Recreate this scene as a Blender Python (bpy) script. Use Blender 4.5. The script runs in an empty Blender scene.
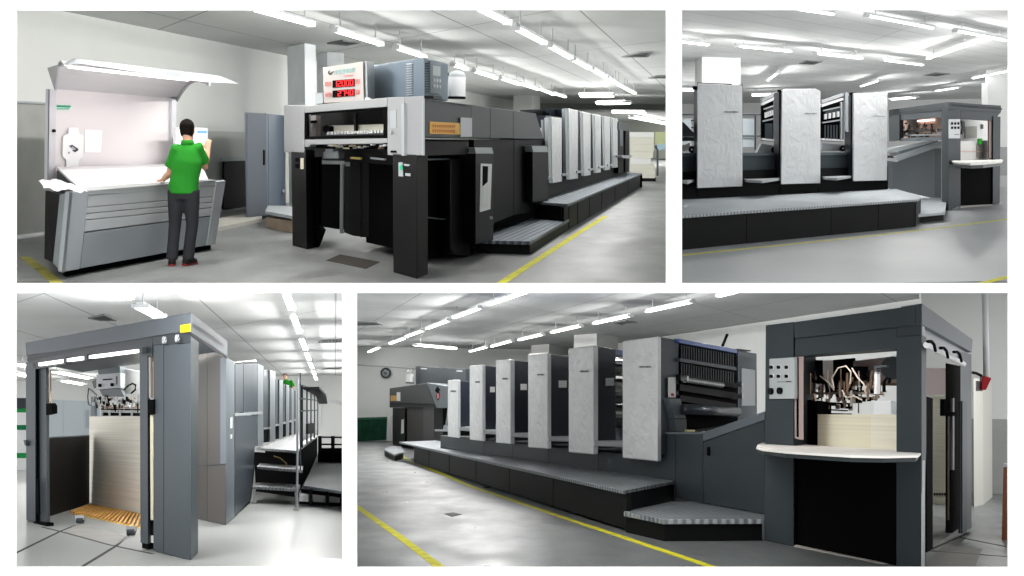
import bpy, bmesh, math, random
from mathutils import Vector, Matrix
random.seed(7)
SC = bpy.context.scene
COL = SC.collection
V = Vector
# ------------------------------------------------------------------ camera
F, CX, CY = 1200.0, 512.0, 288.0
CAM = V((0, 0, 3.2))
cd = bpy.data.cameras.new('camera'); cam = bpy.data.objects.new('camera', cd); COL.objects.link(cam)
cd.sensor_fit = 'HORIZONTAL'; cd.sensor_width = 36.0; cd.lens = 36.0*F/1024.0
cd.clip_start = 0.1; cd.clip_end = 400
cam.location = CAM; cam.rotation_euler = (math.pi/2, 0, 0)
SC.camera = cam

# ------------------------------------------------------------------ rooms
class Room:
    """One workshop view: a level floor of its own, seen from height h, ceiling at H."""
    def __init__(s, h, H, hx, hy, vx):
        vxn, hxn, hyn = (vx-CX)/F, (hx-CX)/F, (hy-CY)/F
        vyn = -(1+vxn*hxn)/hyn
        up = V((vxn, 1, -vyn)).normalized()
        if up.z < 0: up = -up
        fw = V((0, 1, 0)); fw = (fw-up*fw.dot(up)).normalized()
        rt = fw.cross(up)
        s.R = Matrix((rt, fw, up)).transposed(); s.Ri = s.R.transposed()
        s.h, s.H = h, H
        s.cam = V((0, 0, h))
        s.M = Matrix.Translation(CAM-up*h) @ s.R.to_4x4()
    def ray(s, x, y): return s.Ri @ V(((x-CX)/F, 1, -(y-CY)/F))
    def P(s, x, y, z=0.0):
        d = s.ray(x, y); return s.cam+d*((z-s.h)/d.z)
    def C(s, x, y, drop=0.0): return s.P(x, y, s.H-drop)
    def at(s, x, y, dep):
        d = s.ray(x, y); return s.cam+d*(dep/d.y)
    def vp(s, x, y):
        d = s.ray(x, y); d.z = 0; return d.normalized()
    def up(s, p, y):
        w0 = s.R @ (V((p.x, p.y, 0))-s.cam); u = s.R @ V((0, 0, 1)); k = -(y-CY)/F
        return (k*w0.y-w0.z)/(u.z-k*u.y)
    def px(s, p):
        w = s.R @ (p-s.cam); return (CX+F*w.x/w.y, CY-F*w.z/w.y)
    def scale(s, p): return F/(s.R @ (p-s.cam)).y     # pixels per metre there

class Face:
    """A plane in a room; f(x, y) is the point of it."""
    def __init__(s, room, p, n=None, B=None, d=None):
        s.r, s.p = room, V(p)
        if n is None:
            dd = V(d) if d is not None else (V(B)-V(p)); dd.z = 0
            n = dd.cross(V((0, 0, 1)))
        s.n = V(n).normalized()
        if s.n.dot(room.cam-s.p) < 0: s.n = -s.n
    def f(s, x, y):
        d = s.r.ray(x, y); return s.r.cam+d*(s.n.dot(s.p-s.r.cam)/s.n.dot(d))
    def sh(s, d): return Face(s.r, s.p+s.n*d, s.n)     # moved towards the viewer
    def mv(s, v): return Face(s.r, s.p+V(v), s.n)
    def q(s, *pts): return [s.f(*p) for p in pts]
    def rect(s, x0, y0, x1, y1): return s.q((x0, y0), (x1, y0), (x1, y1), (x0, y1))

# ------------------------------------------------------------------ materials
def lin(c): return tuple((((v/255+0.055)/1.055)**2.4 if v > 10 else v/255/12.92) for v in c)+(1,)
MATS = {}
def mat(name, rgb, rough=0.5, metal=0.0, var=0.0, vscale=3.0, bump=0.0, bscale=30.0, coat=0.0, emit=None, es=1.0, spec=0.1, stretch=None):
    if name in MATS: return MATS[name]
    m = bpy.data.materials.new(name); m.use_nodes = True; MATS[name] = m
    nt = m.node_tree; b = nt.nodes['Principled BSDF']
    c = lin(rgb)
    b.inputs['Base Color'].default_value = c; b.inputs['Roughness'].default_value = rough
    b.inputs['Metallic'].default_value = metal; b.inputs['Specular IOR Level'].default_value = spec
    if coat: b.inputs['Coat Weight'].default_value = coat; b.inputs['Coat Roughness'].default_value = 0.15
    if emit: b.inputs['Emission Color'].default_value = lin(emit); b.inputs['Emission Strength'].default_value = es
    tc = nt.nodes.new('ShaderNodeTexCoord'); vec = tc.outputs['Object']
    if stretch:
        mp = nt.nodes.new('ShaderNodeMapping'); mp.inputs['Scale'].default_value = stretch
        nt.links.new(vec, mp.inputs['Vector']); vec = mp.outputs[0]
    if var:
        n = nt.nodes.new('ShaderNodeTexNoise'); n.inputs['Scale'].default_value = vscale; n.inputs['Detail'].default_value = 6
        r = nt.nodes.new('ShaderNodeValToRGB')
        r.color_ramp.elements[0].position = 0.3; r.color_ramp.elements[1].position = 0.7
        r.color_ramp.elements[0].color = tuple(v*(1-var) for v in c[:3])+(1,)
        r.color_ramp.elements[1].color = tuple(min(1, v*(1+var)) for v in c[:3])+(1,)
        nt.links.new(vec, n.inputs['Vector']); nt.links.new(n.outputs['Fac'], r.inputs['Fac']); nt.links.new(r.outputs['Color'], b.inputs['Base Color'])
    if bump:
        n2 = nt.nodes.new('ShaderNodeTexNoise'); n2.inputs['Scale'].default_value = bscale; n2.inputs['Detail'].default_value = 3
        bp = nt.nodes.new('ShaderNodeBump'); bp.inputs['Strength'].default_value = bump; bp.inputs['Distance'].default_value = 0.05
        nt.links.new(vec, n2.inputs['Vector']); nt.links.new(n2.outputs['Fac'], bp.inputs['Height']); nt.links.new(bp.outputs['Normal'], b.inputs['Normal'])
    return m

def mth(nt, op, a, b=None, c=None):
    n = nt.nodes.new('ShaderNodeMath'); n.operation = op
    for i, v in enumerate((a, b, c)):
        if v is None: continue
        if isinstance(v, (int, float)): n.inputs[i].default_value = v
        else: nt.links.new(v, n.inputs[i])
    return n.outputs[0]

def mix(nt, fac, a, b):
    n = nt.nodes.new('ShaderNodeMix'); n.data_type = 'RGBA'
    for s, v in ((n.inputs[0], fac), (n.inputs[6], a), (n.inputs[7], b)):
        if isinstance(v, (int, float)): s.default_value = v
        elif isinstance(v, tuple): s.default_value = v
        else: nt.links.new(v, s)
    return n.outputs[2]

def grid_mat(name, rgb, line, d1, s1, d2, s2, wid, rough=0.7, var=0.05, vscale=0.6):
    """Panels with dark joints: lines along two floor directions (object space)."""
    m = mat(name, rgb, rough, var=var, vscale=vscale); nt = m.node_tree; b = nt.nodes['Principled BSDF']
    tc = nt.nodes.new('ShaderNodeTexCoord')
    masks = []
    for d, s in ((d1, s1), (d2, s2)):
        # coordinate across direction d
        vm = nt.nodes.new('ShaderNodeVectorMath'); vm.operation = 'DOT_PRODUCT'
        nt.links.new(tc.outputs['Object'], vm.inputs[0]); vm.inputs[1].default_value = (d.y, -d.x, 0)
        fr = mth(nt, 'FRACT', mth(nt, 'DIVIDE', vm.outputs['Value'], s))
        masks.append(mth(nt, 'LESS_THAN', fr, wid/s))
    mk = mth(nt, 'MAXIMUM', masks[0], masks[1])
    src = b.inputs['Base Color'].links[0].from_socket if b.inputs['Base Color'].links else lin(rgb)
    nt.links.new(mix(nt, mk, src, lin(line)), b.inputs['Base Color'])
    return m

def tread_mat(name, rgb, d, s=0.05):
    """Chequer plate: raised lozenges in rows along floor direction d."""
    m = mat(name, rgb, 0.42, metal=0.35, var=0.08, vscale=1.5); nt = m.node_tree; b = nt.nodes['Principled BSDF']
    tc = nt.nodes.new('ShaderNodeTexCoord'); out = []
    for k in (1, -1):
        vm = nt.nodes.new('ShaderNodeVectorMath'); vm.operation = 'DOT_PRODUCT'
        nt.links.new(tc.outputs['Object'], vm.inputs[0])
        e = V((d.x-k*d.y, d.y+k*d.x, 0)).normalized(); vm.inputs[1].default_value = e
        out.append(mth(nt, 'SINE', mth(nt, 'MULTIPLY', vm.outputs['Value'], 2*math.pi/s)))
    h = mth(nt, 'MULTIPLY', out[0], out[1])
    bp = nt.nodes.new('ShaderNodeBump'); bp.inputs['Strength'].default_value = 0.7; bp.inputs['Distance'].default_value = 0.02
    nt.links.new(h, bp.inputs['Height']); nt.links.new(bp.outputs['Normal'], b.inputs['Normal'])
    src = b.inputs['Base Color'].links[0].from_socket
    dk = tuple(v*0.55 for v in lin(rgb)[:3])+(1,)
    nt.links.new(mix(nt, mth(nt, 'LESS_THAN', h, -0.25), src, dk), b.inputs['Base Color'])
    return m

def film_mat(name, rgb):
    """Painted cover still wrapped in crinkled protective film."""
    m = mat(name, rgb, 0.3, var=0.05, vscale=2.0, coat=0.8); nt = m.node_tree; b = nt.nodes['Principled BSDF']
    tc = nt.nodes.new('ShaderNodeTexCoord')
    mp = nt.nodes.new('ShaderNodeMapping'); mp.inputs['Scale'].default_value = (1, .8, 0.8); nt.links.new(tc.outputs['Object'], mp.inputs['Vector'])
    a = nt.nodes.new('ShaderNodeTexNoise'); a.inputs['Scale'].default_value = 3.4; a.inputs['Detail'].default_value = 4; a.inputs['Distortion'].default_value = 1.6
    nt.links.new(mp.outputs[0], a.inputs['Vector'])
    bp = nt.nodes.new('ShaderNodeBump'); bp.inputs['Strength'].default_value = 0.28; bp.inputs['Distance'].default_value = 0.1
    nt.links.new(a.outputs['Fac'], bp.inputs['Height'])
    nt.links.new(bp.outputs['Normal'], b.inputs['Normal']); nt.links.new(bp.outputs['Normal'], b.inputs['Coat Normal'])
    return m

def floor_mat(name, rgb, rough=0.35, stain=0.22, speck=.45, rvar=.2):
    m = mat(name, rgb, rough, spec=0.4); nt = m.node_tree; b = nt.nodes['Principled BSDF']
    tc = nt.nodes.new('ShaderNodeTexCoord'); mp = nt.nodes.new('ShaderNodeMapping'); mp.inputs['Scale'].default_value = (1, 0.45, 1)
    nt.links.new(tc.outputs['Object'], mp.inputs['Vector'])
    def noise(s, d, lo, hi):
        n = nt.nodes.new('ShaderNodeTexNoise'); n.inputs['Scale'].default_value = s; n.inputs['Detail'].default_value = d
        nt.links.new(mp.outputs[0], n.inputs['Vector'])
        mr = nt.nodes.new('ShaderNodeMapRange'); mr.inputs['From Min'].default_value = lo; mr.inputs['From Max'].default_value = hi
        nt.links.new(n.outputs['Fac'], mr.inputs['Value']); return mr.outputs[0]
    c = lin(rgb)
    dk = tuple(v*(1-stain) for v in c[:3])+(1,); lt = tuple(min(1, v*1.12) for v in c[:3])+(1,)
    col = mix(nt, noise(0.8, 6, 0.35, 0.65), dk, lt)
    col = mix(nt, mth(nt, 'MULTIPLY', noise(5, 8, 0.56, 0.74), speck), col, tuple(v*0.55 for v in c[:3])+(1,))
    nt.links.new(col, b.inputs['Base Color'])
    mr = mth(nt, 'MULTIPLY_ADD', noise(1.6, 4, 0.3, 0.7), rvar, rough-rvar*.4); nt.links.new(mr, b.inputs['Roughness'])
    return m

def sheet_mat(name, rgb):
    """Cut paper edges: fine level lines."""
    m = mat(name, rgb, 0.85); nt = m.node_tree; b = nt.nodes['Principled BSDF']
    tc = nt.nodes.new('ShaderNodeTexCoord'); mp = nt.nodes.new('ShaderNodeMapping'); mp.inputs['Scale'].default_value = (0.15, 0.15, 30)
    nt.links.new(tc.outputs['Object'], mp.inputs['Vector'])
    n = nt.nodes.new('ShaderNodeTexNoise'); n.inputs['Scale'].default_value = 1; n.inputs['Detail'].default_value = 3; nt.links.new(mp.outputs[0], n.inputs['Vector'])
    c = lin(rgb); r = nt.nodes.new('ShaderNodeMapRange'); r.inputs['From Min'].default_value = 0.35; r.inputs['From Max'].default_value = 0.65
    nt.links.new(n.outputs['Fac'], r.inputs['Value'])
    nt.links.new(mix(nt, r.outputs[0], tuple(v*0.86 for v in c[:3])+(1,), c), b.inputs['Base Color'])
    return m

# ------------------------------------------------------------------ mesh building
class MB:
    def __init__(s): s.v, s.f = [], []
    def add(s, vs, fs):
        b = len(s.v); s.v += [V(p) for p in vs]; s.f += [tuple(b+i for i in f) for f in fs]; return s
    def ext(s, poly, vec):
        n = len(poly); vec = V(vec); vs = [V(p) for p in poly]; vs += [p+vec for p in vs]
        return s.add(vs, [tuple(range(n)), tuple(range(2*n-1, n-1, -1))]+[(i, (i+1) % n, n+(i+1) % n, n+i) for i in range(n)])
    def loft(s, a, b):
        n = len(a); return s.add(list(a)+list(b), [tuple(range(n)), tuple(range(2*n-1, n-1, -1))]+[(i, (i+1) % n, n+(i+1) % n, n+i) for i in range(n)])
    def box(s, o, a, b, c):
        o, a, b, c = V(o), V(a), V(b), V(c); return s.ext([o, o+a, o+a+b, o+b], c)
    def prism(s, plan, z0, z1):
        return s.ext([V((p.x, p.y, z0)) for p in plan], V((0, 0, z1-z0)))
    def tube(s, pts, r, n=8, taper=None):
        pts = [V(p) for p in pts]; rings = []; prev = None
        for i, p in enumerate(pts):
            t = (pts[min(i+1, len(pts)-1)]-pts[max(i-1, 0)]).normalized()
            a = prev if prev is not None else (V((0, 0, 1)) if abs(t.z) < 0.9 else V((1, 0, 0)))
            u = (a-t*a.dot(t)).normalized(); prev = u; w = t.cross(u)
            rr = taper[i] if taper else r
            rings.append([p+(u*math.cos(2*math.pi*k/n)+w*math.sin(2*math.pi*k/n))*rr for k in range(n)])
        vs = [q for rg in rings for q in rg]; fs = [tuple(range(n-1, -1, -1)), tuple(range((len(pts)-1)*n, len(pts)*n))]
        for i in range(len(pts)-1):
            for k in range(n):
                a = i*n+k; b = i*n+(k+1) % n; fs.append((a, b, b+n, a+n))
        return s.add(vs, fs)
    def build(s, name, m, parent=None, base=None, M=None, bevel=0.0, smooth=False, sub=0):
        me = bpy.data.meshes.new(name); o = bpy.data.objects.new(name, me); COL.objects.link(o)
        me.from_pydata([p-base for p in s.v], [], s.f)
        bm = bmesh.new(); bm.from_mesh(me); bmesh.ops.recalc_face_normals(bm, faces=bm.faces); bm.to_mesh(me); bm.free()
        me.materials.append(m)
        if smooth:
            for p in me.polygons: p.use_smooth = True
        if parent is not None: o.parent = parent
        else: o.matrix_world = M @ Matrix.Translation(base)
        if bevel:
            bv = o.modifiers.new('bevel', 'BEVEL'); bv.width = bevel; bv.segments = 2; bv.limit_method = 'ANGLE'
        if sub:
            sb = o.modifiers.new('sub', 'SUBSURF'); sb.levels = sub; sb.render_levels = sub
        return o

BASE = {}
def thing(room, name, label, cat, base, group=None):
    o = bpy.data.objects.new(name, None); COL.objects.link(o)
    o.empty_display_size = 0.2
    o.matrix_world = room.M @ Matrix.Translation(base)
    o['label'] = label; o['category'] = cat
    if group: o['group'] = group
    BASE[o.name] = V(base); return o
def part(parent, name, mb, m, bevel=0.0, smooth=False, label=None, sub=0):
    o = mb.build(name, m, parent, BASE[parent.name], None, bevel, smooth, sub); BASE[o.name] = BASE[parent.name]
    if label: o['label'] = label
    return o
def solo(room, name, mb, m, label, cat, group=None, bevel=0.0, smooth=False, sub=0, kind=None):
    lo = V((sum(p.x for p in mb.v)/len(mb.v), sum(p.y for p in mb.v)/len(mb.v), min(p.z for p in mb.v)))
    o = mb.build(name, m, None, lo, room.M, bevel, smooth, sub); BASE[o.name] = lo
    o['label'] = label; o['category'] = cat
    if group: o['group'] = group
    if kind: o['kind'] = kind
    return o
def struct(room, name, mb, m, bevel=0.0):
    o = mb.build(name, m, None, V((0, 0, 0)), room.M, bevel); o['kind'] = 'structure'; BASE[o.name] = V((0, 0, 0)); return o

def sheet(room, name, m, z, xl, xr, d0, d1, up):
    """Level slab between two sight lines (columns xl, xr) from depth d0 to d1."""
    def c(x, d):
        r = room.ray(x, CY); return V((room.cam.x+r.x*d/r.y, d, z))
    return struct(room, name, MB().ext([c(xl, d0), c(xr, d0), c(xr, d1), c(xl, d1)], V((0, 0, up))), m)
def upright(room, name, m, xl, xr, d, z0, z1, dz=.1):
    """Cross wall between two sight lines at depth d."""
    def c(x):
        r = room.ray(x, CY); return V((r.x*d/r.y, d, z0))
    return struct(room, name, MB().ext([c(xl), c(xr), c(xr)+V((0, 0, z1-z0)), c(xl)+V((0, 0, z1-z0))], V((0, dz, 0))), m)
def text_mesh(parent, name, txt, face, x0, y0, x1, y1, m, thick=0.004, lift=0.006):
    """Raised lettering that fills the given stretch of a face (baseline end points x0,y0 - x1,y1 = bottom left, top right)."""
    cu = bpy.data.curves.new('lettering', 'FONT'); cu.body = txt; cu.size = 1.0; cu.extrude = 0.02
    tmp = bpy.data.objects.new('lettering', cu); COL.objects.link(tmp)
    bpy.context.view_layer.update()
    me = bpy.data.meshes.new_from_object(tmp.evaluated_get(bpy.context.evaluated_depsgraph_get()))
    bpy.data.objects.remove(tmp); bpy.data.curves.remove(cu)
    xs = [v.co.x for v in me.vertices]; ys = [v.co.y for v in me.vertices]
    ax, bx, ay, by = min(xs), max(xs), min(ys), max(ys)
    fc = face.sh(lift); mb = MB(); vs = []
    for v in me.vertices:
        u = (v.co.x-ax)/(bx-ax); w = (v.co.y-ay)/(by-ay)
        p = fc.f(x0+(x1-x0)*u, y0+(y1-y0)*w)
        # follow the foot line of the lettering
        vs.append(p+face.n*(thick if v.co.z > 0 else 0))
    mb.add(vs, [tuple(p.vertices) for p in me.polygons]); bpy.data.meshes.remove(me)
    return part(parent, name, mb, m)

ORD = ['first', 'second', 'third', 'fourth', 'fifth', 'sixth', 'seventh', 'eighth', 'ninth', 'tenth', 'eleventh', 'twelfth']
def lamp_row(room, where, group, rows, width=0.26, tubes=2, drop=0.32, emitm=None, power=40.0, pmax=6, fall=1.0):
    """Hanging fluorescent fittings: list of pixel ends of the lit tubes, nearest first."""
    for i, (xa, ya, xb, yb) in enumerate(rows):
        a, b = room.C(xa, ya, drop), room.C(xb, yb, drop)
        mid = (a+b)/2; L = (b-a); ax = L.normalized(); side = V((ax.y, -ax.x, 0))
        w = width
        t = thing(room, 'fluorescent_light', f'{ORD[i]} fluorescent ceiling light {where}', 'ceiling light', V((mid.x, mid.y, room.H-drop)), group)
        z = V((0, 0, 1)); e = ax*0.06; hw = w*.22
        part(t, 'housing', MB().ext([a-e-side*hw+z*.03, b+e-side*hw+z*.03, b+e+side*hw+z*.03, a-e+side*hw+z*.03], z*.05), M_white)
        for k in range(tubes):
            off = side*((k-(tubes-1)/2)*w*0.55)
            part(t, 'tube', MB().tube([a+off, b+off], w*0.13, 8), emitm or M_tube)
        power_i = power*fall**i
        for sg, share in ((-1, .5), (1, .5)):      # light leaves the tubes downwards and to both sides
            ld = bpy.data.lights.new('tube_light', 'AREA'); ld.shape = 'RECTANGLE'; ld.size = L.length*.98; ld.size_y = w*.5
            ld.energy = power_i*min(L.length, pmax)*share; ld.color = (1, .985, .96)
            lo = bpy.data.objects.new('tube_light', ld); COL.objects.link(lo); lo.parent = t
            zv = (V((0, 0, 1))*.64-side*sg*.77).normalized() if sg else V((0, 0, -1)); yv = zv.cross(ax)
            lo.matrix_local = Matrix.Translation(side*sg*w*.5+V((0, 0, -w*.25 if sg else .09))) @ Matrix((ax, yv, zv)).transposed().to_4x4()
        for q in (a+L*.12, a+L*.88): part(t, 'hanger', MB().tube([q+z*.07, q+z*(drop-.004)], 0.012, 6), M_metal)
        for q, s in ((a, -1), (b, 1)): part(t, 'end_cap', MB().ext([q-side*w/2-z*.03, q-side*w/2+z*.05, q+side*w/2+z*.05, q+side*w/2-z*.03], ax*s*.03), M_white)

def batten(y, pxa, pxb, label, energy, z=-.016, tilt=0.0):
    """Added fill light built as a slim batten, unseen under the slab of the lower rooms."""
    a = CAM+V(((pxa-CX)/F*y, y, z)); b = CAM+V(((pxb-CX)/F*y, y, z)); mid = (a+b)/2
    t = bpy.data.objects.new('fluorescent_light', None); COL.objects.link(t); t.location = mid  # added fill, though named like the hanging fittings
    t['label'] = label; t['category'] = 'ceiling light'; BASE[t.name] = V(mid)
    part(t, 'housing', MB().box(a+V((-.04, -.05, -.008)), b-a+V((.08, 0, 0)), V((0, .1, 0)), V((0, 0, .01))), M_white)
    part(t, 'tube', MB().tube([a+V((0, 0, -.018)), b+V((0, 0, -.018))], .009, 8), M_tube)
    ld = bpy.data.lights.new('tube_light', 'AREA'); ld.shape = 'RECTANGLE'; ld.size = (b-a).length; ld.size_y = .06; ld.energy = energy; ld.color = (1, .985, .96)
    lo = bpy.data.objects.new('tube_light', ld); COL.objects.link(lo); lo.parent = t; lo.location = (0, 0, -.03); lo.rotation_euler = (tilt, 0, 0)

def vent(room, label, pts, group=None):
    """Ceiling air outlet: square frame with slats, given by its pixel corners."""
    c = [room.C(*p) for p in pts]; mid = sum(c, V())/4
    t = thing(room, 'ceiling_vent', label, 'air vent', mid-V((0, 0, .03)), group)
    fr = MB(); z = V((0, 0, -.03))
    inn = [mid+(p-mid)*.82 for p in c]
    for i in range(4):
        j = (i+1) % 4; fr.ext([c[i], c[j], inn[j], inn[i]], z)
    part(t, 'frame', fr, mat('vent_frame', (120, 122, 122), .5))
    sl = MB()
    for k in range(6):
        u = (k+.5)/6; a = inn[0].lerp(inn[3], u); b = inn[1].lerp(inn[2], u); w = (inn[3]-inn[0])*.05
        sl.ext([a-w, b-w, b+w, a+w], z*.6)
    part(t, 'slat', sl, mat('vent_slat', (78, 80, 80), .6))

M_white = mat('white_enamel', (225, 227, 228), .4)
M_metal = mat('bright_steel', (190, 192, 194), .3, metal=.8)
M_tube = mat('lit_tube', (255, 255, 255), .4, emit=(255, 254, 250), es=7.0)
M_black = mat('black_paint', (16, 17, 18), .55, var=.15, vscale=2, spec=.1)
M_dblack = mat('deep_black', (10, 10, 11), .8, spec=.02)
M_dark = mat('dark_grey_paint', (58, 65, 69), .42, var=.06, vscale=1)
M_grey = mat('blue_grey_paint', (98, 106, 112), .42, var=.05, vscale=1)
M_mid = mat('mid_grey_paint', (78, 86, 91), .42, var=.05, vscale=1)
M_light = mat('light_grey_paint', (172, 177, 180), .4)
M_paper = mat('paper_white', (240, 241, 240), .8)
M_yellow = mat('yellow_floor_paint', (205, 200, 45), .6, var=.2, vscale=6)
M_rubber = mat('rubber', (20, 20, 20), .8)
M_chrome = mat('chrome', (210, 210, 212), .15, metal=1)
M_brass = mat('bronze_fittings', (150, 128, 108), .35, metal=.6)
M_green = mat('green_paint', (30, 140, 70), .5)
M_red = mat('red_plastic', (170, 40, 50), .45)
film_mat('wrapped_cover', (236, 239, 240))

film_mat('wrapped_cover_b', (212, 215, 216))
# ------------------------------------------------------------------ people
def oval(mb, pts, ra, rb, side, n=14):
    """Closed limb with oval sections: ra along side, rb across it."""
    pts = [V(p) for p in pts]; vs = []
    for i, p in enumerate(pts):
        t = (pts[min(i+1, len(pts)-1)]-pts[max(i-1, 0)]).normalized()
        u = V(side); u = (u-t*u.dot(t)).normalized(); w = t.cross(u)
        vs += [p+u*math.cos(2*math.pi*k/n)*ra[i]+w*math.sin(2*math.pi*k/n)*rb[i] for k in range(n)]
    fs = [tuple(range(n-1, -1, -1)), tuple(range((len(pts)-1)*n, len(pts)*n))]
    for i in range(len(pts)-1):
        for k in range(n):
            a = i*n+k; b = i*n+(k+1) % n; fs.append((a, b, b+n, a+n))
    mb.add(vs, fs)
def fuse(o, voxel, it=3):
    r = o.modifiers.new('fuse', 'REMESH'); r.mode = 'VOXEL'; r.voxel_size = voxel; r.use_smooth_shade = True
    s = o.modifiers.new('smooth', 'SMOOTH'); s.factor = .5; s.iterations = it

def person(room, label, org, fwd, J, shirt_m, trouser_m, group=None, voxel=.009, legs=True):
    """J: joints in metres (right, forward, up) from the point between the feet."""
    fwd = V((fwd.x, fwd.y, 0)).normalized(); rt = V((fwd.y, -fwd.x, 0)); up = V((0, 0, 1))
    W = lambda p: V(org)+rt*p[0]+fwd*p[1]+up*p[2]
    g = {k: W(v) for k, v in J.items()}
    t = thing(room, 'person', label, 'person', V(org), group)
    sk = mat('skin', (205, 158, 132), .5); hr = mat('black_hair', (22, 17, 15), .9, var=.3, vscale=60, spec=.1)
    b = MB(); hd = g['head']; nk = g['neck']; tilt = J.get('look', (0, 1, 0)); lk = (rt*tilt[0]+fwd*tilt[1]+up*tilt[2]).normalized(); lr = lk.cross(up).normalized()
    # head: rings from the chin to the crown, neck joined on
    hs = ((-.125, .035, .03, .055), (-.105, .05, .052, .045), (-.06, .066, .084, .015), (-.01, .074, .096, .0), (.04, .077, .1, -.006), (.08, .068, .086, -.01), (.107, .042, .055, -.012), (.118, .015, .02, -.012))
    oval(b, [hd+up*z+lk*o for z, a, c, o in hs], [a for _, a, _, _ in hs], [c for _, _, c, _ in hs], lr)
    oval(b, [nk-up*.05, nk+up*.03, hd-up*.05-lk*.012], [.085, .056, .056], [.07, .058, .06], rt)
    oval(b, [hd+lk*.085+up*.012, hd+lk*.112-up*.028, hd+lk*.092-up*.04], [.009, .017, .013], [.01, .016, .01], lr, 8)   # nose
    for s in (-1, 1):                                                                                                       # ears
        e = hd+lr*s*.076-lk*.005-up*.012; oval(b, [e-up*.032, e, e+up*.03], [.008, .012, .01], [.011, .02, .016], lr, 8)
    for s in ('l', 'r'):
        sh, el, wr, hn = g['sh_'+s], g['el_'+s], g['wr_'+s], g['hand_'+s]
        oval(b, [sh, sh.lerp(el, .5), el, el.lerp(wr, .35), wr], [.052, .047, .039, .04, .027], [.052, .047, .04, .042, .03], fwd)
        d = (hn-wr).normalized(); pn = W(J.get('palm_'+s, (0, 0, -1)))-V(org); pn = (pn-d*pn.dot(d)).normalized(); ac = d.cross(pn)
        if s == 'l': ac = -ac            # towards the thumb
        oval(b, [wr-d*.01, wr+d*.035, wr+d*.085], [.027, .036, .040], [.02, .017, .013], ac, 12)
        for k, (o, ln) in enumerate(((.029, .066), (.010, .075), (-.010, .07), (-.029, .054))):
            r0 = wr+d*.078+ac*o; r1 = r0+d*ln*.45+ac*o*.12+pn*.006; r2 = r1+d*ln*.32+pn*.012; r3 = r2+d*ln*.24+pn*.014
            b.tube([r0, r1, r2, r3], .0085, 8, taper=[.0095, .009, .0083, .0065])
        th = wr+d*.03+ac*.03; b.tube([th, th+d*.026+ac*.024+pn*.008, th+d*.056+ac*.034+pn*.012], .01, 8, taper=[.013, .0105, .008])
    ob = part(t, 'body', b, sk, smooth=True); fuse(ob, voxel if voxel < .01 else .012, 2)
    # face
    for s in (-1, 1):
        e = hd+lk*.083+lr*s*.031+up*.012; part(t, 'eye', MB().tube([e-lk*.012, e+lk*.004, e+lk*.008], .012, 10, taper=[.013, .011, .004]), mat('eye_dark', (40, 30, 28), .3), smooth=True)
    m_ = hd+lk*.082-up*.07; part(t, 'mouth', MB().tube([m_-lr*.024, m_+lk*.006, m_+lr*.024], .006, 8), mat('lips', (165, 95, 85), .5), smooth=True)
    h = MB(); hs2 = ((-.07, .062, .05, -.055), (-.02, .081, .086, -.026), (.035, .085, .102, -.014), (.08, .077, .094, -.012), (.112, .05, .064, -.014), (.128, .016, .022, -.016))
    oval(h, [hd+up*z+lk*o for z, a, c, o in hs2], [a for _, a, _, _ in hs2], [c for _, _, c, _ in hs2], lr)
    ho = part(t, 'hair', h, hr, smooth=True); fuse(ho, .012, 1)
    # shirt with short sleeves and a collar
    s_ = MB(); pv, ch = g['pelvis'], g['chest']; mid = pv.lerp(ch, .45)
    oval(s_, [pv-up*.07, pv+up*.03, mid, ch, ch+(nk-ch)*.55, nk-up*.02], [.178, .17, .16, .178, .14, .075], [.135, .128, .118, .128, .105, .07], rt, 20)
    for s in ('l', 'r'):
        sh, el = g['sh_'+s], g['el_'+s]
        oval(s_, [ch.lerp(sh, .45)+up*.05, sh+up*.012, sh.lerp(el, .35), sh.lerp(el, .72)], [.085, .07, .07, .078], [.088, .072, .07, .08], fwd)
    so = part(t, 'shirt', s_, shirt_m, smooth=True); fuse(so, .014, 4)
    c_ = MB(); oval(c_, [nk-up*.025, nk+up*.035], [.082, .068], [.078, .066], rt, 16); part(t, 'collar', c_, shirt_m, smooth=True)
    if legs:
        tr = MB(); oval(tr, [pv+up*.05, pv-up*.05, pv-up*.13], [.16, .172, .15], [.112, .122, .11], rt, 18)
        for s in ('l', 'r'):
            hp, kn, an = g['hip_'+s], g['kn_'+s], g['an_'+s]
            oval(tr, [hp+up*.02, hp.lerp(kn, .3), kn, kn.lerp(an, .5), an-up*.02], [.098, .092, .07, .066, .068], [.105, .098, .076, .074, .08], rt)
        to = part(t, 'trousers', tr, trouser_m, smooth=True); fuse(to, .014, 3)
        for s in ('l', 'r'):
            an = g['an_'+s]; td = (fwd+rt*(.25 if s == 'r' else -.25)).normalized(); f0 = V((an.x, an.y, V(org).z))
            o_ = MB(); oval(o_, [f0-td*.085+up*.045, f0-td*.05+up*.05, f0+td*.04+up*.048, f0+td*.12+up*.04, f0+td*.175+up*.034], [.03, .042, .044, .046, .025], [.045, .05, .048, .04, .03], rt.cross(td) if False else V((td.y, -td.x, 0)))
            sho = part(t, 'shoe', o_, mat('dark_shoe', (38, 32, 34), .6), smooth=True)
            sl = MB(); oval(sl, [f0-td*.09+up*.014, f0+td*.05+up*.014, f0+td*.18+up*.014], [.036, .05, .03], [.013, .014, .013], V((td.y, -td.x, 0)))
            part(sho, 'sole', sl, mat('red_sole', (130, 48, 46), .6), label='dull red sole')
    return t
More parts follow.
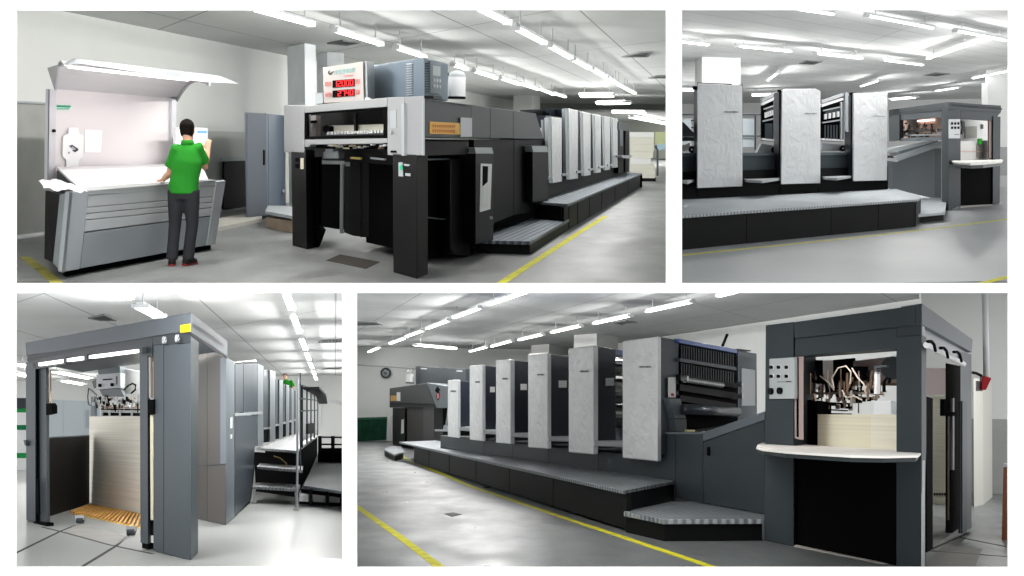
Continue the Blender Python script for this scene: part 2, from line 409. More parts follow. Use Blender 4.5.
# ================================================================== upper left: delivery end, proofing desk and operator
R1 = Room(1.46, 3.38, 341, 140, 430)
L1 = R1.vp(727, 140); A1 = R1.vp(-115, 145)
def zz(ox, oy, s): return lambda x, y: (ox+x/s, oy+y/s)
def strip(room, name, pts, w, m, th=.003):
    pl = [room.P(*p) for p in pts]; mb = MB()
    for i in range(len(pl)-1):
        dd = (pl[i+1]-pl[i]); nn = V((dd.y, -dd.x, 0)).normalized()*w; ee = dd.normalized()*.004
        mb.ext([pl[i]-nn-ee, pl[i+1]-nn, pl[i+1]+nn, pl[i]+nn-ee], V((0, 0, th)))
    struct(room, name, mb, m)
def setting1():
    far = 112.0
    d0 = max(R1.P(0, 286.6).y, R1.P(674, 286.6).y, 11.56)
    sheet(R1, 'floor', floor_mat('floor_paint_a', (128, 130, 129), .38, .3), 0, -120, 672.5, d0, far+4, -.02)
    sheet(R1, 'ceiling', grid_mat('ceiling_panels_a', (212, 214, 212), (142, 144, 144), L1, 2.2, A1, 4.4, .03), R1.H, -120, 672.5, 12, far+4, .05)
    wm = mat('wall_paint_a', (222, 224, 221), .85, var=.04, vscale=.5); dm = mat('wall_dado_a', (190, 192, 187), .85, var=.06, vscale=.7)
    # long left wall, dado below
    p = R1.P(16.3, 239.3); q = R1.P(44.3, 235.2); d = L1
    w = Face(R1, p, d=d); s0 = p-d*8; s1 = p+d*((far-p.y)/d.y)
    zd = w.f(208, 131).z; n = -w.n*.1
    struct(R1, 'wall_left_side', MB().ext([s0+V((0, 0, zd)), s1+V((0, 0, zd)), s1+V((0, 0, R1.H)), s0+V((0, 0, R1.H))], n), wm)
    struct(R1, 'wall_left_side', MB().ext([s0, s1, s1+V((0, 0, zd)), s0+V((0, 0, zd))], n), dm)
    struct(R1, 'trim_2', MB().ext(w.sh(.03).q((10, 102.4), (60, 105.2), (60, 232), (10, 239.6)), -w.n*.03), mat('dado_panel', (176, 178, 173), .8, var=.06))
    struct(R1, 'trim_3', MB().tube([w.sh(.05).f(8, 101.5), w.sh(.05).f(60, 104.5)], .018, 6), M_light)
    struct(R1, 'baseboard_left', MB().tube([w.sh(.08).f(8, 239), w.sh(.08).f(120, 225), w.sh(.08).f(262, 204.5)], .04, 8), M_white)
    upright(R1, 'wall_end', mat('wall_paint_a2', (196, 200, 190), .85), 400, 672.5, far, 0, R1.H)
    # curb by the wall
    c = [R1.P(218, 231), R1.P(262, 222), R1.P(262, 214), R1.P(218, 221.5)]
    struct(R1, 'trim_4', MB().prism(c, 0, .06), mat('curb', (178, 176, 168), .8, var=.1))
    # beam across the far end of the hall
    by = R1.C(630, 104).y
    upright(R1, 'ceiling_beam', mat('beam_grey', (150, 152, 146), .8), 400, 672.5, by, R1.H-.28, R1.H, 1.2)
    strip(R1, 'floor_line', ((494, 288), (577.4, 233.9), (594, 223.5), (606, 216)), .05, M_yellow)
    strip(R1, 'floor_line', ((24, 257), (41, 269), (58, 284)), .06, mat('yellow_worn', (150, 145, 70), .7, var=.4, vscale=5))
    solo(R1, 'floor_drain', MB().ext([R1.P(326, 260.5), R1.P(340, 254.6), R1.P(380, 262), R1.P(366, 269)], V((0, 0, .004))), mat('drain_dark', (62, 58, 54), .6, var=.4, vscale=30), 'brown drain grating in the floor between the black delivery posts', 'drain')
    # columns with metal cladding
    for (pts, m_) in ((((287, 47), (304.5, 43), (315.7, 45.2)), mat('column_clad', (232, 237, 240), .45, var=.1, vscale=1.2)), (((316.5, 53), (327, 52), (344, 53)), mat('column_clad2', (205, 210, 212), .4, var=.1)), (((513.5, 95.5), (532.4, 95.0), (540.2, 96.5)), mat('column_white_a', (226, 228, 226), .7))):
        a, b, c = [V((lambda p: (p.x, p.y, 0))(R1.C(*p))) for p in pts]
        struct(R1, 'column', MB().prism([a, b, c, a+(c-b)], 0, R1.H), m_, .01)
setting1()
lamp_row(R1, 'of the left row, in the upper left picture', 'left row of lights in the upper left picture', [(252, 8.8, 311, 24.8), (334, 30.4, 380.4, 44.4), (396, 48, 424, 57), (453, 65, 466, 69), (473.8, 71, 495.4, 78), (500.7, 78.6, 518.5, 84.2), (522, 84.2, 537, 89.3), (540, 89.3, 553, 94.4), (554.6, 94, 565, 97)], .13, 2, power=46)
lamp_row(R1, 'of the right row, in the upper left picture', 'right row of lights in the upper left picture', [(477, 7.5, 507.6, 22.8), (516, 28.4, 543.6, 43), (549.5, 46, 570, 57.6), (573, 59.6, 589.4, 68.5), (592, 69, 604.6, 76.6), (606.6, 77.4, 616, 83.2), (616.8, 83.7, 625.7, 88.8), (626, 89.3, 634.6, 93.4)], .13, 2, power=22)
lamp_row(R1, 'lying crosswise at the far end, in the upper left picture', 'crosswise lights at the far end of the upper left hall', [(581, 95, 613, 95), (600, 102.8, 627, 102.2), (613, 111.7, 645, 111.7), (632, 116.7, 668, 124)], .6, 2, power=60)
vent(R1, 'ceiling vent right of the second light of the right row', [(621, 56.2), (640, 51.6), (653, 51), (648, 56)])
vent(R1, 'ceiling vent at the right edge of the upper left picture', [(648, 77.5), (656, 75.2), (672, 74.8), (668, 77.6)])
vent(R1, 'ceiling vent behind the second light of the left row', [(327, 42.8), (343, 39.6), (361, 41.5), (347, 44.6)])

def desk1():
    z1, z2 = zz(30, 50, 4.876), zz(30, 160, 4.876)
    b0, b1 = R1.P(62, 273, .07), R1.P(215.6, 244.5, .07)
    d = (b1-b0).normalized(); low = Face(R1, b0, B=b1); topf = low.sh(.16)
    # leaning front: foot drawn in, top edge out
    tp = topf.f(*z2(288, 150)); nn = d.cross(tp-b0); fr = Face(R1, b0, nn)
    back = Face(R1, R1.P(49, 254), d=d)
    inn = -low.n
    t = thing(R1, 'proofing_desk', 'wide silver grey proofing desk with drawers, lit white viewing board and canopy', 'proofing desk', V((b0.x, b0.y, 0)))
    def on(fc, name, pts, m, th=.03, off=0.0, vec=None, **k):
        return part(t, name, MB().ext(fc.sh(off).q(*pts), vec if vec is not None else -fc.n*th), m, **k)
    sil = mat('silver_paint', (176, 182, 186), .35, metal=.3); sil2 = mat('silver_panel', (158, 165, 170), .35, metal=.35); drw = mat('drawer_silver', (186, 190, 192), .4, metal=.15)
    dep = (V((1, 0, 0))*0 + (back.p-low.p).dot(inn)*inn)
    dep = (lambda v: V((v.x, v.y, 0)))(R1.P(45.5, 256)-R1.P(62, 273))
    # plinth
    p0, p1 = V((b0.x, b0.y, 0)), V((b1.x, b1.y, 0))
    part(t, 'plinth', MB().prism([p0+d*.1+dep*.1, p1-d*.05+dep*.1, p1-d*.05+dep, p0+d*.1+dep], 0, .09), M_dblack)
    on(fr, 'pillar', [z2(192, 158), z2(288, 150), z2(243, 532), z2(155, 548)], sil, .05, .012, bevel=.008)
    on(fr, 'pillar', [z2(910, 106), z2(955, 100), z2(905, 412), z2(862, 418)], sil, .05, .012, bevel=.008)
    on(fr, 'top_rail', [z2(286, 150), z2(690, 117), z2(912, 100), z2(908, 122), z2(690, 146), z2(287, 171)], drw, .05, .004, bevel=.006)
    def rows(xl, y0l, y1l, y0r, y1r, nm, m_, xr0=908, xr1=900): return on(fr, nm, [z2(xl, y0l), z2(xr0, y0r), z2(xr1, y1r), z2(xl-6, y1l)], m_, .05, .0, bevel=.005)
    rows(286, 174, 229, 124, 176, 'drawer', drw); rows(281, 232, 260, 179, 203, 'drawer', drw, 901, 897); rows(277, 264, 291, 206, 230, 'drawer', drw, 897, 893); rows(273, 295, 350, 234, 270, 'drawer', drw, 892, 886)
    on(fr, 'lower_panel', [z2(268, 357), z2(884, 275), z2(862, 416), z2(246, 529)], sil2, .05, .0, bevel=.006)
    # carcass behind the panels
    q = fr.sh(-.05).q(z2(200, 160), z2(950, 104), z2(902, 410), z2(160, 540)); part(t, 'carcass', MB().ext(q, dep*.9), M_dark)
    # left end: bevelled pillar flank and black end panel
    e = Face(R1, fr.sh(.012).f(*z2(160, 545)), d=A1)
    ff = fr.sh(.012)
    a_t, a_b = ff.f(*z2(192, 158)), ff.f(*z2(155, 548)); b_t, b_b = R1.at(*z2(145, 170), a_t.y+.15), R1.at(*z2(112, 502), a_b.y+.15)
    part(t, 'pillar_flank', MB().ext([b_t, a_t, a_b, b_b], d*.06), sil2)
    c_t, c_b = R1.at(*z2(75, 150), a_t.y+.9), R1.at(*z2(70, 480), a_b.y+.9)
    part(t, 'end_panel', MB().ext([c_t, b_t, b_b, c_b], d*.05), M_black, label='black end panel')
    # sloping white desk top and its dark wedge
    fl, fR = topf.f(*z2(236, 132)), topf.f(*z2(868, 92)); bl, bR = back.sh(.06).f(*z2(130, 34)), back.sh(.06).f(*z2(835, 14))
    wt = mat('desk_white', (222, 222, 222), .5)
    part(t, 'desk_top', MB().ext([fl, fR, bR, bl], V((0, 0, -.03))), wt, .005)
    part(t, 'desk_wedge', MB().ext([fl+V((0, 0, -.04)), bl+V((0, 0, -.04)), bl+V((0, 0, -.34))], d*.05), M_dark)
    part(t, 'top_edge', MB().ext(topf.sh(.02).q(z2(236, 133), z2(868, 93), z2(908, 98), z2(286, 150)), dep*.1), wt)
    # viewing board
    bd = back
    vb = on(bd, 'viewing_board', [z1(100, 190), z1(712, 236), z1(712, 560), z1(95, 640)], mat('board_white', (222, 217, 218), .7), .06)
    on(bd, 'board_post', [z1(97, 192), z1(126, 194), z1(124, 650), z1(90, 655)], mat('post_silver', (205, 205, 210), .4), .06, .05)
    on(bd, 'board_post', [z1(692, 234), z1(714, 236), z1(712, 560), z1(690, 560)], mat('post_silver', (205, 205, 210), .4), .06, .05)
    on(bd, 'post_edge', [z1(92, 192), z1(98, 192), z1(92, 650), z1(87, 640)], M_dark, .004, .045)
    kn = bd.sh(.06).f(*z1(112, 394)); part(t, 'knob', MB().tube([kn, kn+bd.n*.03], .02, 10), M_black)
    # canopy: curved hood from the board top out over the desk
    lip = back.sh((topf.p-back.p).dot(back.n)*.85)
    u0, u1 = bd.f(*z1(120, 190)), bd.f(*z1(712, 236)); v0, v1 = lip.f(*z1(165, 79)), lip.f(*z1(872, 158))
    cm = mat('canopy_white', (205, 203, 205), .5); rings = []
    for k in range(8):
        s = k/7; bul = V((0, 0, .16*math.sin(math.pi*s)))
        rings.append((u0.lerp(v0, s)+bul, u1.lerp(v1, s)+bul))
    hood = MB()
    for k in range(7):
        (a, b), (c, e_) = rings[k], rings[k+1]; hood.loft([a, b, e_, c], [p+V((0, 0, .02)) for p in (a, b, e_, c)])
    part(t, 'canopy', hood, cm)
    rb = MB()
    for k in range(7): a, c = rings[k][1], rings[k+1][1]; rb.loft([a, c, c+V((0, 0, -.05)), a+V((0, 0, -.05))], [p+d*.05 for p in (a, c, c+V((0, 0, -.05)), a+V((0, 0, -.05)))])
    part(t, 'canopy_rib', rb, mat('rib_grey', (168, 168, 172), .5))
    on(lip, 'canopy_lip', [z1(165, 79), z1(225, 42), z1(925, 125), z1(1020, 165), z1(872, 158), z1(235, 66)], mat('lip_white', (165, 168, 171), .5), .05, .0)
    ck = Face(R1, u0, d=A1); 
    part(t, 'canopy_cheek', MB().ext([u0+V((0, 0, -.02)), R1.at(*z1(84, 88), u0.y-.1), R1.at(*z1(150, 66), (u0.y+v0.y)/2), lip.f(*z1(225, 42)), v0, rings[3][0]], d*.04), mat('cheek_white', (186, 186, 189), .5))
    # lamps under the canopy
    la, lb = rings[4][0].lerp(rings[4][1], .06)+V((0, 0, -.02)), rings[4][0].lerp(rings[4][1], .95)+V((0, 0, -.02))
    part(t, 'canopy_lamp', MB().tube([la, lb], .025, 8), mat('warm_tube', (255, 250, 248), .4, emit=(255, 240, 240), es=3), label='lit tube')
    ld = bpy.data.lights.new('canopy_light', 'AREA'); ld.shape = 'RECTANGLE'; ld.size = (lb-la).length; ld.size_y = .1; ld.energy = 8; ld.color = (1, .93, .94)
    lo = bpy.data.objects.new('canopy_light', ld); COL.objects.link(lo); lo.parent = t
    ax = (lb-la).normalized(); zdir = (V((0, 0, 1))+back.n*.45); zdir = (zdir-ax*zdir.dot(ax)).normalized(); yv = zdir.cross(ax)
    lo.matrix_local = Matrix.Translation((la+lb)/2-BASE[t.name]-zdir*.03) @ Matrix((ax, yv, zdir)).transposed().to_4x4()
    # things on the board and the desk
    fb = bd.sh(.004)
    def sol(name, pts, m, label, cat, fc=fb, th=.003, **k): return solo(R1, name, MB().ext(fc.q(*pts), fc.n*th), m, label, cat, **k)
    lb_ = thing(R1, 'notice_label', 'small green notice label at the top left of the lit viewing board', 'notice', fb.f(*z1(128, 295)))
    part(lb_, 'card', MB().ext(fb.q(z1(128, 266), z1(201, 268), z1(199, 295), z1(127, 293)), fb.n*.003), mat('pale_green', (205, 232, 220), .7))
    part(lb_, 'band', MB().ext(fb.sh(.004).q(z1(130, 269), z1(199, 271), z1(196, 281), z1(130, 279)), fb.n*.002), mat('notice_green', (60, 160, 120), .6))
    lm = MB()
    for i in range(9):
        x = 132+i*6.8; lm.ext(fb.sh(.004).q(z1(x, 284), z1(x+4.5, 284.3), z1(x+4.5, 290), z1(x, 290)), fb.n*.002)
    part(lb_, 'lettering', lm, mat('notice_green', (60, 160, 120), .6))
    cu = thing(R1, 'hanging_card', 'white cut out card with a black mark hanging on the lit viewing board', 'card', fb.f(*z1(210, 570)))
    f2 = bd.sh(.02)
    part(cu, 'card', MB().ext(f2.q(z1(188, 378), z1(235, 378), z1(240, 408), z1(260, 415), z1(258, 520), z1(240, 535), z1(232, 572), z1(178, 572), z1(176, 535), z1(158, 520), z1(160, 420), z1(186, 408)), f2.n*.004), M_paper)
    f3 = bd.sh(.026)
    part(cu, 'black_mark', MB().ext(f3.q(z1(190, 468), z1(205, 462), z1(236, 482), z1(234, 490), z1(220, 499), z1(205, 490), z1(212, 486)), f3.n*.002), M_dark, label='small black mark')
    part(cu, 'grey_mark', MB().ext(f3.q(z1(196, 476), z1(206, 470), z1(224, 483), z1(214, 488)), f3.n*.003), M_light)
    part(cu, 'black_mark', MB().ext(f3.q(z1(186, 498), z1(193, 496), z1(192, 505), z1(187, 506)), f3.n*.002), M_grey)
    sol('paper_sheet', [z1(268, 388), z1(350, 392), z1(346, 499), z1(266, 497)], mat('sheet_pale', (252, 252, 252), .8), 'plain white sheet pinned on the viewing board right of the cut out card', 'paper')
    # crumpled sheets at the left end
    rnd = random.Random(5); zt = fl.z+.01; vs = []; nx, ny = 12, 6
    A0, B0, C0, D0 = [R1.P(*z2(*p), zt) for p in ((150, 150), (284, 149), (130, 96), (40, 100))]
    A0 = R1.P(*z2(66, 132), zt)
    g = [[None]*(ny+1) for _ in range(nx+1)]
    for i in range(nx+1):
        for j in range(ny+1):
            u, v = i/nx, j/ny; p = A0.lerp(B0, u).lerp(D0.lerp(C0, u), v); p.z += rnd.uniform(-.008, .016)-(0.015 if j == 0 else 0)+(.012*math.sin(u*14) if j < 2 else 0)
            g[i][j] = p
    mb = MB(); mb.add([g[i][j] for i in range(nx+1) for j in range(ny+1)], [(i*(ny+1)+j, (i+1)*(ny+1)+j, (i+1)*(ny+1)+j+1, i*(ny+1)+j+1) for i in range(nx) for j in range(ny)])
    o = solo(R1, 'crumpled_paper', mb, M_paper, 'crumpled white paper lying over the left end of the proofing desk', 'paper'); sm = o.modifiers.new('thickness', 'SOLIDIFY'); sm.thickness = .004
    # monitor on its arm at the right end
    mf = back.sh(.35)
    t2 = thing(R1, 'monitor', 'white framed flat monitor on the right end of the desk in front of the operator', 'monitor', mf.f(*z1(790, 560)))
    part(t2, 'housing', MB().ext(mf.q(z1(712, 376), z1(868, 380), z1(866, 545), z1(712, 540)), -mf.n*.05), M_white, .01)
    sc = mf.sh(.003)
    part(t2, 'screen', MB().ext(sc.q(z1(724, 388), z1(862, 392), z1(860, 520), z1(724, 515)), mf.n*.003), mat('screen_glow', (235, 240, 246), .3, emit=(215, 226, 240), es=.55))
    part(t2, 'screen_window', MB().ext(mf.sh(.008).q(z1(815, 392), z1(862, 393), z1(861, 408), z1(815, 406)), mf.n*.002), mat('window_blue', (110, 160, 220), .4, emit=(110, 160, 220), es=.4))
    part(t2, 'screen_window', MB().ext(mf.sh(.008).q(z1(820, 412), z1(858, 413), z1(857, 500), z1(820, 495)), mf.n*.002), mat('window_pale', (240, 225, 210), .4, emit=(240, 222, 205), es=.45))
    part(t2, 'arm', MB().tube([mf.f(*z1(790, 520))-mf.n*.06, mf.f(*z1(790, 640))-mf.n*.06], .03, 10), M_light)
    return d
desk1()

def operator1():
    org = R1.P(179, 265.5); org.z = 0; s = R1.scale(org)
    x = lambda px: (px-184)/s
    J = dict(head=(x(189.3), .06, 1.56), neck=(x(190), .02, 1.41), chest=(x(190), .0, 1.2), pelvis=(x(185.5), .0, .9),
             sh_l=(x(179), .0, 1.33), sh_r=(x(200.5), .03, 1.35), el_l=(x(170), .08, 1.06), wr_l=(x(159), .26, .985), hand_l=(x(151), .33, .96),
             el_r=(x(203.5), .18, 1.13), wr_r=(x(203), .34, 1.33), hand_r=(x(202.5), .38, 1.43),
             hip_l=(x(178), 0, .85), hip_r=(x(193), 0, .85), kn_l=(x(175.3), .03, .47), kn_r=(x(192.5), .03, .47), an_l=(x(172.5), -.02, .09), an_r=(x(187.5), .03, .09),
             palm_l=(0, 0, -1), palm_r=(0, 1, 0))
    o2 = org+V(((184-179)/s, 0, 0))
    fw = V((0, 1, 0)); 
    person(R1, 'person in green shirt and dark trousers, one hand on the proofing desk, seen from behind', o2, fw, J, mat('green_shirt', (42, 132, 42), .85, bump=.12, bscale=14), mat('charcoal_trousers', (52, 53, 56), .8, bump=.25, bscale=10))
operator1()

def side1():
    # cabinet, dark doorway board, low pallet step
    a, b, c = R1.P(246.3, 221), R1.P(267.4, 218.6), R1.P(286, 212)
    f, g = Face(R1, a, B=b), Face(R1, b, B=c)
    t = thing(R1, 'switch_cabinet', 'tall dark blue grey switch cabinet between the proofing desk and the press', 'cabinet', a)
    zt = f.f(250, 112.6).z; pl = [a, b, c, a+(c-b)]
    cm = mat('cabinet_grey', (98, 104, 112), .45)
    part(t, 'housing', MB().prism(pl, .06, zt), cm, .01)
    part(t, 'base', MB().prism([b.lerp(p, .96) for p in pl], 0, .06), M_black)
    part(t, 'door', MB().ext(f.sh(.01).q((247.2, 114.5), (266.6, 113), (266.6, 213), (247.2, 215.5)), -f.n*.012), cm, .004)
    part(t, 'side_door', MB().ext(g.sh(.01).q((268.5, 114), (285.5, 115.5), (285.5, 206), (268.5, 212)), -g.n*.012), mat('cabinet_blue', (86, 98, 112), .4), .004)
    part(t, 'handle', MB().ext(f.sh(.03).q((264, 150), (265.3, 150), (265.3, 165), (264, 165)), -f.n*.02), M_black)
    hn = MB(); p = g.sh(.03).f(283, 191.7); hn.tube([p, p+g.n*.05], .05, 12); part(t, 'lock', hn, M_metal)
    w = Face(R1, R1.P(16.3, 239.3), d=L1).sh(.14)
    t = thing(R1, 'wall_board', 'black board standing against the wall behind the dark switch cabinet', 'board', w.f(235, 210))
    part(t, 'board', MB().ext(w.q((224.6, 161.5), (262, 160), (262, 205), (223.6, 210)), -w.n*.05), M_black)
    part(t, 'frame', MB().ext(w.sh(.01).q((222, 157.5), (262, 156.5), (262, 160), (222, 161.5)), -w.n*.05), M_light)
    s = [R1.P(265, 228), R1.P(293, 233), R1.P(297, 221), R1.P(271, 217)]
    f2 = Face(R1, s[0], B=s[1]); z0 = f2.f(265, 217.5).z; z1_ = f2.f(265, 209.5).z
    t = thing(R1, 'step_platform', 'grey plate step over a worn timber board beside the switch cabinet', 'step', s[0])
    part(t, 'timber_board', MB().ext(f2.q((265.5, 217.5), (293, 221), (293, 233), (265.5, 227.5)), V((.1, .6, 0))), mat('timber_worn', (150, 134, 118), .8, var=.2, vscale=4))
    zt = f2.f(266, 211.5).z; pp = [R1.P(265, 211, zt), R1.P(293, 216, zt), R1.P(293, 206, zt), R1.P(268, 205.5, zt)]
    part(t, 'plate', MB().prism(pp, zt-.05, zt), M_light)
side1()

lamp_row(R1, 'of the added unseen fill row above the proofing desk', 'added unseen fill lights above the proofing desk', [(20, -70, 120, -32), (175, -14, 222, 1)], .26, 2, power=70)  # row added out of view to brighten the left wall and desk
def press1():
    K = R1.P(417.2, 279)
    fA = Face(R1, K, d=A1)                       # delivery end, facing left
    K2 = V(fA.f(423.8, 250)); K2.z = 0
    fL = Face(R1, K2, d=L1)                      # operator side, facing right
    z3, z4, z5, z6, z7, z8 = zz(275, 90, 6.4), zz(275, 140, 4.115), zz(310, 45, 6.02), zz(420, 90, 6.4), zz(525, 90, 5.76), zz(420, 145, 3.938)
    t = thing(R1, 'delivery_unit', 'press delivery with silver window frame on two black posts beside the proofing desk', 'press delivery', K)
    def on(fc, name, pts, m, th=.04, off=0.0, vec=None, par=None, **k):
        return part(par or t, name, MB().ext(fc.sh(off).q(*pts), vec if vec is not None else -fc.n*th), m, **k)
    sil = mat('frame_silver', (160, 162, 163), .4); sil2 = mat('frame_silver_shade', (152, 154, 156), .4)
    # posts
    pb = mat('post_black', (18, 18, 19), .5, spec=.12)
    sd = fA.f(393.2, 273); kx = V((K.x, K.y, 0))
    r_ = Face(R1, K, d=L1).f(428, 273.3); r_.z = 0; w_ = V((sd.x, sd.y, 0))-kx
    zt = fA.f(405, 153).z
    part(t, 'post', MB().prism([kx, kx+w_, kx+w_+(r_-kx), r_], 0, zt), pb, .012)
    l0, l1 = V(fA.f(292.5, 252)), V(fA.f(307, 252)); l0.z = l1.z = 0
    part(t, 'post', MB().prism([l0, l1, l1+(r_-kx)*.75, l0+(r_-kx)*.75], 0, zt), pb, .012)
    pr = fA.mv(L1*.35)
    part(t, 'post_foot', MB().ext(pr.q(z4(150, 70), z4(178, 70), z4(176, 350), z4(195, 372), z4(178, 420), z4(160, 462), z4(140, 462)), L1*.15), M_dblack, label='black post brace')
    # silver frame
    V0 = L1*.25
    on(fA, 'frame_block', [z3(57, 97), z3(188, 97), z3(188, 404), z3(57, 398)], sil, vec=V0, bevel=.01)
    on(fA, 'frame_rail', [z3(189, 103), z3(718, 47), z3(718, 107), z3(189, 147)], sil, vec=V0, bevel=.008)
    on(fA, 'frame_rail', [z3(189, 318), z3(718, 309), z3(718, 338), z3(640, 345), z3(225, 350), z3(222, 365), z3(189, 365)], sil, vec=V0, bevel=.008)
    fb = on(fA, 'frame_block', [z3(720, 47), z3(828, 44), z3(828, 421), z3(720, 416)], sil, vec=V0, bevel=.006)
    on(fA, 'frame_block', [z3(829, 44), z3(952, 38), z3(952, 417), z3(829, 421)], sil2, vec=L1*.02, bevel=.004)
    on(fA, 'panel_slot', [z3(737, 132), z3(775, 130), z3(775, 243), z3(737, 246)], M_light, .01, .008, par=fb)
    on(fA, 'panel_ridge', [z3(808, 90), z3(826, 88), z3(826, 420), z3(810, 420)], M_light, .03, .03, par=fb)
    for x in (744, 764): on(fA, 'button', [z3(x-6, 388), z3(x+6, 388), z3(x+6, 401), z3(x-6, 401)], M_dblack, .02, .015, par=fb)
    kp = fA.sh(.03).f(*z3(755, 272)); part(fb, 'latch', MB().tube([kp, kp+fA.n*.03], .022, 10), M_metal)
    # viewing window and what lies behind it
    for pts in ([z3(190, 147), z3(717, 107), z3(717, 122), z3(190, 158)], [z3(190, 298), z3(717, 288), z3(717, 306), z3(190, 312)], [z3(190, 150), z3(208, 150), z3(208, 308), z3(190, 308)], [z3(694, 112), z3(717, 110), z3(717, 306), z3(694, 306)]):
        on(fA, 'window_frame', pts, M_dblack, vec=L1*.06, off=-.01)
    bi = fA.mv(L1*.9)
    on(bi, 'chamber', [z3(150, 130), z3(760, 100), z3(760, 480), z3(150, 440)], mat('chamber_dark', (26, 26, 27), .6), .03)
    m1 = fA.mv(L1*.45)
    on(m1, 'sheet_table', [z3(330, 228), z3(700, 218), z3(700, 285), z3(330, 290)], mat('table_cream', (205, 203, 190), .6), vec=L1*.2)
    on(m1, 'side_box', [z3(214, 165), z3(262, 162), z3(262, 296), z3(205, 300)], mat('box_pale', (168, 160, 158), .6), vec=L1*.2)
    on(m1, 'side_slot', [z3(226, 196), z3(256, 194), z3(256, 210), z3(226, 212)], M_dblack, .03, .03)
    on(m1, 'centre_bar', [z3(505, 150), z3(516, 150), z3(516, 282), z3(505, 282)], M_black, .03, .05)
    on(m1, 'dark_hub', [z3(305, 235), z3(330, 222), z3(352, 235), z3(352, 262), z3(325, 275), z3(305, 262)], M_dblack, .05, .06)
    m2 = fA.mv(L1*.35)
    for i in range(17):
        x = 335+i*21.3; y = 277-i*.75
        on(m2, 'gripper', [z3(x, y-9), z3(x+12, y-10), z3(x+14, y+8), z3(x-2, y+9)], M_white, vec=L1*.05)
    on(m2, 'gripper_bar', [z3(330, 287), z3(705, 277), z3(705, 284), z3(330, 294)], M_dark, vec=L1*.05)
    # chain track and fittings below the frame
    rnd = random.Random(11); m3 = fA.mv(L1*.5)
    on(m3, 'track_bar', [z3(220, 346), z3(720, 344), z3(720, 378), z3(225, 372)], M_dblack, vec=L1*.2)
    for i in range(26):
        x = rnd.uniform(330, 700); y = rnd.uniform(345, 368); w = rnd.uniform(8, 26)
        on(m3, 'sheet_brake', [z3(x, y), z3(x+w, y), z3(x+w, y+rnd.uniform(4, 11)), z3(x, y+8)], rnd.choice((M_white, M_brass, mat('cream_wheel', (222, 218, 180), .5), M_light)), .04, rnd.uniform(.01, .08))
    on(m3, 'motor_box', [z3(310, 395), z3(405, 392), z3(405, 438), z3(308, 438)], mat('motor_grey', (165, 170, 174), .5), vec=L1*.25, off=.02)
    on(m3, 'motor_top', [z3(322, 378), z3(372, 378), z3(372, 395), z3(322, 395)], M_light, vec=L1*.2, off=.02)
    on(m3, 'small_light', [z3(485, 428), z3(545, 432), z3(540, 446), z3(480, 440)], mat('dim_brass', (190, 170, 90), .4), .03, .03)
    on(m3, 'small_light', [z3(610, 430), z3(700, 440), z3(695, 450), z3(610, 440)], M_light, .03, .03)
    # black side skirts under the delivery
    bk = fA.mv(L1*2.6)
    on(fA.mv(L1*.9), 'guide_rail', [z4(175, 84), z4(286, 86), z4(286, 100), z4(175, 99)], M_light, .05)
    rd = MB(); k_ = fA.mv(L1*.9); rd.tube([k_.f(*z4(277, 98)), k_.f(*z4(274, 384))], .028, 8); part(t, 'guide_rod', rd, M_metal)
    on(fA.mv(L1*1.3), 'skirt_panel', [z4(150, 60), z4(275, 60), z4(275, 368), z4(250, 366), z4(170, 352)], M_dblack, .04)
    on(fA.mv(L1*1.0), 'skirt_panel', [z4(286, 86), z4(352, 82), z4(352, 398), z4(320, 394), z4(284, 380)], pb, .05)
    on(fA.mv(L1*1.02), 'skirt_panel', [z4(350, 84), z4(386, 84), z4(386, 400), z4(350, 400)], mat('skirt_black', (18, 18, 19), .5), .05)
    on(fA.mv(L1*1.25), 'skirt_panel', [z4(384, 60), z4(500, 60), z4(500, 412), z4(384, 396)], M_dblack, .05)
    on(fA.mv(L1*1.1), 'cross_rod', [z4(388, 287), z4(490, 296), z4(490, 301), z4(388, 292)], M_grey, .02, .03)
    on(fA.mv(L1*.95), 'skirt_clip', [z4(288, 88), z4(300, 88), z4(300, 108), z4(288, 108)], M_light, .03)
    # labels on the posts
    on(fA, 'post_label', [z4(104, 74), z4(117, 74), z4(117, 120), z4(104, 120)], mat('label_cream', (225, 220, 195), .6), .006, .012)
    for y in (73, 98): on(fA, 'post_socket', [z4(83, y), z4(97, y), z4(97, y+17), z4(83, y+17)], M_dblack, .006, .012)
    on(fA, 'post_label', [z4(508, 92), z4(524, 92), z4(526, 150), z4(508, 149)], M_light, .006, .012, label='pale label with a green spot')
    on(fA, 'green_spot', [z4(512, 104), z4(522, 104), z4(522, 122), z4(512, 122)], mat('signal_green', (40, 200, 140), .5), .006, .02)
    on(fA, 'post_tag', [z4(530, 98), z4(554, 101), z4(550, 108), z4(530, 106)], M_light, .006, .012); on(fA, 'post_tag', [z4(536, 136), z4(556, 138), z4(556, 149), z4(536, 147)], M_light, .006, .012)
    on(fA.mv(L1*.2), 'post_clip', [z4(135, 74), z4(143, 74), z4(143, 94), z4(135, 94)], M_light, .02)

    # ---- operator side of the delivery
    t = thing(R1, 'delivery_housing', 'long dark grey side housing of the press with an orange sign and panel joints', 'machine housing', K2)
    dk = mat('housing_dark', (54, 59, 63), .45, spec=.2); AA = A1*3.6
    xs = [(32, 55), (328, 93), (450, 112), (598, 131), (742, 150)]
    for i in range(4):
        (xa, ya), (xb, yb) = xs[i], xs[i+1]
        br = z6(xb-1, 309) if i < 3 else z6(790, 314)
        on(fL, 'upper_panel', [z6(xa+.5, ya), z6(xb-1, yb), br, z6(xa+.5, 304+i*2.5)], dk, vec=AA if i else A1*.06, bevel=.008)
    on(fL, 'overhang', [z6(32, 312), z6(310, 318), z6(312, 395), z6(290, 412), z6(32, 420)], M_black, vec=A1*.1, off=.01)
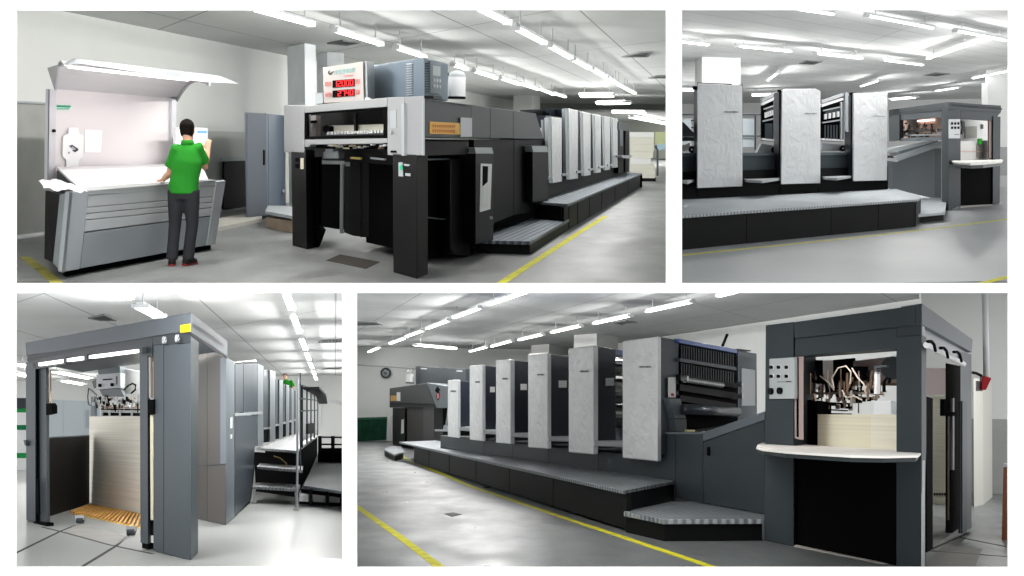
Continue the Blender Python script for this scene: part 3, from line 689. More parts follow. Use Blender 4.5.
    p0, p1 = fL.f(*z6(32, 56)), fL.f(*z6(327, 94)); p1.z = p0.z
    part(t, 'top_cover', MB().ext([p0, p1, p1+A1*3.4, p0+A1*3.4], V((0, 0, -.03))), dk)
    on(fL, 'overhang_strip', [z6(40, 318), z6(310, 322), z6(310, 330), z6(40, 328)], M_dblack, .02, .02)
    on(fL, 'edge_strip', [z6(24, 52), z6(31, 53), z6(31, 418), z6(24, 418)], M_light, .02, .02)
    lower = fL.sh(-.05)
    on(lower, 'lower_panel', [z6(345, 320), z6(600, 322), z6(600, 800), z6(345, 900)], M_black, vec=AA)
    on(lower, 'lower_panel', [z6(602, 322), z6(795, 318), z6(820, 400), z6(830, 760), z6(602, 800)], M_black, vec=AA)
    on(fL.sh(-.35), 'recess', [z6(40, 425), z6(345, 420), z6(345, 1040), z6(40, 1060)], M_dblack, vec=A1*2)
    on(fL.sh(-.2), 'recess_rail', [z6(45, 440), z6(190, 438), z6(190, 446), z6(45, 450)], M_grey, .03)
    on(fL.sh(-.2), 'recess_rod', [z4(628, 316), z4(715, 325), z4(715, 330), z4(628, 321)], M_dark, .03)
    cv = MB(); k_ = fL.sh(-.12); q = k_.q(z4(722, 80), z4(806, 78), z4(806, 484), z4(740, 474), z4(722, 450)); cv.ext(q, A1*.3); part(t, 'column', cv, pb, .03)
    on(fL.sh(-.1), 'green_label', [z6(283, 450), z6(312, 449), z6(312, 525), z6(283, 527)], M_light, .006)
    on(fL.sh(-.09), 'green_spot', [z6(289, 470), z6(306, 470), z6(306, 492), z6(289, 492)], mat('signal_green', (40, 200, 140), .5), .006)
    sg = on(fL, 'sign', [z6(66, 202), z6(262, 212), z6(278, 225), z6(278, 286), z6(66, 280)], mat('sign_orange', (226, 178, 92), .5), .008, .012, label='orange sign')
    lt = MB(); ff = fL.sh(.022)
    for j, (y0, h) in enumerate(((222, 17), (252, 20))):
        for i in range(11):
            x = 82+i*13.5; lt.ext(ff.q(z6(x, y0+i*.4), z6(x+8, y0+i*.4), z6(x+8, y0+h*.35+i*.4), z6(x+3, y0+h+i*.4), z6(x, y0+h+i*.4)), fL.n*.002)
    part(sg, 'lettering', lt, mat('sign_letter', (205, 130, 70), .5))
    on(fL, 'notice_sheet', [z6(262, 175), z6(333, 179), z6(333, 300), z6(262, 300)], mat('notice_grey', (205, 207, 212), .7), .006, .026)
    # end of the housing towards the printing units
    on(fL.sh(-.4), 'end_frame', [z6(690, 140), z6(840, 130), z6(840, 172), z6(700, 172)], M_dblack, vec=A1*1.5)
    on(fL.sh(-.1), 'grab_bar', [z6(788, 190), z6(803, 190), z6(806, 310), z6(791, 310)], M_light, .04)
    on(fL.sh(-.05), 'notice', [z6(766, 242), z6(778, 242), z6(778, 266), z6(766, 266)], M_paper, .01)
    # control posts
    for i, (x0, x1, yc, yb, nm) in enumerate(((474.6, 493.4, 147.6, 240.5, 'black control post with a glazed gauge window beside the low step'), (531.7, 548.2, 146, 200.5, 'black control post with a pale cap at the start of the upper walkway'))):
        p = thing(R1, 'control_post', nm, 'control post', fL.sh(.1).f((x0+x1)/2, yb))
        f_ = fL.sh(.1)
        on(f_, 'cabinet', [(x0+1, yc+6), (x1, yc+6), (x1, yb), (x0+1, yb+4*(1-i)+2*i)], pb, vec=A1*.35, par=p, bevel=.01)
        on(f_, 'cap', [(x0, yc), (x1-1.5, yc), (x1, yc+6), (x0+1.5, yc+6)], M_light, vec=A1*.4, off=.01, par=p)
        if i == 0:
            on(f_, 'gauge_frame', [(481.5, 163.5), (492, 164), (490.5, 209), (480.5, 212)], M_white, .01, .012, par=p)
            on(f_, 'gauge_glass', [(483, 166), (488.2, 166.3), (487.5, 188), (482.8, 190)], M_dblack, .006, .018, par=p)
            on(f_, 'gauge_sheet', [(482.6, 187), (488, 182), (488.5, 207), (482.2, 209)], mat('sheet_grey', (218, 220, 222), .6), .006, .024, par=p)
            k = f_.sh(.02).f(490, 218); part(p, 'key_knob', MB().tube([k, k+f_.n*.03], .02, 8), M_metal)

    # ---- things on top of the delivery
    tp = fA.mv(L1*.12)
    s = thing(R1, 'counter_display', 'white digital counter board with red figures standing on the delivery frame', 'display board', tp.f(*z5(200, 345)))
    on(tp, 'housing', [z5(76, 135), z5(318, 99), z5(323, 336), z5(84, 350)], mat('display_white', (184, 178, 174), .5), vec=L1*.35, par=s, bevel=.006)
    on(tp, 'edge_trim', [z5(312, 100), z5(342, 98), z5(347, 332), z5(318, 336)], M_light, vec=L1*.3, off=-.03, par=s)
    f1 = tp.sh(.006); redm = mat('led_red', (255, 40, 40), .4, emit=(255, 42, 48), es=.9); dr = mat('print_red', (215, 120, 115), .6)
    tealm = mat('print_teal', (140, 185, 182), .6)
    lg = MB(); lg.ext(f1.q(z5(122, 152), z5(112, 156), z5(108, 168), z5(116, 180), z5(128, 177), z5(145, 156), z5(128, 166), z5(118, 170), z5(116, 162)), f1.n*.003); part(s, 'logo', lg, mat('logo_dark', (60, 62, 66), .5))
    def glyphs(x0, y0, x1, y1, n, h0, h1, m, slope, nm='lettering'):
        rnd = random.Random(int(x0+y0)); g = MB()
        for i in range(n):
            u = i/n; xa = x0+(x1-x0)*u; w = (x1-x0)/n*.8; ya = y0+(y1-y0)*u; h = h0+(h1-h0)*u
            for k in range(3):
                yy = ya+h*k/2.6; g.ext(f1.q(z5(xa, yy), z5(xa+w, yy+slope*w), z5(xa+w, yy+h*.16+slope*w), z5(xa, yy+h*.16)), f1.n*.002)
            xv = xa+w*rnd.choice((.2, .45, .7)); g.ext(f1.q(z5(xv, ya), z5(xv+w*.2, ya), z5(xv+w*.2, ya+h), z5(xv, ya+h)), f1.n*.002)
        part(s, nm, g, m)
    glyphs(152, 152, 272, 136, 6, 26, 24, tealm, -.13); glyphs(205, 184, 262, 177, 5, 8, 8, dr, -.1)
    glyphs(92, 224, 132, 220, 4, 26, 26, dr, -.1); glyphs(92, 288, 132, 284, 4, 26, 26, dr, -.1); glyphs(274, 208, 302, 204, 3, 30, 30, dr, -.1); glyphs(274, 272, 302, 268, 3, 28, 28, dr, -.1)
    SEG = {'0': 'abcdef', '1': 'bc', '2': 'abged', '4': 'fgbc', '7': 'abc'}
    def digits(txt, y0l, y1l, y0r, y1r, x0=140, x1=268):
        wn = part(s, 'digit_window', MB().ext(f1.q(z5(137, y0l), z5(268, y0r), z5(268, y1r), z5(137, y1l)), f1.n*.004), M_dblack)
        f2 = f1.sh(.006); nslot = 5
        P_ = lambda u, v: z5(137+(268-137)*u, (y0l+(y0r-y0l)*u)*(1-v)+(y1l+(y1r-y1l)*u)*v)
        for i, ch in enumerate(txt):
            k = i+(nslot-len(txt)); a = .05+k*.188; wd = .145; t_ = .03; tv = .08
            R = {'a': (a, .1, a+wd, .1+tv), 'g': (a, .46, a+wd, .46+tv), 'd': (a, .8, a+wd, .8+tv), 'f': (a, .1, a+t_, .55), 'e': (a, .5, a+t_, .9), 'b': (a+wd-t_, .1, a+wd, .55), 'c': (a+wd-t_, .5, a+wd, .9)}
            g = MB()
            for sgm in SEG[ch]:
                u0, v0, u1, v1 = R[sgm]; g.ext(f2.q(P_(u0, v0), P_(u1, v0), P_(u1, v1), P_(u0, v1)), f2.n*.003)
            part(wn, 'digit', g, redm, label='red '+ch)
    digits('12000', 214, 258, 203, 248); digits('2740', 275, 316, 264, 306)
    part(s, 'foot', MB().ext(tp.q(z5(330, 318), z5(350, 315), z5(370, 330), z5(330, 336)), L1*.1), M_white)
    part(s, 'side_box', MB().ext(tp.q(z5(30, 290), z5(74, 288), z5(80, 350), z5(34, 356)), L1*.2), M_light)
    # dryer cabinet
    tb = fA.mv(L1*.7); kx_ = tb.f(*z5(690, 200)); sR = Face(R1, kx_, d=L1)
    c = thing(R1, 'dryer_cabinet', 'large blue grey dryer cabinet with louvres and a control panel on top of the delivery', 'cabinet', tb.f(*z5(690, 315)))
    far_ = sR.f(*z5(832, 200)); vec = V((far_.x-kx_.x, far_.y-kx_.y, 0))
    bg = mat('dryer_blue_grey', (116, 130, 142), .45)
    on(tb, 'cabinet', [z5(345, 127), z5(689, 72), z5(689, 315), z5(345, 325)], bg, vec=vec, par=c, bevel=.012)
    for i in range(14):
        y = 112+i*14.3; on(tb, 'louvre', [z5(580, y), z5(614, y-4), z5(614, y+2), z5(580, y+6)], M_light if i else M_white, .02, .015, par=c)
    for i in range(12):
        y = 108+i*15.5; on(sR, 'louvre', [z5(699, y), z5(719, y+1), z5(719, y+7), z5(699, y+6)], M_dark, .01, .008, par=c)
    pn = on(sR, 'control_panel', [z5(725, 98), z5(790, 108), z5(790, 296), z5(726, 286)], mat('panel_blue', (128, 140, 150), .4), .02, .02, par=c)
    on(sR, 'display', [z5(740, 124), z5(785, 130), z5(785, 188), z5(740, 182)], mat('panel_display', (178, 190, 190), .3), .006, .028, par=pn)
    for j in range(2):
        for i in range(3):
            k = sR.sh(.03).f(*z5(745+i*17, 212+j*36+i*2)); part(pn, 'push_button', MB().tube([k, k+sR.n*.015], .022, 8), M_white)
    on(sR, 'cable_gland', [z5(740, 305), z5(792, 308), z5(796, 328), z5(745, 325)], M_dark, .1, .1, par=c)
    # canister
    cc = fL.mv(A1*.7).f(*z5(884, 325)); r = 52/6.02/R1.scale(cc); h = 118/6.02/R1.scale(cc)
    t2 = thing(R1, 'canister', 'white canister with grey domed lid standing right of the blue dryer cabinet', 'canister', cc)
    u = V((0, 0, 1))
    part(t2, 'canister_body', MB().tube([cc, cc+u*h*1.1], r, 24), M_white)
    part(t2, 'base_ring', MB().tube([cc+u*.0, cc+u*h*.12], r*1.03, 24), M_black)
    part(t2, 'lid', MB().tube([cc+u*h*1.1, cc+u*h*1.24, cc+u*h*1.36, cc+u*h*1.42], r, 24, taper=[r*.98, r*.95, r*.7, r*.3]), M_light)
    hb = MB(); hb.tube([cc+V((-r*1.05, 0, h*1.0)), cc+V((-r*1.25, 0, h*1.1)), cc+V((-r, 0, h*1.3))], .02, 6); part(t2, 'handle', hb, M_black)

    # ---- steps and walkway
    ztr = None
    s0 = R1.P(526.5, 256.3); fS = Face(R1, s0, d=L1); fSA = Face(R1, s0, d=A1)
    zl = fS.f(529, 241.5).z
    pl = [R1.P(472, 240, zl), R1.P(530, 241.5, zl), R1.P(569, 219.2, zl), R1.P(531.7, 218.6, zl)]
    tm = tread_mat('tread_plate_a', (120, 128, 136), L1, .14)
    t3 = thing(R1, 'walkway_step', 'low chequer plate step with black sides beside the gauge post of the upper left press', 'step', V((pl[1].x, pl[1].y, 0)))
    part(t3, 'tread_plate', MB().prism(pl, zl-.045, zl), tm, .005)
    cen = sum(pl, V())/4; part(t3, 'riser_panel', MB().prism([cen+(p-cen)*.97 for p in pl], 0, zl-.05), M_black)
    g0, g1 = R1.P(569.8, 231.3), R1.P(643.5, 190.7); fW = Face(R1, g0, B=g1)
    zh = fW.f(568.2, 204).z
    pl = [R1.P(534.3, 201.4, zh), R1.P(567.5, 204, zh), R1.P(642.4, 173.3, zh), R1.P(627, 172.2, zh)]
    t4 = thing(R1, 'walkway_platform', 'long raised chequer plate walkway along the wrapped printing units of the upper left press', 'walkway', V((pl[1].x, pl[1].y, 0)))
    part(t4, 'tread_plate', MB().prism(pl, zh-.045, zh), tm, .005)
    ca, cb = V((pl[1].x, pl[1].y, 0)), V((pl[2].x, pl[2].y, 0)); dd = (cb-ca)
    ups = [0, .035, .1, .2, .33, .5, .72, 1]; inn = -fW.n
    for i in range(7):
        a, b = ca+dd*(ups[i]+.002)+inn*.06, ca+dd*(ups[i+1]-.002)+inn*.06
        part(t4, 'riser_panel', MB().ext([a, b, b+V((0, 0, zh-.06)), a+V((0, 0, zh-.06))], inn*.05), M_black)
    a, b = ca+inn*.06, V((pl[0].x, pl[0].y, 0)); part(t4, 'end_panel', MB().ext([a, b, b+V((0, 0, zh-.06)), a+V((0, 0, zh-.06))], dd.normalized()*.05), M_dblack)
    a, b = cb, V((pl[3].x, pl[3].y, 0)); part(t4, 'end_panel', MB().ext([a, b, b+V((0, 0, zh-.06)), a+V((0, 0, zh-.06))], -dd.normalized()*.05), M_dblack)

    # ---- press bed and printing units
    back = Face(R1, R1.P(534.3, 201.4, zh), B=R1.P(627, 172.2, zh))
    a, b = back.f(535, 195), back.f(627, 170); a.z = b.z = 0
    zb = back.f(561, 178).z
    t5 = thing(R1, 'press_bed', 'black base of the upper left press under its wrapped printing units', 'press bed', a)
    part(t5, 'side_panel', MB().ext([a, b, b+V((0, 0, zb)), a+V((0, 0, zb))], A1*2.0), M_black)
    film = MATS['wrapped_cover']; cf = back.sh(.14)
    rows = [(547.6, 561.9, 117.3, 118.0, 183.2, 181.6, 'nearest and shortest wrapped printing unit of the upper left press'), (565.0, 578.0, 108.3, 110.5, 179.6, 178.6, 'wrapped printing unit second from the delivery of the upper left press'), (579.8, 590.7, 111.6, 113.4, 176.2, 175.2, 'wrapped printing unit third from the delivery of the upper left press'), (592, 601.0, 114, 115.4, 173.2, 172.4, 'wrapped printing unit fourth from the delivery of the upper left press'), (601.7, 610, 116, 117.2, 170.4, 169.7, 'wrapped printing unit fifth from the delivery of the upper left press'), (610.4, 617.8, 117.8, 119, 168, 167.4, 'farthest wrapped printing unit of the upper left press')]
    for i, (xl, xr, yl, yr, bl, br, lab) in enumerate(rows):
        u = thing(R1, 'printing_unit', lab, 'printing unit', cf.f(xl, bl), 'printing units of the upper left press')
        xm = xl+(xr-xl)*.28
        on(cf, 'front_cover', [(xm, yl), (xr, yr), (xr, br), (xm+1, bl)], film, vec=A1*.12, par=u, bevel=.01)
        on(cf, 'cover_edge', [(xl, yl+.4), (xm, yl), (xm+1, bl), (xl+1.4, bl-.5)], mat('cover_shade', (178, 184, 188), .4), vec=A1*.12, off=-.02, par=u)
        on(cf.sh(-.12), 'side_frame', [(xl-2, yl-(2 if i == 0 else 0)), (xr, yr-(1 if i == 0 else -1)), (xr, br-3), (xl-2, bl-4)], mat('navy_side', (38, 43, 52), .35), vec=A1*1.8, par=u)
        on(cf, 'foot_board', [(xl-2.4, bl-6.2+i*.5), (xm+1, bl-6.6+i*.5), (xm+1.2, bl-4.6+i*.5), (xl-2.4, bl-4+i*.5)], M_light, vec=A1*.2, off=.03, par=u)
    # dark head box over the first unit
    on(cf.sh(-.3), 'head_box', [(550, 109), (564, 109), (563, 118), (550, 117.5)], mat('navy_side', (38, 43, 52), .35), vec=A1*1.2, par=t5)
    # feeder at the far end
    t6 = thing(R1, 'feeder_unit', 'small dark feeder at the far end of the upper left press', 'press feeder', cf.f(622, 172))
    on(cf, 'column', [(618.4, 122.4), (623.4, 123.4), (623.4, 172.5), (618.4, 173.5)], M_black, vec=A1*1.5, par=t6)
    on(cf, 'beam', [(618.4, 122.2), (629.2, 124), (629.2, 131), (618.4, 130)], M_dark, vec=A1*1.5, off=.03, par=t6)
    on(cf, 'post', [(625.5, 131), (629, 131), (629, 172), (625.5, 172)], M_black, vec=A1*1.0, par=t6)
    on(cf, 'control_panel', [(620, 130), (623, 130), (623, 146), (620, 146)], M_grey, .03, .03, par=t6)
    on(cf, 'shelf', [(621.5, 155.5), (632, 155.5), (630, 158.5), (623, 158)], M_light, vec=A1*.6, off=.2, par=t6)
    # paper stack on pallet, trolley handle, far goods
    b0, b1 = R1.P(632, 181), R1.P(655, 181.5); fp = Face(R1, b0, B=b1)
    t7 = thing(R1, 'paper_pile', 'tall pale pile of wrapped paper reams standing beyond the far end of the walkway', 'paper stack', b0)
    pm = sheet_mat('ream_sheets', (236, 235, 222)); dv = V((.2, 1.6, 0))
    for (y0, y1, x0, x1, m_) in ((132, 136.8, 629.5, 654, M_paper), (137, 144, 630, 654, pm), (144.2, 151, 630, 654, pm), (151.2, 158, 630, 653, pm), (158.2, 164, 630, 651, M_paper), (164.2, 170.5, 630, 654, pm), (170.7, 178, 630, 655, pm)):
        part(t7, 'ream', MB().ext(fp.q((x0, y0), (x1, y0+.2), (x1, y1+.2), (x0, y1)), dv), m_)
    part(t7, 'pallet', MB().ext(fp.q((641, 178.2), (655.6, 178.5), (655.6, 181.5), (641, 181.3)), dv), M_black)
    hd = MB(); k = fp.sh(.2); hd.tube([k.f(655, 146), k.f(657.5, 150), k.f(657.5, 176)], .04, 6); part(t7, 'trolley_handle', hd, M_mid)
    far = 105.0; ff = Face(R1, R1.at(660, 160, far), n=V((0, -1, 0)))
    t8 = thing(R1, 'goods_rack', 'distant rack with pale green and blue goods right of the far paper pile', 'rack', ff.f(660, 170))
    on(ff, 'panel', [(655, 132), (668, 132), (668, 145), (655, 145)], mat('pale_olive', (186, 192, 150), .7), .5, par=t8)
    on(ff, 'panel', [(657, 144), (668, 144), (668, 150), (657, 150)], mat('pale_sky', (170, 195, 210), .7), .5, .3, par=t8)
    on(ff, 'shelf', [(657, 159), (668, 159), (668, 161), (657, 161)], M_dark, .6, .3, par=t8)
    on(ff, 'panel', [(657, 161), (668, 161), (668, 172), (657, 172)], mat('pale_box', (190, 192, 188), .7), .5, .2, par=t8)
press1()
# ================================================================== upper right: printing units and feeder, seen across the walkway
R2 = Room(1.3, 4.6, 845, 157, 720)
L2 = R2.vp(1513, 160); A2 = R2.vp(560, 158)
def setting2():
    far = 72.0
    d0 = max(R2.P(676, 286.6).y, R2.P(1030, 286.6).y, 11.56)
    sheet(R2, 'floor', floor_mat('floor_paint_b', (158, 162, 163), .45, .05, .15, .05), 0, 675.5, 1120, d0, far+2, -.02)
    sheet(R2, 'ceiling', grid_mat('ceiling_panels_b', (206, 207, 207), (150, 152, 152), L2, .9, A2, 9.0, .025), R2.H, 675.5, 1120, 12, far+2, .05)
    wm = mat('wall_paint_b', (228, 229, 228), .85, var=.03, vscale=.5)
    upright(R2, 'wall_back', wm, 675.5, 1120, far, 0, R2.H)
    # wall at the right, two tone, with a white column
    w = Face(R2, R2.P(1000, 187), d=V((1, -.1, 0)))
    u0, u1 = w.f(984, 190), w.f(1030, 190); u0.z = u1.z = 0
    zd, zm = w.f(1004, 147).z, w.f(1004, 175.5).z
    for z0, z1, m_ in ((0, zm, mat('wall_low_b', (206, 208, 206), .8)), (zm, zd, mat('wall_dado_b', (170, 173, 172), .8, var=.08)), (zd, R2.H, wm)):
        g0, g1 = V(u0), V(u1); g0.z = g1.z = z0
        struct(R2, 'wall_right_side', MB().ext([g0, g1, g1+V((0, 0, z1-z0)), g0+V((0, 0, z1-z0))], V((0, .1, 0))), m_)
    cw = w.sh(.3)
    struct(R2, 'column', MB().ext(cw.q((982, 83), (988, 82.5), (988, 190), (982, 190)), V((.1, .3, 0))), mat('column_white_b', (238, 239, 238), .7))
    a, b = R2.C(702, 57), R2.C(740.5, 58); a.z = b.z = 0
    struct(R2, 'column', MB().prism([a, b, b+V((0, 1.5, 0)), a+V((0, 1.5, 0))], 0, R2.H), MATS['column_white_b'])
    strip(R2, 'floor_line', ((678.5, 255.5), (740, 249.3), (851, 238.2), (946, 227.2), (1012, 218.6)), .045, M_yellow)
    strip(R2, 'floor_line', ((978, 284.5), (990, 281.3), (1014, 275.6)), .05, M_yellow)
    for p in ((693, 242.5), (753.5, 242.5), (811, 239.8)):
        pass
setting2()
lamp_row(R2, 'of the lengthwise lights, in the upper right picture', 'lengthwise lights in the upper right picture', [(790, 8.5, 832, 14.3), (867, 16, 932, 28.3), (955.5, 31, 1005, 40.6), (678, 41.8, 707.5, 45), (737, 46.5, 790, 51.6), (815.5, 53.8, 861, 58.7), (882.5, 60.3, 922, 65.2)], .15, 1, drop=.25, power=56)
lamp_row(R2, 'of the crosswise lights, in the upper right picture', 'crosswise lights in the upper right picture', [(929, 58.5, 970.5, 44.6), (936.5, 91, 960, 87.5), (861.5, 86.3, 880, 80.6), (768, 80.5, 778.5, 72.8)], .17, 1, drop=.25, power=56)
lamp_row(R2, 'cut by the right edge of the upper right picture', None, [(973.5, 78.3, 1012, 70.5)], .17, 1, drop=.25, power=6)
lamp_row(R2, 'far back behind the towers, in the upper right picture', 'far lights behind the towers in the upper right picture', [(678, 89.3, 697, 89.7), (752, 94.8, 776, 94.2), (892, 99, 915, 97)], .5, 1, drop=.3, power=110)
vent(R2, 'dark ceiling vent left of the middle in the upper right picture', [(799, 63.5), (807, 60), (822, 61), (814, 64)])
vent(R2, 'dark ceiling vent above the feeder in the upper right picture', [(922, 74.8), (935, 72.3), (950, 73.6), (938, 75.8)])
def press2():
    z3, z4 = zz(676, 90, 5.82), zz(836, 90, 5.82)
    g0, g1 = R2.P(683, 249.9), R2.P(916, 226.6); fW = Face(R2, g0, B=g1); d = (g1-g0).normalized()
    zh = fW.f(836, 204.6).z
    def on(t, fc, name, pts, m, th=.04, off=0.0, vec=None, **k):
        return part(t, name, MB().ext(fc.sh(off).q(*pts), vec if vec is not None else -fc.n*th), m, **k)
    e0 = R2.P(678, 250.5); e0 = fW.f(678, 250.5)
    ka, kb = R2.P(683, 199.2, zh), R2.P(896, 188.8, zh); bk = Face(R2, ka, B=kb)
    kaa = bk.f(678, 199.5)
    tm = tread_mat('tread_plate_b', (190, 197, 202), d, .12)
    t = thing(R2, 'walkway_platform', 'long pale chequer plate walkway with black riser panels under the upper right printing units', 'walkway', V(g1))
    n_ = fW.n*.05; fr0 = V((e0.x, e0.y, zh))+n_; fr1 = V((g1.x, g1.y, zh))+n_
    part(t, 'tread_plate', MB().prism([fr0, fr1, R2.P(921, 196.3, zh), kb, V((kaa.x, kaa.y, 0))], zh-.04, zh), tm, .005)
    xs = [677, 746.5, 831, 878, 916]
    for i in range(4):
        a, b = fW.f(xs[i]+.2, 240), fW.f(xs[i+1]-.2, 240); a.z = b.z = 0
        part(t, 'riser_panel', MB().ext([a, b, b+V((0, 0, zh-.05)), a+V((0, 0, zh-.05))], fW.n*-.06), M_black, .004)
    a = V((g1.x, g1.y, 0)); b = R2.P(921, 196.3, zh); b.z = 0; part(t, 'end_panel', MB().ext([a, b, b+V((0, 0, zh-.05)), a+V((0, 0, zh-.05))], -d*.06), M_black)
    s0, s1 = R2.P(917, 224), R2.P(941, 216.5); fs = Face(R2, s0, B=s1); zl = fs.f(920, 213.5).z
    pl = [R2.P(918.3, 214.6, zl), R2.P(945, 212.2, zl), R2.P(947, 197.4, zl), R2.P(917.8, 198.3, zl)]
    t2 = thing(R2, 'walkway_step', 'small low chequer plate step between the long walkway and the upper right feeder', 'step', s0)
    part(t2, 'tread_plate', MB().prism(pl, zl-.05, zl), tm, .005); cen = sum(pl, V())/4
    part(t2, 'riser_panel', MB().prism([cen+(p-cen)*.9 for p in pl], 0, zl-.055), M_black)
    # bed with deck, tread boards
    bed = thing(R2, 'press_bed', 'dark base and grey deck of the press between the upper right covers', 'press bed', V((kb.x, kb.y, 0)))
    pf = bk.sh(.0)
    q = pf.q((660, 180), (940, 178), (940, 205), (660, 205))
    on(bed, pf, 'lower_panel', [(678.5, 172), (888, 166.5), (888, 192.5), (678.5, 202)], M_black, vec=A2*-0+V((0, .3, 0)), off=0)
    up = pf.sh(-.12)
    on(bed, up, 'upper_panel', [(678.5, 155), (853, 153.5), (853, 182), (678.5, 185)], mat('bed_grey', (70, 78, 82), .45), vec=V((0, .3, 0)))
    zt = up.f(770, 155).z; c0, c1 = up.f(678.5, 155), up.f(899, 153)
    dk0, dk1 = V((c0.x, c0.y, zt)), V((c1.x, c1.y, zt))
    part(bed, 'deck', MB().ext([dk0, dk1, dk1+V((.4, 3.2, 0)), dk0+V((.35, 3.2, 0))], V((0, 0, .03))), mat('deck_grey', (150, 154, 156), .5))
    on(bed, up, 'deck_edge', [(678.5, 153), (853, 152.2), (853, 155), (678.5, 156)], M_grey, .04, .02)
    for (x0, y0, x1, y1) in ((678.5, 176.5, 697, 176), (743, 175.5, 780.3, 174.8), (820.8, 173, 853, 172.3)):
        zb = pf.f(x0, y0+3.5).z
        plan = [R2.P(x0, y0+.8, zb), R2.P(x0+1, y0+3.5, zb), R2.P(x0+6, y0+4.3, zb), R2.P((x0+x1)/2, y0+4.9, zb), R2.P(x1-6, y1+4, zb), R2.P(x1-1, y1+3.2, zb), R2.P(x1, y1, zb), R2.P(x0+2, y0, zb)]
        part(bed, 'foot_board', MB().prism(plan, zb-.055, zb), mat('tread_flat', (168, 172, 174), .5), .004)
    jm = MB(); 
    for x in (697, 779.5, 818.5): jm.box(pf.sh(.01).f(x, 196), d*.02, V((0, 0, .2)), pf.n*-.005)
    part(bed, 'panel_joint', jm, M_dblack)
    # three film covers
    cf = bk.sh(.3); film = MATS['wrapped_cover_b']
    rows = [([(698, 83.1), (742.3, 85.3), (742.6, 186.4), (697.4, 188.2)], (724, 113.2, 738.3, 110.2), 'leftmost film wrapped cover of the upper right picture with the white column above it', 'printing_unit'),
            ([(782.3, 90.2), (786, 88.9), (816, 88.6), (820.6, 91.5), (820.4, 183.2), (781.2, 184.3)], (805, 114.5, 817, 112), 'middle film wrapped cover of the upper right picture between two open roller bays', 'printing_unit'),
            ([(854, 93), (887.6, 92.6), (887, 180.3), (853.5, 181.2)], (874, 117, 884.5, 114.8), 'rightmost film wrapped cover of the upper right picture beside the sloping infeed', 'printing_unit')]
    navy = MATS['navy_side']; sm = mat('strip_pale', (170, 176, 180), .45)
    for i, (poly, tx, lab, nm) in enumerate(rows):
        u = thing(R2, nm, lab, 'printing unit', cf.f(poly[-1][0], poly[-1][1]), 'wrapped printing units of the upper right press')
        cv = on(u, cf, 'front_cover', poly, film, vec=V((0, .12, 0)), bevel=.012)
        text_mesh(cv, 'lettering', 'HEIDELBERG', cf, tx[0], tx[1]-.6, tx[2], tx[3]+1.0, M_dark)
        xl, yt, yb = poly[0][0], poly[0][1], poly[-1][1]; xr = poly[-2][0]
        fr = cf.sh(-.14)
        on(u, fr, 'side_frame', [(xl-(3.4 if i else .5), yt+(2 if i else 4)), (xr, yt+1.5), (xr, yb-3), (xl-(3.4 if i else .5), yb-2)], navy, vec=V((0, .5, 0)))
        if i == 2:
            on(u, fr, 'edge_strip', [(845.5, 93), (848.4, 92.5), (848.4, 132), (845.5, 131)], sm, .02, .03)
        if i == 0: on(u, fr, 'top_bracket', [(694.5, 86), (698, 86), (698, 90), (694.5, 90)], M_black, .05, .03)
        on(u, fr, 'top_cap', [(xl-(3 if i else -1), yt-.6), (xl+(2 if i else 34), yt-.9+(1.5 if i == 0 else 0)), (xl+(2 if i else 34), yt+2), (xl-(3 if i else -1), yt+2)], M_black, .05, .02)
    # roller bays seen between the covers
    def bay(label, x0, x1, xl, xr, yt):
        b = up.mv(V((0, 1.3, 0)))
        t = thing(R2, 'inking_guard', label, 'machine guard', b.f((xl+xr)/2, 145))
        s = (xr-xl)
        dk = M_dblack
        on(t, b, 'back_plate', [(xl, yt+10), (xr, yt+3), (xr, 142), (xl, 140.5)], dk, vec=V((0, .1, 0)))
        on(t, b, 'top_bar', [(xl+1, yt+3.5), (xr, yt-4), (xr, yt-1), (xl+1, yt+6.5)], M_light, .06, .05)
        on(t, b, 'top_bar', [(xl+1, yt+7.8), (xr, yt+1), (xr, yt+3), (xl+1, yt+10)], M_white, .06, .05)
        on(t, b, 'frame', [(xl+3, yt+13), (xr-1, yt+9), (xr-1, yt+10.2), (xl+3, yt+14.2)], M_light, .03, .08)
        on(t, b, 'frame', [(xl+2, yt+25), (xr-1, yt+22), (xr-1, yt+23.4), (xl+2, yt+26.4)], M_light, .03, .08)
        on(t, b, 'frame', [(xr-2.5, yt+5), (xr-1, yt+5), (xr-1, 140), (xr-2.5, 140)], M_light, .03, .08)
        for k in range(4):
            x = xl+4+k*(s-8)/3.5; kb_ = b.sh(.1); p = kb_.f(x, yt+20.5-k*.8); 
            on(t, b, 'knob_bracket', [(x, yt+17-k*.8), (x+s*.09, yt+16.8-k*.8), (x+s*.09, yt+22-k*.8), (x, yt+22.4-k*.8)], M_white, .03, .1)
        on(t, b, 'display_strip', [(xl+5, yt+14.8), (xr-4, yt+11.8), (xr-4, yt+15.2), (xl+5, yt+18)], M_dark, .03, .07)
        for k in range(5):
            x = xl+4+k*(s-8)/5; on(t, b, 'bar', [(x, yt+28), (x+.9, yt+28), (x+.9, 139.5), (x, 139.5)], M_mid, .02, .06)
        on(t, b, 'lower_bar', [(xl+1, 138.2), (xr, 139.5), (xr, 141.5), (xl+1, 140)], M_white, .05, .06)
        return t
    bay('black roller guard with white rails in the bay left of the middle wrapped cover', 743, 781, 761.5, 777, 95.5)
    bay('wide black roller guard with white rails in the bay right of the middle wrapped cover', 821, 853, 821, 843.5, 97)
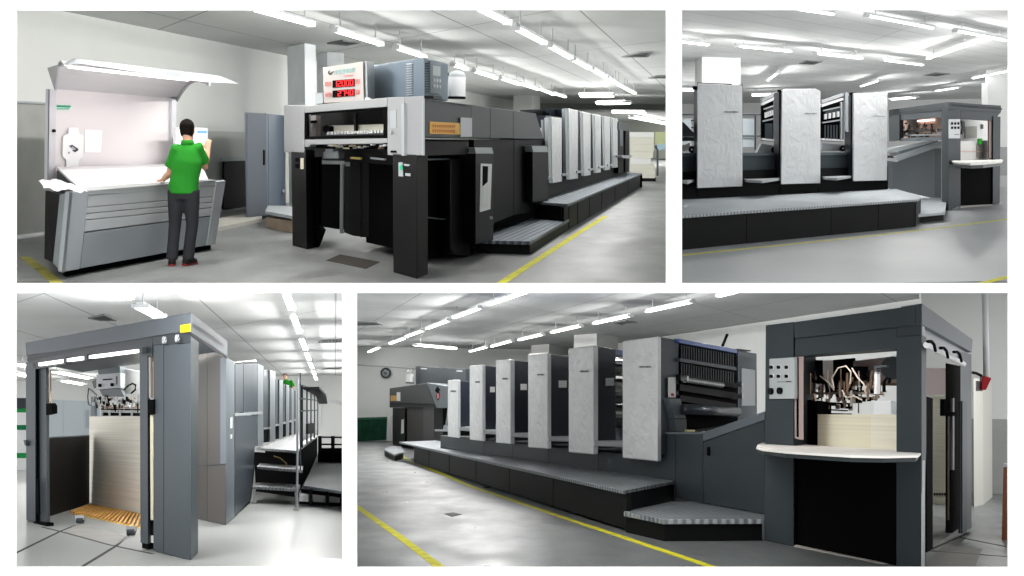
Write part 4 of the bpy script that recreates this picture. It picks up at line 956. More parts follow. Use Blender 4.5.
    # small drum and sheet on the deck in the two bays
    for k, (cx_, cy_, lab) in enumerate(((774.5, 150, 'dark drum on the deck left of the middle wrapped cover'), (843, 148.5, 'dark drum on the deck left of the rightmost wrapped cover'), (692, 149.5, 'dark drum on the deck left of the leftmost wrapped cover'))):
        f_ = up.mv(V((0, .5, 0))); c = f_.f(cx_, cy_)
        t = thing(R2, 'drum', lab, 'drum', c-V((0, 0, .08)))
        part(t, 'roller', MB().tube([c, c+V((.12, .5, 0))], .075, 16), M_black); part(t, 'axle', MB().tube([c-V((.01, .05, 0)), c], .02, 8), M_metal)
    f_ = up.mv(V((0, .8, 0)))
    for pts, lab in (([(757, 152.8), (762, 143.5), (777, 146.5), (776, 152.6)], 'pale sheet guide plate on the deck beside the middle cover'), ([(821, 150.5), (822, 143), (846, 145), (840, 151)], 'pale sheet guide plate on the deck right of the middle cover')):
        q = f_.q(*pts); solo(R2, 'sheet_guide', MB().ext(q, V((0, .3, 0))), M_light, lab, 'guide plate')
    # railing of the far deck seen in the first bay and at the left edge
    rf = up.mv(V((0, 4.2, 0)))
    for (xa, xb, lab) in ((742, 760, 'grey tube railing in front of the pale wall left of the middle wrapped cover'), (678.5, 697.5, 'grey tube railing at the left edge of the upper right picture')):
        t = thing(R2, 'railing', lab, 'railing', rf.f((xa+xb)/2, 150))
        for y in (114.5, 136): 
            part(t, 'rail', MB().tube([rf.f(xa, y), rf.f(xb+1, y)], .022, 8), M_mid)
        if xa > 700:
            part(t, 'post', MB().tube([rf.f(755.3, 114), rf.f(755.3, 150)], .022, 8), M_mid)
        on(t, rf, 'toe_panel', [(xa, 118.5), (xb-6, 118.5), (xb-6, 147), (xa, 147)], mat('pale_blue_panel', (202, 212, 218), .5), .02, -.1)
    t = thing(R2, 'sheet_guard', 'dark sloping guard plate at the left edge of the upper right picture', 'machine guard', f_.f(688, 150))
    on(t, f_, 'plate', [(678, 121), (684, 122.5), (694, 133), (694, 136), (678, 136)], M_mid, .05); on(t, f_, 'plate', [(678, 137), (695, 137), (695, 141), (678, 141)], M_dark, .05)
    on(t, f_, 'sheet', [(678, 148), (690, 143), (690, 150), (678, 152)], M_paper, .05)
    on(t, f_, 'handle', [(692, 120), (696, 120), (696, 128), (692, 128), (692, 127), (695, 127), (695, 121), (692, 121)], M_dblack, .03)

    # ---- infeed and feeder
    y3 = zz(880, 95, 4.43)
    K = R2.P(948.3, 210.6); fL = Face(R2, K, B=R2.P(999, 204.2)); fA = Face(R2, K, d=A2)
    LL = (R2.P(999, 204.2)-K).normalized()
    t = thing(R2, 'infeed_housing', 'dark grey infeed housing with pale sloping sheet table left of the upper right feeder', 'machine housing', fA.f(899, 200))
    fi = Face(R2, R2.P(899.5, 197.5), d=LL)
    fl_ = Face(R2, R2.P(899.5, 198), B=R2.P(946, 206))
    on(t, fl_, 'side_panel', [y3(82, 300), y3(272, 235), y3(272, 462), y3(82, 418)], M_dark, vec=V((0, .5, 0)), bevel=.006)
    on(t, fl_, 'side_panel', [y3(30, 290), y3(80, 296), y3(80, 420), y3(30, 410)], mat('infeed_dark', (64, 71, 75), .42), vec=V((0, .5, 0)))
    on(t, fl_, 'sill', [y3(82, 285), y3(272, 205), y3(273, 233), y3(82, 299)], M_light, vec=V((0, .06, 0)), off=.02)
    on(t, fl_, 'latch', [y3(95, 315), y3(104, 313), y3(104, 340), y3(95, 342)], M_dblack, .02, .02)
    zA, zB = fl_.f(*y3(80, 286)), fl_.f(*y3(270, 206)); fb_ = fl_.mv(V((-.35, 1.3, 0))); yA, yB = fb_.f(*y3(20, 238)), fb_.f(*y3(236, 196))
    for k, (u0, u1, m_) in enumerate(((0.0, .38, mat('table_pale', (206, 210, 212), .4)), (.38, .62, M_grey), (.62, 1.0, MATS['table_pale']))):
        part(t, 'sheet_table', MB().ext([zA.lerp(yA, u0), zB.lerp(yB, u0), zB.lerp(yB, u1), zA.lerp(yA, u1)], V((0, .02, -.03))), m_)
    on(t, fl_, 'roller_lamp', [y3(33, 268), y3(55, 268), y3(55, 279), y3(33, 279)], M_black, .05, .06)
    t = thing(R2, 'feeder_unit', 'dark grey sheet feeder with shelf and button panel in the upper right picture', 'press feeder', K)
    dz = lambda p: V((p.x, p.y, 0))
    aw = dz(fA.f(889, 150))-dz(K)
    # left face
    on(t, fA, 'end_beam', [(889, 110), (948.3, 102), (948.3, 109.5), y3(272, 67), y3(88, 86), (889, 118)], M_dark, vec=LL*.3)
    on(t, fA, 'end_post', [y3(40, 66), y3(86, 60), y3(86, 200), y3(40, 205)], M_dark, vec=LL*.3)
    on(t, fA, 'header', [y3(88, 87), y3(272, 69), y3(272, 98), y3(88, 112)], mat('header_grey', (84, 92, 97), .42), vec=LL*.2, off=-.03)
    on(t, fA, 'corner_post', [y3(273, 66), y3(301, 33), (948.3, 210.6), y3(273, 490)], mat('feeder_shade', (60, 67, 71), .42), vec=LL*.25)
    on(t, fA, 'lower_rail', [y3(88, 190), y3(272, 185), y3(272, 200), y3(88, 205)], M_grey, vec=LL*.2, off=-.05)
    # right face
    on(t, fL, 'upper_beam', [(948.5, 102), (1001, 105.6), (1001, 111.5), y3(536, 76), y3(358, 68), y3(303, 66)], M_dark, vec=A2*.3)
    on(t, fL, 'control_column', [(948.5, 109), y3(357, 66), y3(357, 490), (948.5, 210.3)], M_dark, vec=A2*.3)
    on(t, fL, 'header', [y3(358, 68), y3(536, 76), y3(502, 115), y3(358, 104)], mat('block_dark', (56, 62, 66), .4), vec=A2*.2, off=-.02)
    on(t, fL, 'rear_post', [y3(502, 95), y3(534, 96), y3(530, 480), y3(500, 484)], M_dark, vec=A2*.3)
    on(t, fL, 'rail_post', [y3(484, 112), y3(501, 112), y3(501, 282), y3(484, 280)], mat('pink_steel', (178, 160, 156), .4, metal=.3), vec=V((0, .1, 0)), off=-.05)
    on(t, fL, 'front_panel', [y3(357, 312), y3(500, 305), y3(500, 484), y3(357, 490)], M_dblack, .03, -.04)
    on(t, fL, 'kick_strip', [y3(357, 492), y3(500, 484), y3(500, 488), y3(357, 500)], mat('pale_strip', (170, 165, 160), .6), .03, -.02)
    pn = on(t, fL, 'control_panel', [y3(307, 107), y3(355, 107), y3(355, 192), y3(307, 192)], mat('panel_white_b', (205, 208, 210), .4), .02, .02)
    for x in (317, 331, 345):
        for y in (126, 145):
            p = fL.sh(.025).f(*y3(x, y)); part(pn, 'push_button', MB().tube([p, p+fL.n*.03], 1.3/R2.scale(p), 10), M_black)
    mk = MB(); mk.ext(fL.sh(.025).q(y3(330, 174), y3(350, 173), y3(350, 175.5), y3(330, 176.5)), fL.n*.003); part(pn, 'panel_mark', mk, M_dark)
    # shelf
    zs = fL.f(960, 160.5).z
    plan = [R2.P(*y3(303, 282), zs), R2.P(*y3(312, 290), zs), R2.P(*y3(350, 299), zs), R2.P(*y3(400, 302), zs), R2.P(*y3(460, 300), zs), R2.P(*y3(540, 293), zs), R2.P(*y3(545, 287), zs), R2.P(*y3(500, 278), zs)]
    part(t, 'shelf', MB().prism(plan, zs-.035, zs), mat('shelf_white', (232, 230, 224), .5), .004); cen = sum(plan, V())/len(plan)
    part(t, 'shelf_bracket', MB().prism([cen+(p-cen)*.96 for p in plan], zs-.09, zs-.04), mat('bracket_dark', (54, 60, 63), .4))
    ft = MB(); p = fL.sh(.06).f(*y3(372, 316)); ft.tube([p, p-V((0, 0, .04))], .05, 10); part(t, 'shelf_knob', ft, M_white)
    ro = [dz(K), dz(fL.f(1001, 150))]; ro += [ro[1]+aw, ro[0]+aw]; zr = fA.f(948, 102).z
    part(t, 'roof', MB().prism([p for p in ro], zr-.1, zr-.05), M_dark)
    part(t, 'foot', MB().tube([V(fL.f(999, 205)), V(fL.f(999, 205))+V((0, 0, .06))], .05, 8), M_metal)
    # inside: suction gear, pale pile and far frame
    cen_ = K+aw*.5+(ro[1]-ro[0])*.5
    m1 = fA.mv(LL*.45); rnd = random.Random(21)
    t = thing(R2, 'suction_head', 'cluster of rods and suction parts lit inside the upper right feeder', 'suction head', m1.f(*y3(180, 185)))
    on(t, m1.mv(LL*.5), 'lit_plate', [y3(92, 112), y3(270, 100), y3(270, 190), y3(92, 190)], mat('warm_light_tint', (200, 170, 155), .6), .03)  # warm light inside the feeder is put into the plate colour
    on(t, m1.mv(LL*.4), 'inner_lamp', [y3(165, 113), y3(235, 107), y3(235, 113), y3(165, 119)], mat('feeder_lamp', (255, 235, 230), .4, emit=(255, 226, 220), es=4), .03, label='lit strip lamp')
    gs = {0: MB(), 1: MB(), 2: MB()}
    for i in range(46):
        x = rnd.uniform(92, 266); y = rnd.uniform(122, 186); w = rnd.uniform(3, 16); h = rnd.uniform(4, 14)
        gs[rnd.choice((0, 0, 0, 1, 2))].ext(m1.mv(LL*rnd.uniform(0, .3)).q(y3(x, y), y3(x+w, y-1), y3(x+w, y+h), y3(x, y+h)), LL*.05)
    for i in range(14):
        x = rnd.uniform(100, 260); y = rnd.uniform(118, 150); k = m1.mv(LL*rnd.uniform(-.1, .2)); gs[rnd.choice((0, 1, 2))].tube([k.f(*y3(x, y)), k.f(*y3(x+rnd.uniform(-14, 14), y+rnd.uniform(20, 40)))], .012, 6)
    on(t, m1, 'cross_bar', [y3(92, 158), y3(270, 150), y3(270, 157), y3(92, 166)], M_dark, .05); on(t, m1, 'cross_bar', [y3(92, 176), y3(270, 172), y3(270, 178), y3(92, 184)], M_light, .05)
    part(t, 'block', gs[0], M_black); part(t, 'rod', gs[1], M_brass); part(t, 'bar', gs[2], mat('head_steel', (176, 168, 162), .35, metal=.5))
    m2 = fL.mv(A2*.6)
    t = thing(R2, 'paper_pile', 'pale pile of paper and guide frame inside the upper right feeder above the shelf', 'paper stack', m2.f(*y3(420, 300)))
    on(t, m2, 'sheets', [y3(340, 205), y3(505, 200), y3(505, 300), y3(340, 300)], mat('pile_white', (238, 238, 236), .8), vec=A2*.6)
    on(t, m2, 'guide_line', [y3(356, 248), y3(498, 248), y3(498, 251), y3(356, 251)], mat('pink_line', (225, 190, 180), .5), .02, .05)
    on(t, m2, 'side_plate', [y3(432, 215), y3(458, 215), y3(458, 278), y3(432, 278)], mat('pile_grey', (165, 160, 155), .6), .02, .03)
    m4 = fL.mv(A2*1.6)
    t = thing(R2, 'far_guard', 'pale and olive guard plate seen through the opening of the upper right feeder', 'machine guard', m4.f(*y3(400, 205)))
    on(t, m4, 'plate', [y3(340, 100), y3(510, 100), y3(510, 215), y3(340, 215)], mat('guard_light', (226, 226, 224), .6), .04)
    on(t, m4, 'panel', [y3(378, 140), y3(430, 138), y3(430, 190), y3(378, 192)], mat('guard_olive', (158, 160, 150), .6), .02, .03)
    on(t, m4, 'slot', [y3(449, 130), y3(458, 130), y3(458, 150), y3(449, 150)], M_dark, .02, .03)
    on(t, m4, 'hose_guide', [y3(360, 112), y3(375, 118), y3(378, 150), y3(366, 175), y3(360, 175), y3(366, 145)], M_dark, .03, .2)
    c = fL.mv(A2*.5).f(*y3(442, 206)); r = 10/4.43/R2.scale(c)
    t = thing(R2, 'green_tub', 'small bright green tub standing on the paper pile inside the upper right feeder', 'tub', c-V((0, 0, r*1.3)))
    part(t, 'tub', MB().tube([c-V((0, 0, r*1.3)), c+V((0, 0, r*1.2))], r, 16, taper=[r*.85, r]), mat('tub_green', (60, 190, 70), .5)); part(t, 'rim', MB().tube([c+V((0, 0, r*1.1)), c+V((0, 0, r*1.3))], r*1.1, 16), mat('tub_green', (60, 190, 70), .5))
    # small white tap box on the wall
    wb = Face(R2, R2.P(1000, 187), d=V((1, -.1, 0))).sh(.05)
    t = thing(R2, 'wall_bracket', 'dark bracket low on the wall right of the upper right feeder', 'bracket', wb.f(1003, 192))
    on(t, wb, 'arm', [(998, 190.5), (1004.5, 191), (1004.5, 192.5), (998, 192.3)], M_dark, .1, .1); on(t, wb, 'base', [(998.5, 189), (1000.5, 189), (1000.5, 194), (998.5, 194)], M_dark, .05, .05)
press2()
# ================================================================== lower left: feeder end with the paper pile, steps behind
R3 = Room(1.5, 3.9, 179, 425, 300)
L3 = R3.vp(335, 428); A3 = R3.vp(-380, 421)
def setting3():
    far = 62.0
    sheet(R3, 'floor', floor_mat('floor_paint_c', (150, 152, 150), .34, .05, .04, .03), 0, -120, 348, 11.8, far+2, -.02)
    c0 = R3.C(179, 290.6).y
    sheet(R3, 'ceiling', grid_mat('ceiling_panels_c', (216, 217, 217), (165, 166, 166), L3, 2.6, A3, 6.0, .04), R3.H, -120, 348, c0, far+2, .05)
    wm = mat('wall_paint_c', (222, 223, 222), .85, var=.03, vscale=.5)
    upright(R3, 'wall_back', wm, -120, 348, far, 0, R3.H)
    strip(R3, 'floor_joint', ((10, 556), (60, 531.5), (76, 525)), .022, mat('joint_dark', (70, 70, 70), .8)); strip(R3, 'floor_joint', ((72, 573), (116, 546), (131, 533)), .022, MATS['joint_dark']); strip(R3, 'floor_joint', ((42, 527), (70, 534), (110, 545), (153, 554)), .02, MATS['joint_dark'])
    struct(R3, 'floor_plate', MB().ext([R3.P(64, 532), R3.P(79, 523), R3.P(130, 537), R3.P(114, 546)], V((0, 0, .003))), mat('trench_plate_c', (146, 144, 140), .6, var=.08))
    cp = [R3.at(320.5, 425, far-.05), R3.at(320.5, 403, far-.05), R3.at(326, 400.5, far-.05), R3.at(336, 401.5, far-.05), R3.at(341, 404, far-.05)]
    struct(R3, 'trim_5', MB().tube(cp, .07, 8), M_white)
setting3()
lamp_row(R3, 'of the right row, in the lower left picture', 'right row of lights in the lower left picture', [(283.5, 286, 291.5, 308.5), (293.7, 317.5, 299.6, 332), (301, 338, 305.6, 349), (306, 351.5, 309.2, 359.5), (309.3, 361.5, 312.2, 368), (312.2, 370, 314.6, 374.5), (314.5, 376, 316.5, 379.5)], .16, 2, power=50)
lamp_row(R3, 'of the left row above the feeder, in the lower left picture', 'left row of lights in the lower left picture', [(108, 289, 125, 298), (140.5, 306.5, 159, 316.5)], .3, 2, power=130)
lamp_row(R3, 'of the far cluster left of the portal posts, lower left picture', 'far lights beyond the feeder opening in the lower left picture', [(12, 363, 24, 365.5), (14, 373, 25, 375.5), (62, 380.5, 82, 384), (52, 371, 88, 378)], .5, 1, power=60)
vent(R3, 'triangular looking dark ceiling vent above the lower left feeder beam', [(88, 317.4), (104.5, 313.6), (118, 319.8), (100, 320)])
vent(R3, 'ceiling vent at the right edge of the lower left picture', [(318, 342.3), (322, 339.8), (345, 338), (343, 341.5)])
vent(R3, 'far ceiling vent near the end of the lower left light row', [(322, 369), (327, 367.8), (343, 367), (340, 368.6)])
def feeder3():
    zA, zB, zC, zD, zE, zG = zz(10, 288, 5.82), zz(176, 288, 5.82), zz(10, 380, 5.82), zz(176, 380, 5.82), zz(10, 474, 5.82), zz(176, 474, 5.82)
    K = R3.P(190.5, 560.5); K0 = R3.P(153.4, 550.4)
    fF = Face(R3, K, B=R3.P(26, 521)); fS = Face(R3, K, d=L3); AA = (R3.P(26, 521)-K).normalized()
    dz = lambda p: V((p.x, p.y, 0))
    t = thing(R3, 'feeder_unit', 'large blue grey feeder portal with open front, two gauges and a yellow sticker', 'press feeder', K)
    def on(fc, name, pts, m, th=.04, off=0.0, vec=None, par=None, **k):
        return part(par or t, name, MB().ext(fc.sh(off).q(*pts), vec if vec is not None else -fc.n*th), m, **k)
    bg = mat('portal_grey', (84, 91, 98), .42, var=.04, vscale=1.2); bg2 = mat('portal_post', (68, 76, 82), .42); dk = mat('portal_dark', (50, 55, 60), .4)
    LV = L3*.35
    on(fF, 'upper_beam', [(25.3, 342.6), (190.5, 312.3), (190.5, 330.6), (26.2, 355.6)], bg, vec=LV, off=.03, bevel=.012)
    on(fF, 'under_beam', [(27.5, 355.8), (152.5, 337), (152.5, 357), (140, 357.5), (140, 352), (33.5, 369.5), (33.5, 363), (27.5, 362)], dk, vec=LV*.5)
    on(fF, 'gauge_strip', [(152.6, 336.8), (190.3, 331), (190.3, 342.6), (153, 345)], mat('gauge_strip', (52, 57, 62), .4), vec=LV*.5)
    on(fF, 'corner_column', [(153.4, 345.2), (163.6, 344.5), (163.6, 553.6), (153.4, 550)], bg2, vec=LV, bevel=.006)
    on(fF, 'corner_column', [(164, 344.5), (190.5, 342.8), (190.5, 560.5), (164, 553.8)], bg2, vec=LV, bevel=.01)
    on(fF, 'column_foot', [(156, 550), (189, 560), (189, 563), (156, 553)], M_black, .1, -.05)
    on(fF, 'outer_post', [(25.8, 362.2), (35.4, 362.2), (35.4, 522.5), (26.4, 520.5)], bg2, vec=LV*.6, bevel=.006)
    on(fF, 'rail_post', [(38.4, 368.5), (46, 367.5), (46.8, 523.5), (39.8, 522)], bg2, vec=V((0, .12, 0)), off=-.06)
    on(fF, 'post_gap', [(35.4, 363), (38.4, 363), (39.5, 524), (35.4, 523)], M_black, .02, -.05)
    on(fF, 'cable', [(37, 478), (38, 484), (38.6, 515), (37.4, 515), (36.6, 488)], M_dblack, .03, .01)
    on(fF, 'rail_post', [(139.7, 357), (147.3, 356), (148, 544), (140.5, 542.6)], bg2, vec=V((0, .12, 0)), off=.02)
    on(fF, 'post_gap', [(147.4, 400), (153, 400), (153, 535), (148, 536)], M_black, .02, -.06)
    on(fF, 'chain', [(150.2, 357), (151, 357), (151.4, 398), (150.6, 398)], M_brass, .02, .0); on(fF, 'chain', [(148.6, 357), (149.3, 357), (149.6, 398), (148.9, 398)], M_light, .02, .0)
    on(fF, 'lift_block', [(147.5, 399.5), (153, 399.5), (153, 414), (147.5, 414)], M_dblack, .06, .03)
    on(fF, 'chain_cover', [(150, 415), (152.6, 415), (152.8, 520), (150.6, 520)], mat('scale_cream', (226, 220, 190), .6), .02, .0, label='cream measuring strip')
    on(fF, 'lift_block', [(46, 403.5), (50, 403), (52, 406), (52, 413.5), (46, 415)], M_dblack, .08, .05)
    on(fF, 'chain', [(49.2, 370), (50, 370), (50.2, 404), (49.4, 404)], M_brass, .02, .02)
    on(fF, 'post_foot', [(33, 521.5), (47, 523), (47, 527.5), (34, 525.5)], M_dblack, .1, .02); on(fF, 'post_foot', [(142, 543), (148, 544), (148, 549.5), (142, 548)], M_dblack, .1, .02)
    bt = on(fF, 'handle', [(23.5, 440), (26, 441), (26, 446), (24.5, 445)], M_dark, .05, .05)
    # lit strip lamps under the beam
    for (xa, ya, xb, yb) in ((38.5, 364.4, 64, 360.8), (66.5, 360.2, 82, 358), (89, 357, 138, 350.8)):
        on(fF, 'strip_lamp', [(xa, ya-1.6), (xb, yb-1.6), (xb, yb+1.6), (xa, ya+1.6)], mat('feeder_lamp_white', (255, 255, 255), .4, emit=(255, 255, 255), es=2.2), .05, .06, label='lit strip lamp')
    sa, sb = fF.sh(.06).f(60, 361), fF.sh(.06).f(138, 350.8); sx = (sb-sa).normalized(); lp = (sa+sb)/2+L3*.5+V((0, 0, -.2))
    aim = R3.P(105, 505); aim.z = .8; zv = (lp-aim).normalized(); zv = (zv-sx*zv.dot(sx)).normalized()
    ld = bpy.data.lights.new('strip_light', 'AREA'); ld.shape = 'RECTANGLE'; ld.size = (sb-sa).length; ld.size_y = .06; ld.energy = 105
    lo = bpy.data.objects.new('strip_light', ld); COL.objects.link(lo); lo.parent = t
    lo.matrix_local = Matrix.Translation(lp-BASE[t.name]) @ Matrix((sx, zv.cross(sx), zv)).transposed().to_4x4()
    for x, y in ((64.8, 360.6), (85.5, 357.5), (140.5, 350.5)): on(fF, 'lamp_holder', [(x-1.4, y-3), (x+1.4, y-3.4), (x+1.4, y+3), (x-1.4, y+3.4)], M_dark, .06, .07)
    # gauges and sticker
    for x, y in ((165.5, 340), (178.5, 338.2)):
        p = fF.sh(.05).f(x, y); r = 3.6/R3.scale(p); up = V((0, 0, 1)); n = (fF.n+V((0, -.0, 0))).normalized()
        g = part(t, 'gauge', MB().tube([p, p+n*.03], r, 20), M_light, label='round white pressure gauge')
        part(g, 'gauge_hub', MB().tube([p+n*.03, p+n*.034], r*.35, 12), mat('gauge_grey', (150, 152, 155), .5))
        h = R3.px(p); nd = MB(); ff = Face(R3, p+n*.034, n); nd.ext(ff.q((x-.3, y), (x+.9, y-2.6), (x+1.3, y-2.4), (x+.4, y+.3)), n*.002); part(g, 'needle', nd, M_dblack)
    st = on(fF, 'sticker', [(180.2, 325.3), (190.2, 323.6), (190.2, 331.6), (180.2, 332.6)], mat('sticker_yellow', (225, 205, 20), .5), .006, .06, label='yellow sticker')
    on(fF, 'sticker_mark', [(184.6, 327.3), (187, 327), (186.8, 329.6), (184.4, 329.8)], mat('sticker_mark', (215, 170, 20), .5), .002, .064, par=st)
    # right flank
    on(fS, 'flank_beam', [(191, 312.7), (227.3, 341), (227.3, 356), (191, 332)], mat('flank_grey', (104, 111, 119), .42), vec=AA*.015, off=0)
    on(fS, 'flank_strip', [(190.8, 332), (227.3, 356.5), (227.3, 359), (190.8, 335)], M_black, vec=AA*.015)
    on(fS, 'column_flank', [(190.8, 336), (198.6, 342), (198, 553), (190.8, 560.5)], mat('flank_dark', (74, 84, 90), .42), vec=AA*.015, off=0)
    far_ = dz(fS.f(227.3, 350))-dz(K); W = dz(fF.f(26, 400))-dz(K)
    zr = fF.f(190, 314).z
    part(t, 'roof', MB().prism([dz(K), dz(K)+far_, dz(K)+far_+W, dz(K)+W], zr-.16, zr-.1), bg)
    # ---- second housing behind the portal
    C = R3.P(225.8, 525.5); hA = Face(R3, C, B=R3.P(198, 519.3)); hS = Face(R3, C, B=R3.P(250.7, 503.2))
    LS = (R3.P(250.7, 503.2)-C).normalized(); AS = (R3.P(198, 519.3)-C).normalized()
    t2 = thing(R3, 'machine_housing', 'tall steel grey housing with doors between the lower left feeder and its steps', 'machine housing', C)
    o2 = lambda *a, **k: on(*a, par=t2, **k)
    bz = mat('housing_bronze', (88, 86, 84), .5); sg = mat('housing_steel', (70, 79, 88), .35, metal=.25)
    o2(hA, 'front_panel', [(196, 344), (207, 350), (207, 521), (196, 518.5)], bz, vec=LS*.3); o2(hA, 'front_panel', [(207.3, 350), (225.6, 358), (225.6, 525), (207.3, 521.2)], bz, vec=LS*.3)
    o2(hA, 'front_seam', [(198, 466), (225.5, 463.5), (225.5, 464.5), (198, 467)], M_dark, .01, .005)
    o2(hS, 'end_strip', [(226.2, 357), (234.6, 362), (234.6, 520), (226.2, 524.5)], mat('housing_strip', (110, 118, 124), .4), vec=AS*.3, bevel=.006)
    o2(hS, 'lower_door', [(235, 416), (258, 415.2), (257, 442), (255, 447), (250.6, 500), (235, 516)], sg, vec=AS*.3)
    o2(hS, 'plinth', [(226, 521), (250.6, 501), (250.6, 504), (226, 525.5)], M_dblack, vec=AS*.2, off=-.03)
    o2(hS, 'dark_edge', [(251, 444), (254.5, 443), (254.5, 470), (251, 500)], M_dblack, .05, -.01)
    o2(hS, 'door_band', [(235, 413.5), (262.5, 411.5), (262.5, 414), (235, 416.2)], M_light, .04, .03)
    for xa, xb in ((235.3, 243.2), (243.6, 257.5)): o2(hS, 'upper_door', [(xa, 364.2-(xa-235)*.02), (xb, 363.8-(xb-235)*.02), (xb, 412), (xa, 413)], sg, vec=AS*.3, bevel=.006)
    o2(hS, 'corner_panel', [(257.8, 363.5), (263.6, 366), (263.6, 443), (262, 446), (257.8, 446)], mat('unit_cover_c', (128, 134, 138), .4), vec=AS*.2, bevel=.01)
    o2(hS, 'label_strip', [(230.3, 417.5), (232.5, 417.2), (232.5, 428), (230.3, 428.5)], M_paper, .006, .01); o2(hS, 'label_strip', [(230.5, 434.5), (232.3, 434.2), (232.3, 438.5), (230.5, 439)], M_paper, .006, .01)
    zt = hS.f(240, 364).z; q = hS.f(236, 364)
    pp = MB().ext([hS.f(236, 362.6), hS.f(246, 362.3), hS.f(256, 362.2), hS.f(258, 361.8)][:1]+[hS.f(257, 361.5), hS.f(256, 359.5), hS.f(238, 361.4)], AS*.5)
    solo(R3, 'paper_bundle', pp, M_paper, 'white paper bundle lying on top of the steel grey housing in the lower left picture', 'paper')
    # ---- paper pile on its yellow pallet, suction head above
    pF = Face(R3, R3.P(89.3, 503.5), B=R3.P(153.3, 517)); PA = (R3.P(89.3, 503.5)-R3.P(153.3, 517)).normalized()
    p3 = thing(R3, 'paper_pile', 'tall cream paper pile on the yellow pallet inside the lower left feeder portal', 'paper stack', pF.f(115, 509))
    zb = pF.f(120, 508).z
    on(pF, 'sheets', [(89.3, 416.6), (153, 416.6), (153.2, 516), (89.3, 503)], mat('cream_sheets_c', (238, 232, 212), .85) if False else sheet_mat('cream_pile', (255, 251, 238)), vec=L3*1.4, par=p3)
    pal = thing(R3, 'pallet', 'yellow brown slatted pallet under the tall cream paper pile', 'pallet', R3.P(110, 527))
    s0, s1 = R3.P(69.3, 512.5), R3.P(153, 531); fp = Face(R3, s0, B=s1); zz_ = fp.f(110, 518).z
    ye = mat('pallet_edge', (240, 205, 95), .6, var=.2, vscale=8); ym = mat('pallet_slat', (226, 172, 96), .6, var=.2, vscale=6)
    zt = fp.f(72, 511).z
    a, b = R3.P(69.3, 511, zt), R3.P(153.3, 528.3, zt); c, d_ = R3.P(153.3, 515.5, zt), R3.P(89, 503.2, zt)
    n = 22
    for i in range(n):
        u0, u1 = i/n+.006, (i+.62)/n
        part(pal, 'slat', MB().ext([a.lerp(b, u0), a.lerp(b, u1), d_.lerp(c, u1), d_.lerp(c, u0)], V((0, 0, -.025))), ym)
    part(pal, 'edge_beam', MB().ext([a+V((0, 0, -.03)), b+V((0, 0, -.03)), b+V((0, 0, -.075)), a+V((0, 0, -.075))], V((0, .1, 0))), ye)
    part(pal, 'bearer', MB().ext([d_+V((0, 0, -.03)), c+V((0, 0, -.03)), c+V((0, 0, -.1)), d_+V((0, 0, -.1))], V((0, -.1, 0))), ym)
    for x, y in ((80, 521.5), (131, 533.5)):
        w = R3.P(x, y+2.2); part(pal, 'caster', MB().tube([w+V((-.05, 0, .05)), w+V((.05, 0, .05))], .045, 12), M_dark)
        part(pal, 'caster_fork', MB().box(w+V((-.07, -.02, .06)), V((.14, 0, 0)), V((0, .05, 0)), V((0, 0, .07))), M_metal)
    # suction head
    zH = zz(80, 355, 7.2)
    h0 = pF.mv(L3*.35); hd = thing(R3, 'suction_head', 'grey suction head box with knobs hanging above the tall cream pile', 'suction head', h0.f(*zH(220, 440)))
    oh = lambda *a, **k: on(*a, par=hd, **k)
    oh(h0, 'support_beam', [zH(130, 90), zH(288, 80), zH(288, 132), zH(130, 138)], M_mid, vec=L3*.6)
    bx = oh(h0, 'control_box', [zH(118, 142), zH(292, 128), zH(292, 235), zH(118, 248)], M_light, vec=L3*.5, off=.03)
    oh(h0, 'box_slot', [zH(163, 174), zH(230, 169), zH(230, 178), zH(163, 183)], M_dblack, .01, .045); oh(h0, 'box_slot', [zH(258, 152), zH(264, 152), zH(264, 212), zH(258, 212)], M_dark, .01, .045)
    for x, y in ((152, 219), (240, 214)):
        k = h0.sh(.04).f(*zH(x, y)); part(hd, 'knob', MB().tube([k, k+h0.n*.05], 12/7.2/R3.scale(k), 12), M_dblack)
    oh(h0, 'lower_cover', [zH(140, 250), zH(288, 240), zH(318, 298), zH(165, 300)], M_mid, vec=L3*.3)
    oh(h0.mv(L3*.8), 'white_panel', [zH(288, 95), zH(432, 118), zH(432, 280), zH(288, 280)], mat('panel_white_c', (242, 242, 240), .6), .04)
    rnd = random.Random(8); gs = [MB(), MB(), MB(), MB()]
    for i in range(54):
        x = rnd.uniform(84, 424); y = rnd.uniform(296, 366); w = rnd.uniform(6, 20); h = rnd.uniform(10, 34)
        gs[rnd.choice((0, 0, 1, 2, 3))].ext(h0.mv(L3*rnd.uniform(-.1, .2)).q(zH(x, y), zH(x+w, y), zH(x+w, y+h), zH(x, y+h)), L3*.05)
    for i in range(20):
        x = rnd.uniform(90, 420); y = rnd.uniform(285, 360); k = h0.mv(L3*rnd.uniform(-.12, .1)); gs[rnd.choice((0, 1, 2))].tube([k.f(*zH(x, y)), k.f(*zH(x+rnd.uniform(-20, 20), y+rnd.uniform(30, 70)))], .012, 6)
    for (y0, y1, g) in ((372, 384, 1), (386, 398, 0), (402, 412, 2), (414, 438, 0)): gs[g].ext(h0.mv(L3*.1).q(zH(150, y0), zH(428, y0+2), zH(428, y1+2), zH(150, y1)), L3*.1)
    for x in (150, 205, 280, 365): gs[2].ext(h0.mv(L3*-.05).q(zH(x, 395), zH(x+12, 395), zH(x+12, 440), zH(x, 440)), L3*.05)
    part(hd, 'block', gs[0], M_dblack); part(hd, 'bar', gs[1], M_brass); part(hd, 'rod', gs[2], M_light); part(hd, 'sucker', gs[3], mat('head_steel', (176, 168, 162), .35, metal=.5))
